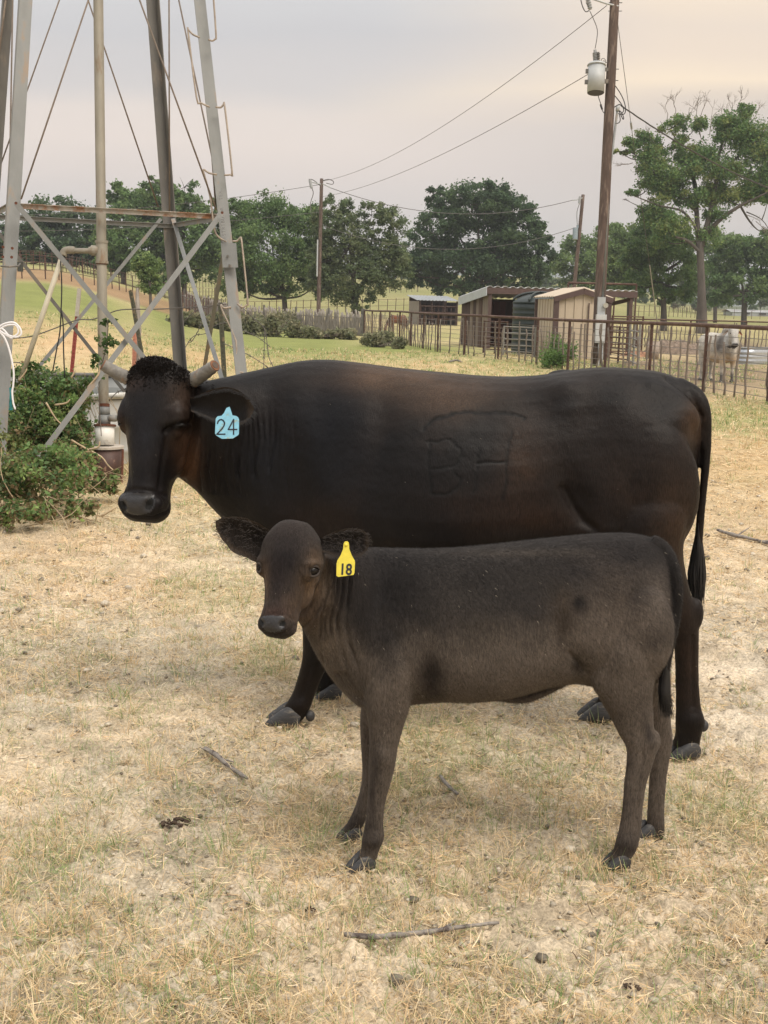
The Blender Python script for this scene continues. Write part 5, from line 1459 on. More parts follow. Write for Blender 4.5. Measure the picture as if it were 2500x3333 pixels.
barbed([(728, 1118), (790, 1145), (850, 1180), (890, 1210)], 14.2, 'lower barbed strand sloping right towards the cow back')
barbed([(790, 1075), (840, 1098), (880, 1130)], 14.1, 'middle barbed strand hanging right of the tower leg')
barbed([(555, 1180), (590, 1150), (620, 1105), (640, 1090), (670, 1085), (700, 1060), (735, 1050)], 13.6, 'barbed strand knotted left of the right tower legs')
barbed([(590, 1055), (640, 1010), (680, 1000), (720, 985)], 13.5, 'short barbed strand above the knotted one')
barbed([(665, 1020), (648, 1070), (625, 1110), (612, 1112)], 13.5, 'hooked wire between the rear tower legs')
barbed([(590, 960), (640, 990), (670, 1035), (690, 1060)], 13.6, 'thin wire crossing the rear brace of the tower')
barbed([(570, 1060), (578, 1110), (595, 1180)], 13.4, 'thin pale loop of wire in front of the dark rear leg', r=.003, barb=9)
barbed([(355, 1305), (385, 1275), (430, 1262)], 10.9, 'barbed strand behind the cow head and well pipe')
barbed([(20, 1188), (60, 1180), (110, 1210), (150, 1225)], 11.4, 'dark barbed strand dipping into the top of the shrub')

# ================================================================== SHRUB OVER THE TOWER FOOT
def leaf_mesh(C, size, seed, upb=.4, fold=.25, asp=.62):
    r = np.random.default_rng(seed); n = len(C)
    nr = r.normal(0, 1, (n, 3)); nr[:, 2] += upb * 2; nr /= np.linalg.norm(nr, axis=1, keepdims=True)
    t = r.normal(0, 1, (n, 3)); t -= nr * (t * nr).sum(1, keepdims=True); t /= np.linalg.norm(t, axis=1, keepdims=True)
    b = np.cross(nr, t); s = (size * (.5 + 1.0 * r.random(n) ** 1.5))[:, None]
    P0 = C - t * s; P1 = C + t * s; A = C + b * s * asp - t * s * .15 + nr * s * fold; B = C - b * s * asp - t * s * .15 + nr * s * fold
    V = np.stack([P0, A, P1, B], 1).reshape(-1, 3)
    i = np.arange(n)[:, None] * 4
    F = np.concatenate([i + np.array([[0, 2, 1]]), i + np.array([[0, 3, 2]])], 0)
    return V, F
M_leaf = mat('leaves', attr=True, rough=0.6, var=0.15, scale=6, spec=0.3, trans=0.42)
M_bark = mat('bark', (0.13, 0.105, 0.085), 0.95, var=.35, scale=8, stretch=(1, 1, .25), bump=.02, bscale=14)
M_twig = mat('pale_twig', (0.40, 0.31, 0.20), 0.85, var=.25, scale=20)
def scatter(lobes, n, seed, sub=22, subr=.30, shell=.55):
    """lobes: (centre, (rx,ry,rz)); returns leaf centres gathered in clumps, and the clump ids"""
    r = np.random.default_rng(seed)
    vol = np.array([l[1][0] * l[1][2] for l in lobes]); pick = r.choice(len(lobes), len(lobes) * sub, p=vol / vol.sum())
    d = r.normal(0, 1, (len(pick), 3)); d /= np.linalg.norm(d, axis=1, keepdims=True)
    rad = shell + (1 - shell) * r.random(len(pick)) ** .7
    cc = np.array([lobes[i][0] for i in pick]) + d * rad[:, None] * np.array([lobes[i][1] for i in pick])
    rs = np.array([min(lobes[i][1]) for i in pick]) * subr * r.uniform(.5, 1.4, len(pick))
    j = r.integers(0, len(pick), n)
    g = r.normal(0, .55, (n, 3)); 
    return cc[j] + g * rs[j][:, None] * np.array([1, 1, .75]), j, len(pick)
def leaf_cols(pal, j, m, n, seed, var=.25, w=.6):
    r = np.random.default_rng(seed); P = np.array(pal)
    cl = P[r.integers(0, len(P), m)] * r.uniform(1 - var, 1 + var, (m, 1))
    return (cl[j] * w + P[r.integers(0, len(P), n)] * (1 - w)) * r.uniform(.8, 1.2, (n, 1))
def plobe(px, py, rx, ry, dep, dz=None):
    k = dep / FPX; return (at(px, py, dep), (rx * k, (dz if dz else (rx + ry) / 2 * k), ry * k))
SH = [plobe(*a) for a in [(120, 1290, 110, 90, 10.75), (220, 1275, 90, 66, 10.8), (60, 1410, 110, 100, 10.6), (180, 1390, 110, 100, 10.7), (235, 1400, 66, 110, 10.8), (282, 1262, 28, 46, 10.9), (10, 1560, 110, 100, 8.7), (130, 1490, 70, 50, 10.6), (240, 1480, 80, 70, 10.5), (-60, 1420, 60, 140, 9.2),
                          (150, 1560, 130, 100, 8.8), (245, 1530, 80, 80, 9.3), (335, 1575, 50, 38, 9.5), (60, 1680, 120, 50, 8.2), (200, 1650, 110, 40, 8.5), (100, 1222, 60, 40, 10.8), (-110, 1450, 90, 200, 8.8), (386, 1545, 20, 24, 9.8)]]
shrub = thing('shrub', at(150, 1600, 9.0) * [1, 1, 0], 'dense green leafy shrub with dry twigs around the tower foot', 'shrub')
C_, j_, m_ = scatter(SH, 34000, 3, 30, .38, .35)
gz = TH(C_[:, 0], C_[:, 1]); C_[:, 2] = np.maximum(C_[:, 2], gz + rng.uniform(.01, .15, len(C_)))
v, f = leaf_mesh(C_, .019, 5, .35)
pal = [(.14, .24, .075), (.19, .30, .10), (.10, .18, .07), (.27, .37, .12), (.09, .16, .075), (.28, .27, .12)]
cc = leaf_cols(pal, j_, m_, len(C_), 7)
cc = np.repeat(cc, 4, 0)
hh = v[:, 2]
dryk = np.repeat((np.random.default_rng(3).random(len(C_)) < np.clip(.50 - C_[:, 2] * .75, .05, .6)), 4)
cc[dryk] = np.array([.28, .21, .115]) * np.random.default_rng(9).uniform(.5, 1.3, (dryk.sum(), 1))
props(mk('leaves', v, f, M_leaf, shrub, cc), kind='stuff')
# brown stems inside
mb = MB(); r_ = random.Random(21)
for i in range(130):
    l = r_.choice(SH); c = np.array(l[0]); b = np.array([c[0] + r_.uniform(-.5, .5), c[1] + r_.uniform(-.3, .3), 0.0])
    tip = c + np.array([r_.uniform(-1, 1) * l[1][0], r_.uniform(-1, 1) * l[1][1], r_.uniform(-1, 1.1) * l[1][2]]); mid = (b + tip) / 2 + np.array([r_.uniform(-.15, .15), r_.uniform(-.15, .15), r_.uniform(-.05, .1)])
    mb.tube(smooth_line([b, mid, tip], 4), np.linspace(.0045, .0012, 9), 4)
props(mb.make('stems', M_twig, shrub), kind='stuff')
for L_ in ([(232, 1432), (280, 1460), (330, 1487), (352, 1515), (375, 1535)], [(290, 1463), (320, 1455), (325, 1437)], [(167, 1470), (182, 1510), (188, 1545), (175, 1580), (165, 1590)], [(178, 1545), (192, 1560)],
           [(50, 1575), (80, 1612), (105, 1650), (102, 1685)], [(232, 1230), (246, 1205)], [(150, 1310), (180, 1360), (200, 1380)], [(180, 1318), (215, 1312), (228, 1300)], [(285, 1262), (320, 1220), (325, 1190)], [(220, 1690), (245, 1665), (260, 1668)], [(330, 1680), (380, 1650)],
           [(20, 1480), (22, 1540)], [(60, 1240), (80, 1215), (88, 1200)], [(-10, 1545), (30, 1540)]):
    dd = 8.75 if L_[0][1] > 1560 else (9.3 if L_[0][1] > 1450 else 10.3)
    if L_[0][0] > 320: dd = 8.5
    P = smooth_line([at(x, y, dd) for x, y in L_], 4); mb = MB(); mb.tube(P, np.linspace(.009, .005, len(P)), 6); mb.make('branch', M_twig, shrub, True)
# vine climbing the pipe
vine = thing('vine', at(345, 1400, 10.5) * [1, 1, 0], 'thin leafy vine climbing beside the grey water pipe', 'vine')
VL = [plobe(*a) for a in [(352, 1120, 34, 28, 10.55), (375, 1110, 18, 14, 10.55), (345, 1050, 16, 14, 10.55), (370, 1046, 16, 8, 10.55), (310, 1180, 22, 30, 10.5), (325, 1215, 25, 30, 10.5), (300, 1240, 20, 30, 10.5)]]
C_, j_, m_ = scatter(VL, 340, 8, 5, .5, .1); v, f = leaf_mesh(C_, .021, 9, .3)
props(mk('leaves', v, f, M_leaf, vine, np.repeat(leaf_cols([(.09, .16, .05), (.13, .21, .07), (.06, .11, .04)], j_, m_, len(C_), 4), 4, 0)), kind='stuff')
mb = MB(); mb.tube(smooth_line([at(330, 1420, 10.55), at(322, 1250, 10.55), at(345, 1130, 10.55), at(352, 1060, 10.55), at(348, 1040, 10.55)], 5), .004, 5); mb.make('stem', M_bark, vine)

# ---- ground litter at the shrub foot, fallen sticks, dung
M_stick = mat('weathered_stick', (0.25, 0.225, 0.20), 0.9, var=.35, scale=60, patch=(.07, .055, .05), pscale=30, pamt=.5, stretch=(1, 1, 1), bump=.004, bscale=90)
def stick(pts, rpx, label, seed, side=()):
    r_ = random.Random(seed)
    P = []
    for x, y in pts:
        g = ground(x, y); P.append(g + np.array([0, 0, rpx * np.linalg.norm(g - C0) / FPX * .8 + .016]))
    P = smooth_line(P, 6); k = np.linalg.norm(P[0] - C0) / FPX
    n_ = len(P); rad = [rpx * k * (1 - .55 * abs(i / (n_ - 1) - .35) ** 1.5 * 1.6) * r_.uniform(.85, 1.15) for i in range(n_)]
    mb = MB(); mb.tube([p + np.array([r_.uniform(-1, 1), r_.uniform(-1, 1), r_.uniform(-.5, 1)]) * rpx * k * .12 for p in P], rad, 9)
    for i0, dx, dy, dz, ln in side:
        p = P[i0]; d = np.array([dx, dy, dz], float); d /= np.linalg.norm(d); mb.tube([p, p + d * ln * .5, p + d * ln + np.array([0, 0, -.003])], [rpx * k * .5, rpx * k * .4, rpx * k * .15], 6)
    return props(mb.make('fallen_stick', M_stick, None, True), label, 'stick', 'dead sticks lying on the ground')
stick([(1122, 3068), (1200, 3076), (1300, 3070), (1400, 3060), (1500, 3044), (1622, 3030)], 9.5, 'long grey bark-stripped stick lying in the foreground dirt', 1, ((20, .3, .2, .1, .05), (9, .2, -.4, .05, .03)))
stick([(668, 2456), (705, 2480), (745, 2515), (805, 2556)], 8, 'short grey forked stick left of the calf forelegs', 2, ((8, .6, -.5, .1, .07), (4, -.6, .4, .1, .06)))
stick([(1432, 2545), (1458, 2578), (1490, 2606)], 6.5, 'tiny dark stick under the calf belly', 3)
stick([(2335, 1737), (2380, 1752), (2440, 1765), (2540, 1792)], 6, 'dead branch on the dry grass at the right edge', 4, ((8, .4, .5, .1, .25), (14, .6, -.4, .1, .15)))
stick([(1462, 1181), (1485, 1177), (1504, 1182)], 3, 'small dark stick on the grass beyond the cow back', 5)
M_dung = mat('dung', (0.055, 0.035, 0.022), 0.95, var=.5, scale=60, bump=.01, bscale=80)
def dung(px, py, rpx, label, seed):
    g = ground(px, py); k = np.linalg.norm(g - C0) / FPX; r_ = random.Random(seed); mb = MB()
    for i in range(26):
        a = r_.uniform(0, 6.28); q = r_.random() ** .6 * rpx * k
        s_ = rpx * k * r_.uniform(.18, .38); v = iv * s_ * np.random.default_rng(seed * 50 + i).uniform(.6, 1.2, (len(iv), 1)) * [1, 1, .6] + g + [q * math.cos(a) * 1.3, q * math.sin(a), s_ * .3 + .008 + .012 * (1 - q / (rpx * k))]
        mb.add(v, iff)
    props(mb.make('dung', M_dung, None), label, 'dung', 'dried dung lumps on the lot')
dung(572, 2690, 36, 'dark crumbly dung lump on the ground at left', 1); dung(2055, 3228, 20, 'small dark dung lump at the bottom right', 2); dung(1010, 2975, 14, 'tiny dark dung crumbs near the bottom centre', 3)

# ================================================================== TREES
PALS = {'dark': [(0.070, 0.120, 0.061), (0.093, 0.154, 0.070), (0.116, 0.181, 0.081), (0.055, 0.097, 0.055)],
        'mid': [(0.116, 0.197, 0.070), (0.151, 0.244, 0.088), (0.097, 0.162, 0.070), (0.197, 0.278, 0.104)],
        'light': [(0.197, 0.278, 0.104), (0.162, 0.244, 0.097), (0.244, 0.313, 0.116), (0.128, 0.197, 0.084)],
        'oak': [(0.128, 0.181, 0.088), (0.162, 0.213, 0.107), (0.104, 0.148, 0.078), (0.197, 0.232, 0.116)],
        'big': [(0.116, 0.213, 0.078), (0.144, 0.251, 0.088), (0.186, 0.278, 0.093), (0.093, 0.167, 0.070), (0.278, 0.302, 0.104)]}
def tree(label, dep, lobes, trunk, limbs, nleaf, leaf, pal, seed, group='trees beyond the fences', sub=24, subr=.26, shell=.5, twigs=(), name='tree', flat=.8):
    r_ = random.Random(seed)
    tb = at(trunk[0][0], trunk[0][1], dep); zb = float(TH(tb[0], tb[1]))
    root = thing(name, (tb[0], tb[1], zb), label, 'tree', group)
    k = dep / FPX
    LB = []
    for px, py, rx, ry in lobes:
        off = r_.uniform(-.5, .5) * min(rx, ry) * k * 1.2
        c = at(px, py, dep + off)
        LB.append((c, (rx * k, max(rx, ry) * k * flat, ry * k)))
    nleaf = int(nleaf * 1.75); leaf *= .78
    C_, j_, m_ = scatter(LB, nleaf, seed, sub, subr * 1.3, shell)
    zt = TH(C_[:, 0], C_[:, 1]); C_[:, 2] = np.maximum(C_[:, 2], zt + .4)
    v, f = leaf_mesh(C_, leaf, seed + 1, .25)
    cc = leaf_cols(PALS[pal], j_, m_, len(C_), seed + 2)
    props(mk('crown', v, f, M_leaf, root, np.repeat(cc, 4, 0)), kind='stuff')
    mb = MB()
    P = [np.array([tb[0], tb[1], zb - .3])] + [at(x, y, dep) for x, y, r in trunk[1:]]
    rad = [trunk[0][2] * k * 1.15] + [r * k for x, y, r in trunk[1:]]
    PP = smooth_line(np.array([(*p, r) for p, r in zip(P, rad)]), 5)
    mb.tube([q[:3] for q in PP], [max(q[3], .01) for q in PP], 10)
    for lb in limbs:
        dz = r_.uniform(-.6, .6)
        PP = smooth_line(np.array([(*at(x, y, dep + dz * i), r * k) for i, (x, y, r) in enumerate(lb)]), 4)
        mb.tube([q[:3] for q in PP], [max(q[3], .008) for q in PP], 7)
    # limbs into the lobes
    T0 = np.array(P[-1]); LP_ = [np.array(at(x, y, dep)) for lb in limbs for (x, y, r) in lb[1:]]
    for c, rr in LB:
        s_ = np.array(P[r_.randrange(max(1, len(P) - 2), len(P))])
        if len(LP_) > 4: s_ = min(LP_, key=lambda q: np.linalg.norm(q - c) + (2 if q[2] > c[2] else 0))
        mid = (s_ + c) / 2 + np.array([0, 0, -.12 * np.linalg.norm(c - s_)])
        PP = smooth_line([s_, mid, c], 4); mb.tube(PP, np.linspace(2.2 * k + rad[-1] * (.3 if len(LP_) <= 4 else .0), .8 * k, len(PP)), 6)
        for q in range(5):
            e = c + np.array([r_.uniform(-1, 1) * rr[0], r_.uniform(-1, 1) * rr[1], r_.uniform(-.7, 1) * rr[2]]) * .9
            mb.tube([c, (c + e) / 2 + np.array([0, 0, .05]), e], [1.1 * k, .8 * k, .35 * k], 4)
    mb.make('trunk', M_bark2, root, True)
    if twigs:
        mb = MB()
        def grow(p, d, ln, r, lev):
            d = d / np.linalg.norm(d); q = p + d * ln; m_ = (p + q) / 2 + np.array([r_.gauss(0, .06), r_.gauss(0, .06), r_.gauss(0, .06)]) * ln
            mb.tube([p, m_, q], [r, r * .8, r * .55], 4)
            if lev > 0:
                for _ in range(r_.choice((2, 3, 3))):
                    grow(p + (q - p) * r_.uniform(.45, 1), d + np.array([r_.gauss(0, .45), r_.gauss(0, .45), r_.gauss(.05, .4)]), ln * r_.uniform(.5, .8), r * .62, lev - 1)
        for x, y, dx, dy, ln in twigs:
            grow(at(x, y, dep), np.array([dx, r_.uniform(-.3, .3), dy]), ln * .72 * k, 1.2 * k, 3)
        props(mb.make('bare_twigs', M_dtwig, root), kind='stuff')
    return root
M_bark2 = mat('tree_bark', (0.085, 0.072, 0.062), 0.95, var=.35, scale=3, stretch=(1, 1, .25))
M_dtwig = mat('dead_twigs', (0.20, 0.165, 0.14), .9, var=.2)
def auto(px, y0, dep): return [(px, y0, 8)]
tree('low dark tree mass at the far left behind the tower leg', 120, [(80, 835, 90, 34), (200, 840, 90, 34), (300, 838, 80, 34), (-40, 840, 80, 34), (110, 740, 60, 60), (180, 710, 90, 65), (260, 730, 80, 70), (60, 800, 70, 70), (150, 800, 80, 60), (240, 820, 90, 50), (310, 790, 60, 70), (-30, 780, 80, 90), (340, 850, 60, 40), (100, 850, 80, 30)], [(190, 890, 8), (190, 830, 7)], [], 15000, .22, 'dark', 1)
tree('tall feathery tree seen between pipe and dark tower leg', 110, [(400, 640, 50, 50), (440, 700, 60, 70), (380, 720, 50, 60), (420, 800, 60, 60), (355, 640, 18, 25), (350, 790, 50, 60), (380, 855, 70, 30), (440, 860, 60, 30)], [(400, 900, 7), (405, 820, 7)], [], 9000, .19, 'mid', 2)
tree('tallest tree right behind the dark rear tower leg', 112, [(500, 600, 36, 40), (480, 660, 60, 50), (540, 680, 60, 60), (510, 760, 80, 70), (540, 840, 60, 50), (470, 830, 50, 50)], [(512, 920, 8), (510, 850, 7)], [], 11000, .19, 'mid', 3)
tree('bushy tree between the rear and right tower legs', 108, [(600, 610, 50, 42), (590, 680, 55, 60), (640, 700, 60, 70), (600, 770, 70, 70), (660, 800, 60, 70), (700, 690, 40, 60), (620, 860, 80, 50), (740, 760, 50, 70), (700, 860, 60, 60), (560, 900, 60, 40), (720, 660, 30, 40)], [(600, 930, 8), (600, 870, 7)], [], 13000, .19, 'mid', 4)
tree('small bright green tree standing behind the tower braces', 64, [(480, 880, 38, 50), (450, 860, 30, 30), (500, 850, 26, 36), (490, 930, 36, 28)], [(492, 975, 5), (488, 920, 4)], [], 5000, .085, 'light', 5)
tree('broad light green tree just right of the tower', 92, [(870, 700, 90, 65), (800, 740, 60, 80), (930, 700, 80, 60), (980, 760, 70, 90), (870, 820, 120, 90), (820, 900, 80, 50), (940, 890, 100, 70), (1010, 850, 50, 80), (770, 690, 40, 50), (1030, 930, 50, 50), (770, 820, 50, 80), (860, 930, 90, 45), (1040, 720, 40, 60), (760, 930, 50, 40)],
     [(930, 1020, 9), (925, 970, 8), (910, 900, 8)], [], 30000, .13, 'mid', 6, sub=30)
tree('grey-green oak with forked top behind the picket fence', 86, [(1050, 900, 60, 60), (1230, 870, 60, 50), (1095, 670, 50, 45), (1070, 740, 60, 60), (1130, 720, 50, 60), (1120, 810, 90, 70), (1210, 700, 45, 50), (1190, 770, 50, 60), (1275, 740, 50, 60), (1260, 820, 70, 60), (1060, 850, 60, 60), (1150, 890, 90, 60), (1110, 950, 60, 50), (1210, 930, 50, 50), (1310, 850, 45, 50), (1290, 900, 50, 40), (1180, 985, 50, 30), (1090, 790, 50, 50)],
     [(1158, 1060, 10), (1156, 1000, 9), (1150, 900, 8), (1140, 800, 6)], [[(1150, 900, 6), (1200, 820, 4), (1215, 740, 2)]], 26000, .115, 'oak', 7, sub=26, subr=.24)
tree('huge dark round oak in the middle of the treeline', 112, [(1345, 820, 45, 60), (1330, 880, 40, 40), (1560, 670, 120, 75), (1450, 660, 60, 50), (1650, 680, 90, 60), (1420, 760, 80, 80), (1560, 780, 150, 100), (1700, 780, 90, 90), (1500, 870, 150, 80), (1660, 880, 120, 70), (1390, 860, 70, 70), (1770, 830, 40, 60), (1580, 640, 60, 45), (1420, 640, 40, 35), (1350, 900, 40, 50), (1760, 760, 40, 40), (1740, 900, 60, 50), (1480, 930, 110, 35), (1630, 930, 100, 35)],
     [(1560, 1030, 14), (1560, 930, 12), (1555, 850, 10)], [], 46000, .17, 'dark', 8, sub=40, subr=.2)
tree('thin light tree behind the tan shed left of the big pole', 135, [(1890, 820, 70, 60), (1850, 880, 60, 60), (1930, 880, 70, 70), (1990, 770, 50, 50), (1960, 830, 60, 60)], [(1900, 980, 7), (1895, 900, 6)], [], 11000, .2, 'light', 9, shell=.4)
tree('loose light green tree just right of the big pole', 118, [(2020, 760, 50, 45), (2050, 810, 70, 60), (2000, 850, 60, 60), (2080, 880, 70, 60), (2010, 930, 70, 40), (2110, 790, 50, 60)], [(2050, 1000, 7), (2050, 900, 6)], [], 13000, .18, 'light', 10)
tree('spreading tree under the tall one with its own dark trunk', 96, [(2140, 720, 60, 45), (2120, 800, 80, 60), (2060, 860, 50, 50), (2180, 850, 80, 70), (2110, 920, 80, 50), (2210, 760, 50, 50), (2230, 930, 50, 50), (2070, 930, 40, 30), (2160, 960, 60, 30)],
     [(2162, 1045, 11), (2160, 990, 9), (2150, 920, 7)], [[(2170, 880, 5), (2215, 850, 4), (2248, 825, 3)]], 17000, .14, 'mid', 11)
tree('round green tree at the right edge beyond the field', 125, [(2400, 810, 80, 55), (2460, 850, 70, 80), (2360, 870, 50, 60), (2430, 930, 90, 50), (2510, 800, 50, 60), (2330, 940, 40, 50), (2540, 900, 60, 90)], [(2424, 1020, 9), (2424, 960, 8)], [], 17000, .2, 'mid', 12)
tree('pale willow-like tree behind the tall tree trunk', 140, [(2240, 800, 50, 60), (2330, 800, 50, 60), (2320, 880, 60, 50), (2260, 900, 40, 60), (2370, 960, 40, 30)], [(2330, 1015, 6), (2330, 930, 5)], [], 8000, .2, 'light', 13)
H = [(2060, 468, 45, 22), (2020, 495, 30, 14), (2095, 450, 28, 22), (2160, 415, 28, 28), (2205, 400, 36, 32), (2235, 450, 36, 20), (2275, 405, 26, 26), (2150, 475, 30, 26), (2135, 545, 62, 42), (2180, 590, 80, 50), (2210, 475, 36, 22), (2300, 505, 60, 38), (2265, 545, 56, 32), (2395, 395, 46, 44),
     (2430, 450, 76, 50), (2475, 495, 60, 42), (2400, 550, 62, 40), (2120, 600, 46, 26), (2066, 632, 34, 12), (2040, 652, 20, 8), (2190, 635, 70, 30), (2400, 640, 80, 34), (2475, 600, 36, 52), (2340, 610, 50, 30), (2520, 560, 50, 60), (2420, 360, 34, 24), (2370, 440, 40, 44), (2340, 560, 50, 40), (2240, 520, 50, 40), (2110, 500, 40, 30), (2320, 640, 50, 36), (2260, 640, 50, 36), (2450, 620, 60, 40), (2350, 400, 30, 24),
     (2130, 690, 50, 38), (2190, 730, 52, 40), (2330, 700, 50, 26), (2310, 770, 40, 30), (2500, 650, 50, 22), (2150, 780, 36, 20)]
tree('tallest tree at right with bare twigs at its top', 90, H, [(2287, 1050, 19), (2284, 960, 14), (2281, 870, 12), (2278, 790, 12)],
     [[(2276, 800, 11), (2268, 700, 8), (2262, 600, 7), (2235, 520, 5), (2205, 460, 3), (2180, 420, 2)], [(2282, 800, 11), (2310, 700, 9), (2332, 590, 7), (2340, 500, 5), (2372, 420, 3)],
      [(2290, 770, 8), (2350, 710, 7), (2410, 670, 5), (2470, 640, 3), (2530, 610, 2)], [(2268, 690, 6), (2215, 640, 4), (2160, 600, 3), (2090, 520, 2), (2040, 490, 1.5)], [(2275, 760, 5), (2225, 690, 4), (2150, 670, 3), (2070, 640, 1.5)],
      [(2335, 560, 5), (2390, 520, 4), (2450, 470, 3), (2500, 430, 2)], [(2240, 530, 4), (2200, 560, 3), (2140, 500, 2)], [(2286, 830, 6), (2240, 785, 5), (2200, 772, 3)], [(2410, 670, 4), (2440, 720, 3), (2470, 750, 1.6), (2490, 740, 1)], [(2430, 690, 2), (2480, 715, 1.4), (2510, 760, 1)]],
     46000, .115, 'big', 14, 'trees beyond the fences', 16, .50, .15,
     [(2170, 400, -.2, 1, 70), (2200, 380, -.3, 1, 60), (2230, 420, .1, 1, 90), (2265, 400, .0, 1, 80), (2280, 380, .3, 1, 60), (2310, 440, .1, 1, 90), (2335, 430, .3, 1, 80), (2380, 380, .1, 1, 70), (2400, 350, .4, 1, 55), (2440, 400, .5, .8, 60), (2480, 440, .6, .9, 60), (2140, 470, -.8, .6, 60), (2460, 720, .6, -.5, 60), (2430, 700, .8, -.3, 70),
      (2110, 640, .3, -.8, 40), (2060, 530, -.9, -.2, 50), (2360, 620, .9, .1, 60), (2290, 470, -.3, .9, 70), (2100, 470, -.7, .5, 50)])
# distant wood closing the gaps
def wood(x0, x1, y0, y1, dep, n, pal, seed, label, leaf):
    r = np.random.default_rng(seed); m = int((x1 - x0) / 38) + 1
    LB = []
    for i in range(m):
        px = x0 + (x1 - x0) * (i + .5) / m; top = y0 + r.uniform(0, .45) * (y1 - y0); k = dep / FPX
        c = at(px, (top + y1) / 2, dep + r.uniform(-10, 10)); LB.append((c, (32 * k, 30 * k, (y1 - top) / 2 * k)))
    C_, j_, m_ = scatter(LB, n, seed, 12, .35, .4); zt = TH(C_[:, 0], C_[:, 1]); C_[:, 2] = np.maximum(C_[:, 2], zt + .2)
    v, f = leaf_mesh(C_, leaf, seed); o = mk('distant_wood', v, f, M_leaf, None, np.repeat(leaf_cols(PALS[pal], j_, m_, len(C_), seed), 4, 0))
    props(o, label, 'wood', None, 'stuff')
wood(-150, 760, 790, 868, 210, 14000, 'oak', 30, 'far hazy woodland on the left skyline', .42)
wood(700, 1350, 850, 905, 290, 9000, 'oak', 31, 'far hazy woodland between the middle trees', .45)
wood(1760, 2620, 880, 1003, 230, 16000, 'oak', 32, 'far hazy woodland behind the right hand trees', .42)

# ================================================================== POWER LINE
M_pole = mat('pole_wood', (0.085, 0.058, 0.046), 0.95, var=.3, scale=3.5, stretch=(4, 4, .25), patch=(.16, .12, .095), pscale=2.5, pamt=.45, bump=.01, bscale=10)
M_grey = mat('grey_enamel', (0.40, 0.42, 0.43), 0.5, var=.08, scale=6)
M_porc = mat('porcelain', (0.30, 0.31, 0.32), 0.3, var=.1)
M_line = mat('line_wire', (0.10, 0.095, 0.09), 0.6, var=.1)
M_darkm = mat('dark_metal', (0.06, 0.055, 0.055), 0.6, var=.2)
pb = ground(1943, 1192); D1 = float((pb - C0) @ _f)
def pole(label, top, bot, dep, r_t, r_b, ext=1.0):
    A = at(*top, dep); B = at(*bot, dep); zb = float(TH(B[0], B[1])); D = A - B; B = B + D * ((zb - B[2]) / D[2]); A = A + D / np.linalg.norm(D) * ext
    t = thing('utility_pole', (B[0], B[1], zb), label, 'utility pole', 'utility poles')
    k = dep / FPX; mb = MB(); mb.tube([B + (A - B) * s_ for s_ in np.linspace(-.02, 1, 10)], [(r_b + (r_t - r_b) * s_) * k for s_ in np.linspace(0, 1, 10)], 18); mb.make('shaft', M_pole, t, True)
    return t
P1 = pole('tall brown utility pole in front with transformer and meter', (2002, -20), (1942, 1192), D1, 14.5, 19.5, 1.2)
k1 = D1 / FPX
p1 = lambda x, y, dd=0.0: at(x, y, D1 + dd)
for y in (9, 36, 225, 262):
    x = 2002 - (y / 1192) * 60
    MB().tube([p1(x - 20, y), p1(x + 24 - y * .0, y)], .012, 6).make('bolt', M_darkm, P1)
MB().tube([p1(2013, 20, -.1), p1(1975, 12, -.12), p1(1925, -5, -.12)], .028, 8).make('crossarm', M_grey, P1)
MB().tube([p1(2010, 355, -.02), p1(1985, 560, -.06), p1(1962, 972, -.18)], .035, 12).make('conduit', M_galv, P1, True)
mb = MB(); mb.tube([p1(2009, 362, -.03), p1(2011, 350, -.03), p1(2016, 345, -.03)], [.05, .065, .03], 12); mb.make('weatherhead', M_grey, P1, True)
def loop(pts, r=.014, parent=P1, name='cable', m_=M_blackcable, dd=-.05):
    mb = MB(); mb.tube(smooth_line([p1(x, y, dd) for x, y in pts], 4), r, 6); return mb.make(name, m_, parent, True)
loop([(2001, 277), (2020, 305), (2033, 335), (2036, 360), (2030, 372), (2012, 370)]); loop([(2000, 310), (2020, 335), (2028, 350), (2030, 360), (2022, 372)])
loop([(2012, 355), (2020, 372), (2028, 388), (2030, 382), (2022, 365), (2012, 358)]); loop([(2016, 372), (2019, 390), (2014, 400), (2002, 402)]); loop([(1998, 350), (2015, 340), (2022, 344)])
loop([(1946, 305), (1950, 322), (1957, 342), (1962, 362), (1970, 370)], .012); MB().tube([p1(1955, 340, -.06), p1(1960, 356, -.06)], .03, 8).make('connector', M_blackcable, P1)
# cut-out at the top left
cut = thing('fuse_cutout', p1(1910, 30), 'grey porcelain fuse cutout hanging at the top of the near pole', 'fuse cutout')
mb = MB(); mb.tube([p1(1912, -12, -.12), p1(1922, 30, -.12)], .05, 10)
for i in range(5): mb.tube([p1(1912 + i * 2, -8 + i * 8, -.12), p1(1912.6 + i * 2, -5.5 + i * 8, -.12)], .075, 10)
mb.make('insulator', M_porc, cut)
mb = MB(); mb.tube(smooth_line([p1(1890, -4, -.12), p1(1896, 20, -.12), p1(1906, 38, -.12), p1(1918, 34, -.12)], 3), .016, 6); mb.tube([p1(1908, 8, -.12), p1(1916, 24, -.12)], .014, 6); mb.make('fuse_tube', M_darkm, cut)
MB().tube(smooth_line([p1(1920, 36, -.12), p1(1932, 62, -.12), p1(1944, 95, -.12), p1(1943, 125, -.12), p1(1937, 158, -.12)], 4), .012, 6).make('lead_wire', M_line, cut, True)
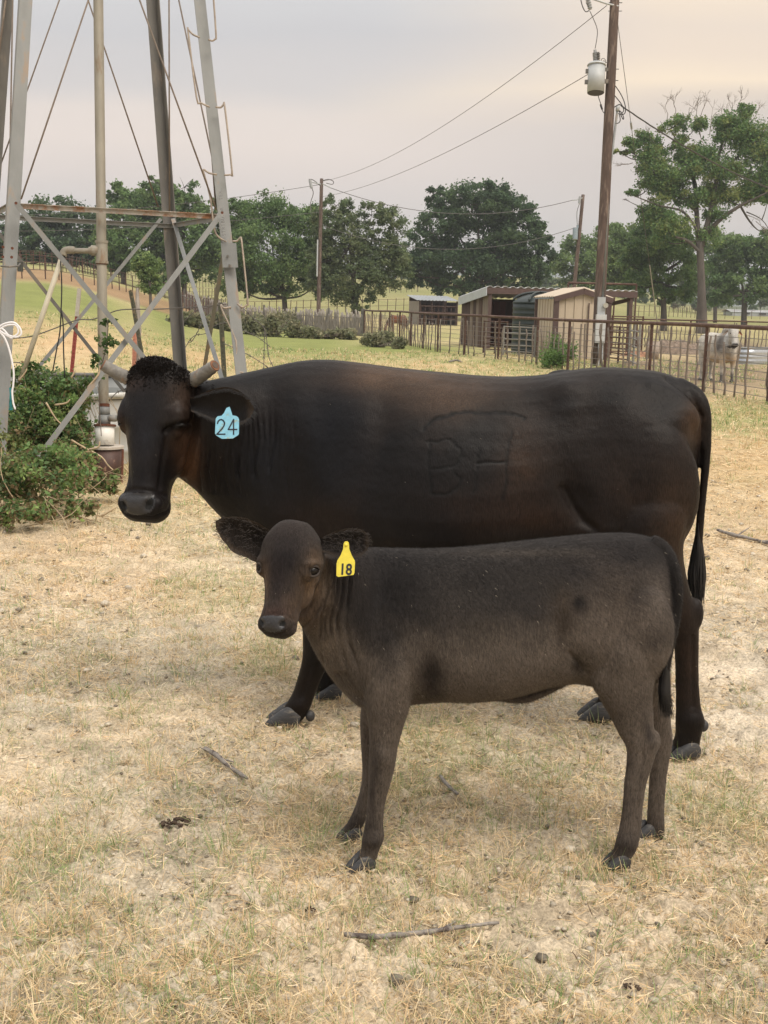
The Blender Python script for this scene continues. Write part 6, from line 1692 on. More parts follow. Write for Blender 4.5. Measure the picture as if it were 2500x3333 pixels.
# transformer
tr = thing('transformer', p1(1940, 300, -.1), 'grey cylindrical pole transformer marked 37.5 hung on the near pole', 'transformer')
T0 = p1(1942, 212, -.25); T1 = p1(1939, 302, -.25); rT = 27.5 * k1
ax_ = (T1 - T0) / np.linalg.norm(T1 - T0)
MB().tube([T0, T1], rT, 32).make('can', M_grey, tr, True)
mb = MB(); mb.tube([T0 - ax_ * .075, T0 - ax_ * .05, T0, T0 + ax_ * .02, T0 + ax_ * .02], [rT * .55, rT * .95, rT * 1.1, rT * 1.1, rT], 32); mb.make('lid', M_grey, tr, True)
MB().tube([T1 + ax_ * .001, T1 + ax_ * .02], [rT * .98, rT * .9], 32).make('base', M_darkm, tr)
mb = MB()
b0_, b1_ = p1(1941, 208, -.25), p1(1937, 163, -.25)
mb.tube([b0_, b1_], 5.5 * k1, 12)
for i in range(7):
    q = b0_ + (b1_ - b0_) * (i + .8) / 9; mb.tube([q, q + (b1_ - b0_) * .04], 9.5 * k1, 14)
mb.make('bushing', M_porc, tr)
mb = MB()
for i in range(5):
    q = p1(1947, 205 - i * 7, -.3); mb.tube([q, q + np.array([0, 0, .03])], 6.5 * k1, 12)
mb.tube([p1(1947, 208, -.3), p1(1948, 170, -.3)], 3.5 * k1, 10); mb.make('arrester', M_galvd, tr)
mb = MB(); mb.box(p1(1970, 226, -.15), (.09, .04, .05)); mb.box(p1(1970, 265, -.15), (.09, .04, .06)); mb.box(p1(1912, 232, -.25), (.05, .05, .06)); mb.box(p1(1909, 267, -.25), (.05, .05, .06)); mb.make('bracket', M_galvd, tr)
for pts in ([(1957, 205), (1958, 193), (1965, 190), (1971, 196), (1971, 204), (1978, 200)], [(1960, 206), (1964, 198), (1970, 200)]):
    MB().tube(smooth_line([p1(x, y, -.25) for x, y in pts], 4), .010, 5).make('lead_wire', M_line, tr, True)
tx = np.array([1.0, 0, 0]); ty = np.array([0, 0, 1.0])
def flat_on_can(x, y, hw, hh, m_, name):
    """a small decal sheet that follows the can"""
    mb = MB(); c = at(x, y, D1 - .25); V_ = []
    n_ = 8
    for j in (-1, 1):
        for i in range(n_ + 1):
            xx = c[0] + hw * (2 * i / n_ - 1); dx = (xx - (T0[0] + (T1[0] - T0[0]) * .5)) / rT; dx = max(-.97, min(.97, dx))
            V_.append((xx, T0[1] - rT * 1.006 * math.sqrt(1 - dx * dx), c[2] + j * hh))
    F_ = [(i, i + 1, n_ + 2 + i, n_ + 1 + i) for i in range(n_)]
    return mk(name, V_, F_, m_, tr)
flat_on_can(1941, 250.5, .058, .032, mat('orange_sticker', (.62, .36, .05), .5), 'sticker')
flat_on_can(1927, 266.5, .105, .048, mat('yellowish_sticker', (.50, .48, .36), .5), 'sticker')
flat_on_can(1943, 239, .035, .040, M_darkm, 'badge')
cx0 = at(1929, 270.5, D1 - .25)
def put_char(vt, ft):
  xx = cx0[0] + vt[:, 0]
  dxx = np.clip((xx - (T0[0] + T1[0]) / 2) / rT, -.95, .95)
  vt = np.stack([xx, T0[1] - rT * np.sqrt(1 - dxx ** 2) * 1.012 - .004 + vt[:, 1] * 0, cx0[2] + vt[:, 2]], 1)
  mk('letter', vt, ft, M_blackcable, tr)
letters('37.5', .095, (0, 0, 0), tx, ty, .0006, .002, put_char, .6)
# meter boxes
mbx = thing('meter_box', p1(1962, 1020, -.3), 'small grey meter box with round meter high on the near pole', 'meter box')
MB().box(p1(1957, 997, -.22), (.11, .08, .27)).make('cabinet', M_grey, mbx)
MB().tube([p1(1970, 994, -.25), p1(1972, 994, -.40)], .075, 16).make('meter', mat('meter_face', (.42, .40, .34), .3), mbx)
sb = thing('switch_box', p1(1958, 1115, -.3), 'larger pale grey breaker box below the meter on the near pole', 'breaker box')
M_pale = mat('pale_enamel', (.52, .53, .53), .5, var=.06)
MB().box(p1(1955, 1070, -.24), (.150, .09, .42)).make('cabinet', M_pale, sb)
MB().box(p1(1955, 1070, -.335), (.135, .006, .39)).make('door', M_pale, sb)
MB().tube([p1(1950, 1114, -.2), p1(1948, 1192, -.2)], .025, 8).make('conduit', M_grey, sb); MB().tube([p1(1962, 1114, -.2), p1(1960, 1195, -.2)], .018, 8).make('conduit', M_grey, sb)
MB().tube([p1(1957, 1022, -.22), p1(1956, 1032, -.22)], .03, 8).make('conduit', M_grey, sb)
# second and third poles
D2, D3 = 84.0, 84.0
P2 = pole('distant wooden pole rising behind the middle trees', (1047, 582), (1036, 1040), D2, 5.5, 7, 0); k2 = D2 / FPX; q2 = lambda x, y: at(x, y, D2 - .2)
P3 = pole('thin distant pole with small transformer left of the near pole', (1898, 634), (1862, 1010), D3, 5.5, 7, 0); q3 = lambda x, y: at(x, y, D3 - .2)
mb = MB(); mb.tube([q2(1045, 600), q2(1012, 592), q2(1005, 590)], .04, 6); mb.tube([q2(1050, 598), q2(1070, 608), q2(1078, 612)], .035, 6); mb.make('crossarm', M_grey, P2)
mb = MB(); mb.tube([q2(1009, 585), q2(1014, 612)], .10, 8); mb.make('insulator', M_porc, P2)
for pts in ([(1050, 588), (1070, 584), (1085, 590), (1082, 600), (1062, 596)], [(1005, 584), (1020, 586), (1042, 604)], [(1015, 612), (1020, 630), (1011, 660), (1012, 690)]):
    MB().tube(smooth_line([q2(*p) for p in pts], 3), .03, 4).make('cable', M_line, P2)
MB().tube([q2(1034, 780), q2(1032, 900)], .05, 6).make('conduit', M_grey, P2)
mb = MB(); mb.tube([q3(1896, 644), q3(1880, 650), q3(1864, 652)], .035, 6); mb.make('crossarm', M_grey, P3)
mb = MB(); mb.tube([q3(1888, 640), q3(1886, 662)], .09, 8); mb.make('insulator', M_porc, P3)
MB().tube(smooth_line([q3(1886, 664), q3(1878, 690), q3(1879, 730), q3(1880, 742)], 3), .02, 4).make('cable', M_line, P3)
t2 = thing('transformer', q3(1873, 782), 'small blue-grey transformer on the thin distant pole', 'transformer')
mb = MB(); mb.tube([q3(1873, 742), q3(1872, 780)], 8.5 * D3 / FPX, 16); mb.tube([q3(1880, 733), q3(1880, 742)], .07, 8); mb.make('can', mat('blue_grey', (.22, .27, .31), .5), t2)
def line(a, b, s, r, label, cat='power line', grp='overhead lines', m_=M_line):
    mb = MB(); mb.tube(sag(a, b, s, 26), r, 5); return props(mb.make('power_line', m_, None, True), label, cat, grp)
line(p1(1975, 18), q2(1050, 590), .9, .011, 'upper overhead line running from the near pole down to the distant middle pole')
line(p1(1912, 243), q2(1050, 640), .6, .011, 'lower overhead line from the transformer towards the distant middle pole')
line(q2(1078, 612), q3(1866, 651), 1.3, .022, 'long sagging line between the two distant poles')
line(q2(1050, 735), q3(1870, 742), 1.5, .020, 'lower sagging line in front of the dark oak')
far_l = at(-400, 700, 90)
line(q2(1045, 600), far_l, .8, .018, 'thin line running left from the middle pole behind the tower'); line(q2(1045, 690), at(-400, 745, 90), .6, .018, 'lower thin line running left behind the tower')
e_ = p1(2640, 655, 14)
mb = MB(); A_, B_ = p1(2022, 344), e_; S1 = sag(A_, B_, .35, 40)
for ph in (0, 2.1, 4.2): mb.tube([p + np.array([0, .016 * math.cos(i * 1.1 + ph), .016 * math.sin(i * 1.1 + ph)]) for i, p in enumerate(S1)], .012, 5)
props(mb.make('service_cable', M_darkm, None, True), 'thick twisted service cable sloping right in front of the tall tree', 'power line', 'overhead lines')
ga = ground(2152, 1146); mb = MB(); mb.tube([p1(2008, 55), ga], .010, 5); 
guy = thing('guy_wire', ga, 'steel guy wire slanting down right from the near pole', 'guy wire')
mb.make('cable', M_line, guy); gd = (p1(2008, 55) - ga); MB().tube([p1(2008, 55) - gd * .245, p1(2008, 55) - gd * .262], .035, 8).make('insulator', M_porc, guy)
MB().tube([ga, ga + gd * .33], .022, 6).make('guard', mat('pale_guard', (.30, .30, .27), .6), guy)

# ================================================================== FENCES
M_rpipe = mat('rusty_pipe', (0.085, 0.045, 0.032), 0.8, .1, var=.3, scale=5, patch=(.14, .085, .06), pscale=4, pamt=.4)
M_stave = mat('cedar_stave', (0.20, 0.165, 0.135), 0.95, var=.35, scale=6, stretch=(1, 1, .2), patch=(.28, .25, .22), pscale=2.2, pamt=.5)
M_netw = mat('net_wire', (0.16, 0.15, 0.14), 0.6, .3, var=.2)
def on(p, h=0.0): return np.array([p[0], p[1], float(TH(p[0], p[1])) + h])
def walk(pts, step):
    """points every 'step' metres along a ground polyline"""
    out = []; rest = 0.0
    for a, b in zip(pts[:-1], pts[1:]):
        a = np.array(a[:2]); b = np.array(b[:2]); ln = np.linalg.norm(b - a); s_ = rest
        while s_ < ln: out.append(a + (b - a) * s_ / ln); s_ += step
        rest = s_ - ln
    out.append(np.array(pts[-1][:2])); return out
def share(root, protos, P, name, rnd, ms=(1, 1), h0=0.0, lean=.0, cap=290):
    """place pieces that share mesh data, each an object of its own under the fence"""
    n_ = 0
    for i, p in enumerate(P):
        me = protos[rnd.randrange(len(protos))]
        o = bpy.data.objects.new(name, me); COL.objects.link(o); WP[o.name] = on(p, h0); o.parent = root
        o.location = tuple(on(p, h0) - WP[root.name]); s_ = rnd.uniform(*ms); o.scale = (1, 1, s_); o.rotation_euler = (rnd.gauss(0, lean), rnd.gauss(0, lean), rnd.uniform(0, 6.28)); n_ += 1
        if n_ >= cap: break
def cyl_me(name, r, h, m_, n=8):
    mb = MB(); mb.tube([(0, 0, -.05), (0, 0, h)], r, n); me = rawmesh(name, np.array(mb.V), mb.F); me.materials.append(m_); return me
def stave_me(seed, r, h, m_, crook=.02, n=5):
    r_ = random.Random(seed); P = [(r_.gauss(0, crook) if i else 0, r_.gauss(0, crook) if i else 0, h * i / 6 - (.05 if i == 0 else 0)) for i in range(7)]
    mb = MB(); mb.tube(P, [r * r_.uniform(.8, 1.2) * (1 - .25 * i / 6) for i in range(7)], n); me = rawmesh('stave', np.array(mb.V), mb.F, None, True); me.materials.append(m_); return me
def rail(root, pts, h, r, name='rail', m_=M_rpipe, n=8):
    P = [on(p, h) for p in walk(pts, 4.0)]; mb = MB(); mb.tube(P, r, n); return mb.make(name, m_, root, True)
g_ = lambda x, y: ground(x, y)
# main pipe and stave fence
MF = [np.array(q) for q in ((-1.30, 66.0), (1.9, 45.0), (4.45, 37.2), (6.65, 24.9), (7.35, 20.4), (7.9, 16.5))]
fence = thing('pipe_fence', on(MF[2]), 'rusty pipe top-rail fence with cedar staves and net wire crossing at right', 'fence')
rail(fence, MF, 1.36, .042)
pm = cyl_me('post', .038, 1.36, M_rpipe); rn = random.Random(4)
share(fence, [pm], walk(MF, 2.95), 'post', rn)
svs = [stave_me(s_, .026, 1.22, M_stave, .013) for s_ in range(8)]
sp = [p for i, p in enumerate(walk(MF, .47)) if rn.random() < .86]
share(fence, svs, sp, 'stave', rn, (.8, 1.08), 0, .035)
for i in range(8):
    P = [on(p, .10 + i * .15) for p in walk(MF, 3)]; mb = MB(); mb.tube(P, .006, 4); mb.make('wire', M_netw, fence)
# dense picket fence to the left
PF = [g_(568, 1062), g_(760, 1072), g_(950, 1078), np.array([-1.30, 66.0, 0])]
PF = [np.array([-15.8, 96]), np.array([-9.5, 84]), np.array([-4.5, 74]), np.array([-1.35, 66.1])]
pf = thing('picket_fence', on(PF[1]), 'weathered grey stave picket fence behind the hedge in the middle', 'fence')
pks = [stave_me(50 + s_, .062, 1.25, M_wood, .015) for s_ in range(7)]
share(pf, pks, walk(PF, .165), 'stave', rn, (.82, 1.12), 0, .03)
pf2 = [cyl_me('post', .07, 1.45, M_galvd)]
share(pf, pf2, walk(PF, 5.5), 'post', rn)
for h in (.35, .95):
    P = [on(p, h) for p in walk(PF, 3)]; mb = MB(); mb.tube(P, .02, 4); mb.make('wire', M_netw, pf)
# right rear stave fence with top rail
RF = [np.array([9.2, 58.0]), np.array([13.0, 60.0]), np.array([21.0, 62.0])]
rf = thing('stave_fence', on(RF[0]), 'dark stave fence with thin top rail behind the white bull', 'fence')
share(rf, [stave_me(80 + s_, .032, 1.22, M_stave, .015) for s_ in range(6)], walk(RF, .22), 'stave', rn, (.8, 1.05), 0, .03)
rail(rf, RF, 1.32, .035); share(rf, [cyl_me('post', .04, 1.35, M_rpipe)], walk(RF, 3.0), 'post', rn)
# far fences
def far_fence(label, pts, h, step, rails, m_=M_rpipe, r=.035, grp='far ranch fences'):
    pts = [np.array(p[:2]) for p in pts]
    t = thing('ranch_fence', on(pts[0]), label, 'fence', grp)
    share(t, [cyl_me('post', r, h, m_, 6)], walk(pts, step), 'post', rn, (.9, 1.1), 0, .02)
    for hh in rails: rail(t, pts, hh, r * .55, n=5, m_=m_)
    return t
far_fence('far fence of close posts along the brown field at left', [g_(-60, 905), g_(120, 908), g_(340, 935), g_(700, 975)], 1.35, 2.4, (.5, .9, 1.3))
far_fence('second far fence higher up the brown field at left', [g_(-60, 880), g_(200, 884), g_(420, 905), g_(700, 935)], 1.35, 1.6, (.6, 1.3))
far_fence('topmost far fence under the left tree line', [g_(-60, 862), g_(150, 864), g_(330, 872), g_(600, 890)], 1.35, 2.6, (.6, 1.3))
far_fence('far fence passing behind the middle trees', [g_(560, 1020), g_(760, 1024), g_(1000, 1020), g_(1200, 1015), g_(1345, 1010)], 1.3, 1.5, (.6, 1.25))
far_fence('far fence on the pale slope between the two oaks', [g_(1150, 965), g_(1250, 955), g_(1360, 950)], 1.3, 2.0, (.6, 1.25))
far_fence('far low fence on the green field at right', [g_(2060, 1030), g_(2300, 1036), g_(2520, 1040)], 1.3, 2.2, (.6, 1.25))
far_fence('farthest thin fence at the right edge', [g_(2190, 1016), g_(2360, 1018), g_(2540, 1020)], 1.3, 2.6, (.6, 1.25))
tp = thing('gate_frame', on(np.array([16.8, 52.0])), 'tall rusty pipe post with short crosspiece at the right edge', 'post')
A_ = on(np.array([16.9, 52.5])); MB().tube([A_, A_ + [0, 0, 2.75]], .06, 10).make('post', M_rpipe, tp); MB().tube([A_ + [-.35, 0, 2.72], A_ + [2.6, 0, 2.72]], .04, 8).make('crosspiece', M_rpipe, tp)
hf_ = thing('pipe_rack', on(np.array([8.4, 57.0])), 'rusty pipe frame standing taller than the long shed', 'pipe rack')
mb = MB(); z_1 = at(1850, 920, 57.5); z_2 = at(2072, 926, 57.5); MB().tube([z_1, z_2], .05, 8).make('crosspiece', M_rpipe, hf_)
for q in (z_1, z_2): MB().tube([q, on(q)], .045, 8).make('post', M_rpipe, hf_)
q = at(2000, 965, 56.5); MB().tube([q, on(q)], .04, 8).make('post', M_rpipe, hf_)

# ================================================================== SHEDS, TANK
M_brown = mat('brown_trim', (0.085, 0.052, 0.047), 0.65, var=.12, scale=5)
M_wmetal = mat('white_metal', (0.46, 0.49, 0.52), 0.5, .1, var=.08, scale=3)
M_tin = mat('tin_roof', (0.50, 0.51, 0.53), 0.45, .3, var=.12, scale=3)
M_tan = mat('tan_metal', (0.47, 0.395, 0.305), 0.6, var=.08, scale=3)
M_slab = [mat('slab_wood_%d' % i, c_, .95, var=.35, scale=5, stretch=(1, 1, .15)) for i, c_ in enumerate([(.10, .060, .045), (.16, .12, .095), (.065, .038, .03), (.21, .165, .13)])]
M_redw = mat('red_brown_boards', (0.10, 0.035, 0.024), .9, var=.35, scale=4, stretch=(1, 1, .2))
def box_between(A, B, z0, z1, th, name, m_, parent, off=0.0):
    A = np.array(A[:2], float); B = np.array(B[:2], float); d = B - A; ln = np.linalg.norm(d); d /= ln; n_ = np.array([d[1], -d[0]])
    c = (A + B) / 2 + n_ * off
    return MB().box((c[0], c[1], (z0 + z1) / 2), (ln / 2, th / 2, (z1 - z0) / 2), ax=np.array([[d[0], d[1], 0], [n_[0], n_[1], 0], [0, 0, 1]])).make(name, m_, parent)
# long open shed
fl = at(1590, 1000, 50.0)[:2]; sdv = np.array([-.83, 4.0]) / np.hypot(.83, 4.0); fd = np.array([4.0, .83]) / np.hypot(.83, 4.0)
W_, Dp = 6.25, 4.1
bl = fl + sdv * Dp; fr = fl + fd * W_; brr = fr + sdv * Dp
zb0 = float(TH(*fl)); zf, zk = zb0 + 2.42, zb0 + 2.05
shed = thing('open_shed', (fl[0], fl[1], zb0), 'long open-fronted shed with white metal roof edge and brown beam', 'shed')
r_ = random.Random(6)
nb = 9
for i in range(nb):
    a = fl + sdv * Dp * (i + .06) / nb; b = fl + sdv * Dp * (i + .94) / nb; h_ = zf + (zk - zf) * (i + .5) / nb
    box_between(a, b, zb0 - .05, h_ - .10 - r_.uniform(0, .03), r_.uniform(.03, .06), 'board', r_.choice(M_slab), shed, r_.uniform(-.02, .02))
for i in range(22):
    a = bl + fd * W_ * (i + .04) / 22; b = bl + fd * W_ * (i + .95) / 22
    if i > 15: continue
    box_between(a, b, zb0 - .05, zk - .1 - r_.uniform(0, .05), .03, 'board', M_redw if r_.random() < .7 else M_slab[2], shed, r_.uniform(-.015, .015))
box_between(bl + sdv * .06, bl + fd * W_ * .73 + sdv * .06, zb0 - .05, zk - .02, .03, 'back_wall', M_slab[2], shed)
mids = fl + fd * 3.4
for i in range(14):      # inner partition
    a = mids + sdv * Dp * (i + .05) / 14; b = mids + sdv * Dp * (i + .93) / 14; box_between(a, b, zb0 - .05, zk - .15, .03, 'board', M_redw if i % 3 else M_slab[2], shed)
def roof_sheet(c00, c10, c11, c01, th, m_, parent, name='roof', ribs=24, rh=.03):
    """corrugated sheet: c00-c10 is the low/front edge, ribs run c00->c01"""
    V_ = []; F_ = []; n_ = ribs * 4
    for j, (a, b) in enumerate(((c00, c10), (c01, c11))):
        for i in range(n_ + 1):
            t = i / n_; p = np.array(a) + (np.array(b) - np.array(a)) * t; z = rh if (i % 4) in (1, 2) else 0
            V_.append(p + [0, 0, z]); V_.append(p + [0, 0, z - th])
    m2 = 2 * (n_ + 1)
    for i in range(n_):
        q = 2 * i
        F_ += [(q, q + 2, m2 + q + 2, m2 + q), (q + 1, m2 + q + 1, m2 + q + 3, q + 3), (q, q + 1, q + 3, q + 2), (m2 + q, m2 + q + 2, m2 + q + 3, m2 + q + 1)]
    F_ += [(0, m2, m2 + 1, 1), (m2 - 2, m2 - 1, 2 * m2 - 1, 2 * m2 - 2)]
    return mk(name, V_, F_, m_, parent)
ov = .12
P3_ = lambda p, z: np.array([p[0], p[1], z])
roof_sheet(P3_(fl - fd * ov - sdv * ov, zf + .05), P3_(fr + fd * ov - sdv * ov, zf + .05), P3_(brr + fd * ov + sdv * ov, zk + .03), P3_(bl - fd * ov + sdv * ov, zk + .03), .02, M_tin, shed, ribs=20, rh=.05)
mbp = MB(); a = P3_(fl - fd * (ov + .02) - sdv * ov, zf - .13); b = P3_(bl - fd * (ov + .02) + sdv * ov, zk - .16); mbp.bar(a, b, .03, .34); mbp.make('side_fascia', M_wmetal, shed)
a = P3_(fl - fd * ov, zf - .10); b = P3_(fr + fd * ov, zf - .10); MB().bar(a - np.array([*(sdv * .10), 0]), b - np.array([*(sdv * .10), 0]), .06, .24).make('beam', M_brown, shed)
for p in (fl + fd * .05, fl + fd * 3.3, fr - fd * .1, fr - fd * .1 + sdv * 3.9):
    MB().box((p[0], p[1], (zb0 + zf - .25) / 2 + 0), (.07, .07, (zf - .25 - zb0) / 2 + .05)).make('post', M_brown, shed)
a = P3_(fr, zf - .26); b = P3_(brr, zk - .26); MB().bar(a, b, .05, .16).make('beam', M_brown, shed)
# small far shed
fs = at(1364, 1000, 98.0)[:2]; zb = float(TH(*fs)); fs2 = at(1490, 1000, 98.7)[:2]; dv = (fs2 - fs) / np.linalg.norm(fs2 - fs); nv_ = np.array([-dv[1], dv[0]])
sh2 = thing('loafing_shed', (fs[0], fs[1], zb), 'small far open shed with light tin roof under the dark oak', 'shed')
Wf = np.linalg.norm(fs2 - fs)
for i in range(7): box_between(fs + nv_ * 3.2 * i / 7, fs + nv_ * 3.2 * (i + .93) / 7, zb - .1, zb + 1.88, .05, 'board', M_wood, sh2)
box_between(fs + nv_ * 3.3, fs2 + nv_ * 3.3, zb - .1, zb + 2.2, .04, 'back_wall', M_slab[2], sh2)
box_between(fs2 + nv_ * 3.2, fs2, zb - .1, zb + 1.85, .04, 'side_wall', M_slab[2], sh2)
for i in range(16): box_between(fs + nv_ * 3.2 + dv * Wf * i / 16, fs + nv_ * 3.2 + dv * Wf * (i + .9) / 16, zb - .1, zb + 1.75, .05, 'board', M_slab[2] if i % 2 else M_slab[0], sh2)
roof_sheet(P3_(fs - dv * .2 - nv_ * .2, zb + 1.95), P3_(fs + dv * (Wf * 1.02) - nv_ * .2, zb + 1.95), P3_(fs + dv * (Wf * 1.02) + nv_ * 3.3, zb + 2.35), P3_(fs - dv * .2 + nv_ * 3.3, zb + 2.35), .03, mat('old_tin', (.30, .32, .34), .5, .2, var=.15, scale=2), sh2, ribs=12)
for t in (.02, .33, .66, .98): q = fs + dv * Wf * t; MB().tube([P3_(q, zb - .1), P3_(q, zb + 1.92)], .07, 8).make('post', M_slab[2], sh2)
for h in (.5, 1.0, 1.5): MB().tube([P3_(fs, zb + h), P3_(fs2, zb + h)], .05, 6).make('rail', M_slab[2], sh2)
for i in range(9): q = fs + dv * Wf * (i + .5) / 9; MB().tube([P3_(q, zb), P3_(q, zb + 1.5)], .03, 5).make('bar', M_slab[2], sh2)
# poly tank
pt_ = at(1752, 1100, 46.0); zb = float(TH(pt_[0], pt_[1])); pt_[2] = zb
M_poly = mat('dark_green_poly', (0.018, 0.028, 0.027), 0.45, var=.12, scale=3)
wt = thing('poly_tank', pt_, 'dark green plastic water tank with domed top between the sheds', 'water tank')
mb = MB(); prof = [(-.03, .99), (.0, .99)]
for i in range(9): prof += [(.1 + i * .19, .99), (.14 + i * .19, 1.01), (.18 + i * .19, .99)]
mb.lathe(pt_, prof + [(1.84, 1.0)], 48); mb.make('wall', M_poly, wt, True)
MB().lathe(pt_, [(1.84, 1.02), (1.90, .99), (2.0, .86), (2.10, .66), (2.17, .44), (2.20, .22), (2.21, .01)], 48).make('dome', M_poly, wt, True)
for a in np.linspace(0, math.pi, 4)[:3]:
    MB().tube([pt_ + [1.0 * math.cos(t) * math.cos(a), 1.0 * math.cos(t) * math.sin(a), 1.90 + .36 * math.sin(t)] for t in np.linspace(.08, math.pi - .08, 18)], .045, 6).make('rib', M_poly, wt, True)
# tan pump shed
tf = at(1806, 1100, 41.2)[:2]; tb_ = at(1744, 1100, 44.2)[:2]; tr_ = at(1976, 1100, 41.6)[:2]
zb = float(TH(*tf)); tdv = (tb_ - tf); tw = (tr_ - tf); zE, zR = zb + 2.0, zb + 2.26
ts = thing('pump_shed', (tf[0], tf[1], zb), 'tan metal shed with brown trim and low gable behind the near pole', 'shed')
def rib_panel(A, B, z0, z1, parent, m_, z1b=None):
    A = np.array(A); B = np.array(B); d = (B - A) / np.linalg.norm(B - A); n_ = np.array([d[1], -d[0]]); z1b = z1 if z1b is None else z1b
    mb = MB(); V_ = [P3_(A, z0), P3_(B, z0), P3_(B, z1b), P3_(A, z1), P3_(A - n_ * .02, z0), P3_(B - n_ * .02, z0), P3_(B - n_ * .02, z1b), P3_(A - n_ * .02, z1)]
    mb.add(V_, [(0, 1, 2, 3), (7, 6, 5, 4), (0, 4, 5, 1), (1, 5, 6, 2), (2, 6, 7, 3), (3, 7, 4, 0)])
    q = A + (B - A) * .12 + n_ * .012; zt = z1 + (z1b - z1) * .12
    mb.box((q[0], q[1], (z0 + zt) / 2), (.022, .018, (zt - z0) / 2 - .004), ax=np.array([[d[0], d[1], 0], [n_[0], n_[1], 0], [0, 0, 1]]))
    return mb.make('wall_panel', m_, parent)
for i in range(7): rib_panel(tb_ - tdv * i / 7, tb_ - tdv * (i + .99) / 7, zb, zE, ts, M_tan)
for i in range(6):
    t0, t1 = i / 6, (i + .99) / 6; hz = lambda t: zE + (zR - zE) * (1 - abs(2 * t - 1))
    rib_panel(tf + tw * t0, tf + tw * t1, zb, hz(t0), ts, M_tan, hz(t1))
for i in range(7): rib_panel(tr_ + tdv * i / 7, tr_ + tdv * (i + .99) / 7, zb, zE, ts, M_tan)
for q in (tf, tr_, tb_):
    MB().box((q[0], q[1], zb + 1.0), (.085, .085, 1.0)).make('corner_trim', M_brown, ts)
ridge_f = tf + tw * .5; n2_ = tdv / np.linalg.norm(tdv)
for (A, B) in ((tf - tw * .06, ridge_f), (ridge_f, tr_ + tw * .06)):
    za, zb_ = (zE - .02, zR) if B is ridge_f else (zR, zE - .02)
    mb = MB(); mb.bar(P3_(A - n2_ * .10, za + .0), P3_(B - n2_ * .10, zb_ + .0), .04, .17); mb.make('fascia', M_brown, ts)
rb = tb_ + tw * .5
roof_sheet(P3_(tf - tw * .07 - n2_ * .08, zE + .06), P3_(tb_ - tw * .07 + n2_ * .1, zE + .06), P3_(rb + n2_ * .1, zR + .12), P3_(ridge_f - n2_ * .08, zR + .12), .02, M_tan, ts, ribs=12, rh=.035)
roof_sheet(P3_(ridge_f - n2_ * .08, zR + .125), P3_(rb + n2_ * .1, zR + .125), P3_(tb_ + tw * 1.07 + n2_ * .1, zE + .06), P3_(tr_ + tw * .07 - n2_ * .08, zE + .06), .02, M_tan, ts, ribs=12, rh=.035)
dA, dB = tf + tw * .60, tf + tw * .90; nn = np.array([tw[1], -tw[0]]); nn = nn / np.linalg.norm(nn)
dr = box_between(dA + nn * .035, dB + nn * .035, zb + .02, zb + 1.85, .02, 'door', M_tan, ts); box_between(dA + nn * .055, dA + tw * .02 + nn * .055, zb + .02, zb + 1.88, .02, 'frame', M_brown, dr)
# ---------------- yard things behind the pipe fence
def panel(A, B, h, nr, m_, label, grp='cattle panels in the yard', verts=3):
    A = np.array(A[:2]); B = np.array(B[:2]); t = thing('cattle_panel', on(A), label, 'cattle panel', grp)
    for i in range(nr):
        z = .15 + (h - .15) * i / (nr - 1); MB().tube([on(A, z), on(B, z)], .022, 6).make('rail', m_, t)
    for i in range(verts): q = A + (B - A) * i / (verts - 1); MB().tube([on(q), on(q, h + .03)], .035, 6).make('upright', m_, t)
M_wpanel = mat('pale_panel_pipe', (.22, .21, .19), .6, var=.2)
panel(at(1985, 1100, 40.0), at(2048, 1100, 38.5), 1.15, 7, M_rpipe, 'rusty barred panel just right of the meter pole')
panel(at(2050, 1100, 38.4), at(2082, 1100, 35.0), 1.3, 6, M_wpanel, 'pale rusty gate panel standing open beside the rusty one')
panel(at(1990, 1100, 46.0), at(2090, 1100, 47.0), 1.45, 6, M_rpipe, 'dark barred panel farther back below the shed end')
panel(at(1640, 1100, 43.0), at(1742, 1100, 42.5), 1.0, 5, M_wpanel, 'pale barred panel in front of the dark plastic tank')
panel(at(1575, 1100, 45.0), at(1650, 1100, 44.0), 1.15, 6, M_rpipe, 'brown barred panel in the mouth of the open shed')
gx = g_(2122, 1168); 
crt = MB().lathe(gx, [(-.05, .235), (.62, .235), (.62, .20), (.55, .19)], 28).make('concrete_drum', mat('old_concrete', (.30, .25, .21), .9, var=.15), None, True); props(crt, 'squat concrete drum beside the dirt mound', 'drum')
def mound(px, py, wx, h, label, col_, seed, name='mound', cat='mound'):
    g = g_(px, py); k = np.linalg.norm(g - C0) / FPX; rx = wx * k; n_ = 34; V_ = []; F_ = []
    for i in range(n_):
        for j in range(n_):
            a, b = i / (n_ - 1) * 2 - 1, j / (n_ - 1) * 2 - 1; x_, y_ = g[0] + a * rx, g[1] + b * rx * .8
            z = max(0, 1 - a * a - b * b) ** .7 * h; V_.append((x_, y_, z))
    V_ = np.array(V_); V_[:, 2] = TH(V_[:, 0], V_[:, 1]) - .05 + V_[:, 2] * (.4 + 1.1 * fbm2(V_[:, 0] * 2.2, V_[:, 1] * 2.2, 4, seed)) + (fbm2(V_[:, 0] * 9, V_[:, 1] * 9, 2, seed) - .5) * .12
    F_ = [(i * n_ + j, i * n_ + j + 1, (i + 1) * n_ + j + 1, (i + 1) * n_ + j) for i in range(n_ - 1) for j in range(n_ - 1)]
    return props(mk(name, V_, F_, mat(name + '_earth', col_, .95, var=.4, scale=7, bump=.03, bscale=12), None), label, cat)
mound(2205, 1150, 110, .55, 'low mound of brown earth and old hay behind the drum', (.19, .145, .11), 3)
mound(2075, 1160, 60, .22, 'reddish spilled hay pile below the barred panels', (.26, .14, .085), 5, 'hay_pile', 'hay pile')
M_block = mat('pale_block', (.40, .32, .24), .9, var=.2)
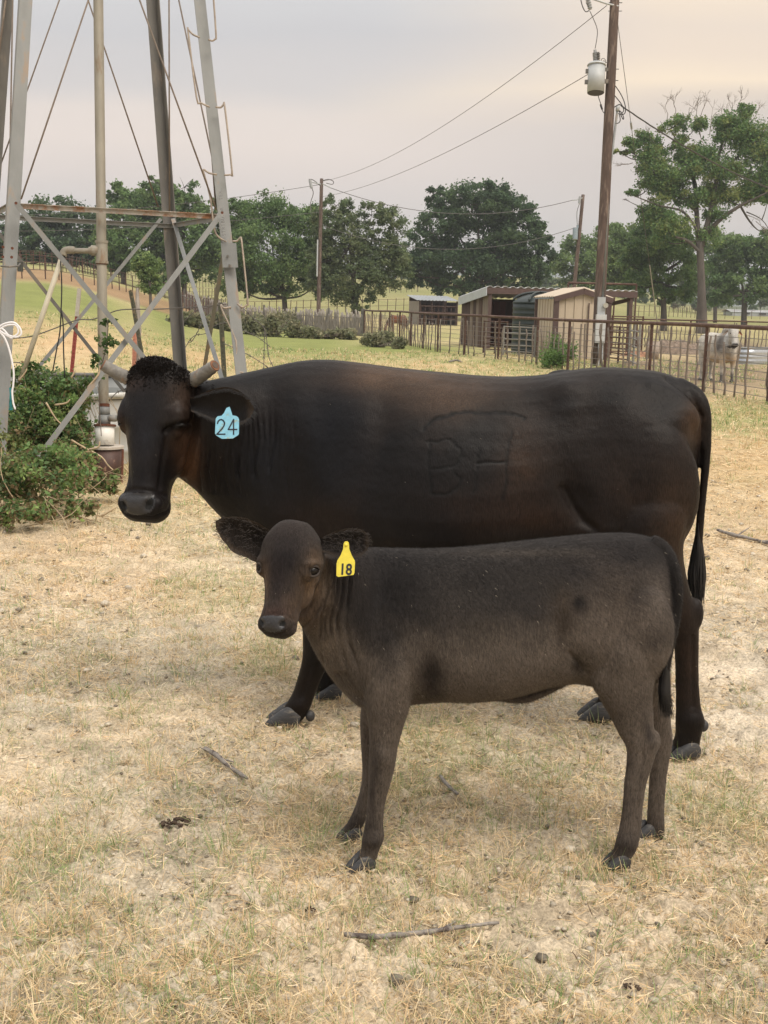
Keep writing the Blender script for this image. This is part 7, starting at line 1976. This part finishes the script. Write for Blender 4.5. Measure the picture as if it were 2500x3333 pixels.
for i, (x, l_) in enumerate(((2060, 'low pale concrete block left of its pair'), (2112, 'low pale concrete block right of its pair'))):
    q = g_(x, 1192); props(MB().box(q + [0, 0, .06], (.24, .12, .09)).make('concrete_block', M_block, None), l_, 'block')
# galvanised trough
ta, tbn = at(2408, 1100, 41.0), at(2560, 1100, 42.5); tz = float(TH(ta[0], ta[1]))
tg = thing('water_trough', (ta[0], ta[1], tz), 'shiny ribbed galvanised trough at the right edge behind the bull', 'trough')
V_ = []; d = (tbn - ta)[:2]; d /= np.linalg.norm(d); n_ = np.array([-d[1], d[0]])
cc_ = (ta[:2] + tbn[:2]) / 2; hl = np.linalg.norm((tbn - ta)[:2]) / 2; 
ring = []
for i in range(48):
    a = 2 * math.pi * i / 48; ring.append(cc_ + d * (math.copysign(hl - .38, math.cos(a)) + .38 * math.cos(a)) + n_ * .42 * math.sin(a))
hs = [0, .08, .11, .14, .22, .25, .28, .36, .39, .42, .52]; outs = [0, 0, .018, 0, 0, .018, 0, 0, .018, 0, .0]
for h, o in zip(hs, outs): V_ += [P3_(cc_ + (q - cc_) * (1 + o * 1.5), tz + h) for q in ring]
F_ = [(i * 48 + j, i * 48 + (j + 1) % 48, (i + 1) * 48 + (j + 1) % 48, (i + 1) * 48 + j) for i in range(len(hs) - 1) for j in range(48)]
V_ += [P3_(cc_ + (q - cc_) * .97, tz + .52) for q in ring] + [P3_(cc_ + (q - cc_) * .97, tz + .05) for q in ring]; b = len(hs)
F_ += [((b - 1) * 48 + j, (b - 1) * 48 + (j + 1) % 48, b * 48 + (j + 1) % 48, b * 48 + j) for j in range(48)] + [(b * 48 + j, b * 48 + (j + 1) % 48, (b + 1) * 48 + (j + 1) % 48, (b + 1) * 48 + j) for j in range(48)] + [tuple((b + 1) * 48 + j for j in range(48))]
mk('wall', V_, F_, mat('shiny_galv', (.45, .48, .52), .35, .5, var=.1), tg, None, True)
MB().tube([P3_(q, tz + .53) for q in ring + ring[:1]], .02, 6, caps=False).make('rim', M_galv, tg, True)
# far white building and a pale roof in the trees
def far_building(px0, px1, py, dep, h, rh, label, name='white_building', m_=M_wmetal):
    A = at(px0, py, dep)[:2]; B = at(px1, py, dep)[:2]; z = float(TH(*A)); t = thing(name, (A[0], A[1], z), label, 'building')
    box_between(A, B, z - .3, z + h, 6, 'wall', m_, t, -3.2)
    dv = (B - A) / np.linalg.norm(B - A); nv = np.array([-dv[1], dv[0]])
    e = [P3_(A - dv * .4, z + h), P3_(B + dv * .4, z + h), P3_(B + dv * .4 + nv * 3.2, z + h + rh), P3_(A - dv * .4 + nv * 3.2, z + h + rh)]; e2 = [P3_(A - dv * .4 + nv * 6.6, z + h), P3_(B + dv * .4 + nv * 6.6, z + h)]
    mk('roof', e + e2, [(0, 1, 2, 3), (3, 2, 5, 4)], M_tin, t)
    for i in range(3):
        q = A + (B - A) * (.2 + .3 * i); box_between(q, q + dv * 1.2, z + h * .45, z + h * .85, .1, 'window', M_darkm, t, .03 + .0)
far_building(2386, 2560, 1000, 225, .75, .45, 'long low white building behind the far right trees')
far_building(1262, 1286, 893, 300, 2.2, 1.0, 'tiny white building glimpsed between the two oaks')

# ---------------- hedge and bushes
def bush(label, lobes, n, leaf, pal, seed, grp=None, base=None):
    t0 = base if base is not None else lobes[0][0] * np.array([1, 1, 0]); t0 = on(t0)
    t = thing('bush', t0, label, 'bush', grp)
    C_, j_, m_ = scatter(lobes, n, seed, 20, .6, .1); zt = TH(C_[:, 0], C_[:, 1]); C_[:, 2] = np.maximum(C_[:, 2], zt + .03)
    v, f = leaf_mesh(C_, leaf, seed, .3); props(mk('leaves', v, f, M_leaf, t, np.repeat(leaf_cols(pal, j_, m_, len(C_), seed), 4, 0)), kind='stuff')
    mb = MB(); rr2 = random.Random(seed)
    for c, r in lobes:
        for _ in range(6):
            e = c + np.array([rr2.uniform(-.8, .8) * r[0], rr2.uniform(-.5, .5) * r[1], rr2.uniform(-.3, .9) * r[2]]); mb.tube([t0 + [rr2.uniform(-.1, .1), 0, 0], (t0 + e) / 2, e], [.02, .014, .006], 4)
    mb.make('stems', M_bark, t)
HP = [(.20, .215, .12), (.25, .25, .15), (.16, .18, .105), (.30, .275, .17)]
def hb(px, py, rx, ry):
    g = g_(px, py + ry * 1.0); dep = float((g - C0) @ _f); return plobe(px, py, rx, ry, dep)
bush('low grey-green hedge clump at the far left end of the picket fence', [hb(640, 1045, 50, 22), (hb(700, 1045, 40, 24)), hb(590, 1040, 40, 18)], 5000, .10, HP, 61, 'hedge clumps along the picket fence')
bush('middle grey-green hedge clump with a bare patch beside it', [hb(770, 1055, 50, 28), hb(820, 1060, 40, 30), hb(740, 1050, 30, 24)], 5200, .10, HP, 62, 'hedge clumps along the picket fence')
bush('tall hedge clump with a dark arched top before the pickets', [hb(880, 1060, 44, 36), hb(925, 1045, 32, 32), hb(960, 1070, 40, 30)], 5200, .09, HP, 63, 'hedge clumps along the picket fence')
bush('low straggly clump at the right end of the picket fence', [hb(1020, 1085, 44, 18), hb(1080, 1088, 40, 16), hb(1140, 1090, 36, 16)], 4600, .08, HP, 64, 'hedge clumps along the picket fence')
bush('weedy grey-green bush in front of the left pipe fence', [hb(1220, 1108, 34, 22), hb(1260, 1100, 30, 26), hb(1300, 1118, 30, 18), hb(1195, 1110, 20, 14)], 4200, .065, HP, 65)
LP = [(.14, .24, .07), (.18, .28, .085), (.11, .19, .06)]
bush('bright green bush in front of the tan shed', [hb(1800, 1130, 34, 40), hb(1835, 1110, 28, 34), hb(1790, 1170, 34, 30), hb(1850, 1150, 30, 40), hb(1820, 1175, 40, 26), hb(1815, 1085, 16, 26), hb(1870, 1110, 16, 22)], 9000, .035, LP, 66)

# ================================================================== BULL AND HORSE
M_wcoat = coat_material('pale_coat', 0.8, 0.002, 0.1)
def tiny_animal(parts, voxel, paint, name_parent, matc, sm=3):
    V, F = build_body('b', parts, voxel, sm); Nn = vnormals(V, F)
    c = paint(V, Nn); return mk('body', V, F, matc, name_parent, c, True)
def axis_loft(P, R1, R2, side, up=np.array([0, 0, 1.0]), ex=2.1):
    return ring_loft(resample([(np.array(p), up * a, np.array(side) * b, ex, .08) for p, a, b in zip(P, R1, R2)], 4), 24)
# bull: faces the camera, body receding to the left
gB = ground(2362, 1245); DB = float((gB - C0) @ _f); kb = DB / FPX
bull = thing('bull', gB, 'pale grey bull with dark shoulders facing us behind the wire fence', 'bull')
fw = np.array([.24, -.97, 0]); fw /= np.linalg.norm(fw); rt = np.array([fw[1] * -1, fw[0], 0]) * -1
rt = np.array([-fw[1], fw[0], 0.0])     # to the image right
bp = lambda f, r, z: np.array([gB[0], gB[1], gB[2]]) + fw * f + rt * r + np.array([0, 0, z])
H_ = 1.24
parts = [axis_loft([bp(-1.25, 0, .95), bp(-1.15, 0, .88), bp(-.85, 0, .84), bp(-.5, 0, .80), bp(-.1, 0, .82), bp(.12, 0, .88), bp(.25, 0, .92)],
                   [.10, .24, .33, .36, .37, .33, .20], [.08, .20, .24, .27, .25, .22, .14], rt)]
parts.append(ellipsoid(bp(-.12, 0, 1.18), (fw * .17, rt * .09, zup * .13)))        # hump
parts.append(axis_loft([bp(.05, 0, .98), bp(.22, -.04, 1.02), bp(.36, -.09, 1.12)], [.22, .18, .14], [.14, .11, .09], rt))
parts.append(ellipsoid(bp(.22, .02, .70), (fw * .10, rt * .07, zup * .22)))          # dewlap
for f_, r_s in ((.0, .15), (.05, -.15), (-1.05, .14), (-.98, -.14)):
    fz = .78 if f_ > -.5 else .85
    P = [(f_, r_s, fz), (f_, r_s * 1.02, .55), (f_ + (.03 if f_ < -.5 else 0), r_s * 1.03, .34), (f_, r_s * 1.03, .14), (f_ + .02, r_s * 1.03, .02)]
    parts.append(ring_loft(resample([(bp(a, b, z), fw * q, rt * q * .85, 2.0, 0) for (a, b, z), q in zip(P, (.13, .09, .052, .042, .05))], 4), 14))
BH = Head(bp(.38, -.10, 1.34), bp(.50, -.10, .89), math.atan2(-fw[0] * -1, 1) * 0 - .12, 1.0)
BH.Fn = np.array([.06, -1, .15]); BH.Fn -= BH.A * (BH.Fn @ BH.A); BH.Fn /= np.linalg.norm(BH.Fn); BH.S = np.cross(BH.A, BH.Fn); BH.S *= np.sign(BH.S[0]); BH.k = BH.len / .53
parts.append(BH.loft(HEAD_L))
parts.append(axis_loft([bp(-1.26, 0, 1.0), bp(-1.34, 0, .8), bp(-1.34, -.02, .5), bp(-1.32, -.02, .35)], [.03, .02, .02, .035], [.03, .02, .02, .035], rt, up=fw))
def bull_paint(V, Nn):
    nz = fbm3(V, 4, 3, 2); c = np.tile(np.array([.44, .415, .37]), (len(V), 1)) * (.8 + .35 * nz)[:, None]
    f_ = (V - gB) @ fw; z = V[:, 2] - gB[2]
    c = mixc(c, (.075, .068, .066), np.exp(-((f_ + .02) / .20) ** 2) * sstep(.62, .78, z) * (1 - sstep(1.02, 1.15, z) * .4) * .95)
    c = mixc(c, (.13, .12, .115), np.exp(-((f_ - .15) / .13) ** 2) * sstep(.5, .7, z) * .6)
    c = mixc(c, (.48, .33, .18), np.exp(-((z - .52) / .13) ** 2) * (f_ > -.5) * .6)
    c = mixc(c, (.05, .045, .042), (1 - sstep(.16, .30, z)) * (f_ > -.3) * .85)
    hd = (V - BH.O) @ BH.A / BH.k
    near = np.linalg.norm(V - BH.p(.27, -.04), axis=1) < .32
    c = mixc(c, (.42, .42, .41), near * .9); c = mixc(c, (.03, .028, .028), near * sstep(.44, .50, hd)); return c
tiny_animal(parts, .016, bull_paint, bull, M_wcoat)
M_bear = mat('bull_ear', (.30, .24, .20), .8, var=.2); M_bin = mat('ear_inside', (.24, .09, .05), .8, var=.2)
for sg in (-1, 1):
    b0_ = BH.p(.10, -.10, sg * .12); t_ = b0_ + np.array([sg * .14, .02, -.10]); v, f = leaf_ear(b0_, t_, np.array([.5 * sg * -1, 0, 1.0]) * .9, np.array([0, -1.0, 0]), .055, .3, .015)
    mk('ear', v, f, M_bin if sg > 0 else M_bear, bull, None, True)
    v, f = ellipsoid(BH.p(.19, .0, sg * .105), (BH.S * .012, BH.Fn * .02, BH.A * .018), 8); mk('eye', v, f, M_eye, bull, None, True)
    MB().tube([BH.p(.0, -.03, sg * .09), BH.p(-.03, -.03, sg * .13)], [.03, .02], 10).make('horn', M_hoof, bull, True)
for f_, r_s in ((.03, .155), (.08, -.155), (-1.03, .145), (-.96, -.145)):
    claw_pair(bp(f_, r_s, 0), fw, rt, .12, .06, .11, M_hoof, bull)
# horse grazing far behind the fence
gh = ground(1292, 1086); kh = float((gh - C0) @ _f) / FPX
horse = thing('horse', gh, 'chestnut horse grazing behind the middle of the pipe fence', 'horse')
sgn = np.array([.86, .5, 0]); fwh = -sgn; rth = np.array([.5, -.86, 0])
hp = lambda f, r, z: gh + fwh * f + rth * r + np.array([0, 0, z])
s_ = 50 * kh / 1.45 * 1.22
S_h = lambda L_: [hp(a * s_, b * s_, z * s_) for a, b, z in L_]
parts = [axis_loft(S_h([(-.75, 0, 1.2), (-.65, 0, 1.15), (-.3, 0, 1.1), (.1, 0, 1.08), (.45, 0, 1.1), (.62, 0, 1.08)]), [.12 * s_, .28 * s_, .30 * s_, .31 * s_, .32 * s_, .18 * s_], [.1 * s_, .24 * s_, .27 * s_, .27 * s_, .22 * s_, .12 * s_], rth)]
parts.append(ring_loft(resample([(hp(a * s_, 0, z * s_), up_ * s_, rth * q * s_, 2, 0) for a, z, up_, q in ((.45, 1.15, np.array([0, 0, .3]), .15), (.75, .92, np.array([.12, 0, .16]), .12), (.98, .55, np.array([.12, 0, .08]), .09), (1.06, .35, np.array([.1, 0, .06]), .08))], 4), 16))
parts.append(ring_loft(resample([(hp(a * s_, 0, z * s_), -fwh * q * s_, rth * q * .75 * s_, 2, 0) for a, z, q in ((1.0, .50, .12), (1.06, .38, .13), (1.12, .2, .085), (1.15, .05, .07), (1.15, .0, .05))], 4), 16))
for f_, r_s in ((.45, .12), (.35, -.12), (-.6, .12), (-.5, -.12)):
    parts.append(ring_loft(resample([(hp((f_ + dx) * s_, r_s * s_, z * s_), fwh * q * s_, rth * q * s_, 2, 0) for z, q, dx in ((1.0, .14, 0), (.75, .11, 0), (.5, .065, -.03 if f_ < 0 else 0), (.28, .045, 0), (.1, .045, 0), (0.0, .06, .02))], 3), 10))
tiny_animal(parts, .03, lambda V, Nn: np.tile(np.array([.15, .062, .035]), (len(V), 1)), horse, M_wcoat)
mb = MB(); mb.tube(S_h([(-.78, 0, 1.2), (-.88, 0, 1.0), (-.88, 0, .6), (-.85, 0, .35)]), [.04, .07, .07, .02], 8); mb.make('tail', M_slab[2], horse, True)
mb = MB(); mb.tube(S_h([(.45, 0, 1.42), (.78, 0, 1.1), (1.02, 0, .66)]), [.03, .06, .03], 6); mb.make('mane', M_slab[2], horse, True)

# ================================================================== AIR
hz = bpy.data.materials.new('haze'); hz.use_nodes = True; t = hz.node_tree; t.nodes.clear()
ho_ = N(t, 'ShaderNodeOutputMaterial'); pv = N(t, 'ShaderNodeVolumePrincipled')
pv.inputs['Color'].default_value = (.80, .84, .90, 1); pv.inputs['Density'].default_value = 0.00060; pv.inputs['Anisotropy'].default_value = .2
t.links.new(pv.outputs[0], ho_.inputs['Volume'])
HAZE = True
if HAZE:
    o = MB().box((0, 0, 49), (4100, 4100, 51)).make('haze', hz, None); props(o, kind='stuff', label='pale evening haze filling the air', cat='haze')
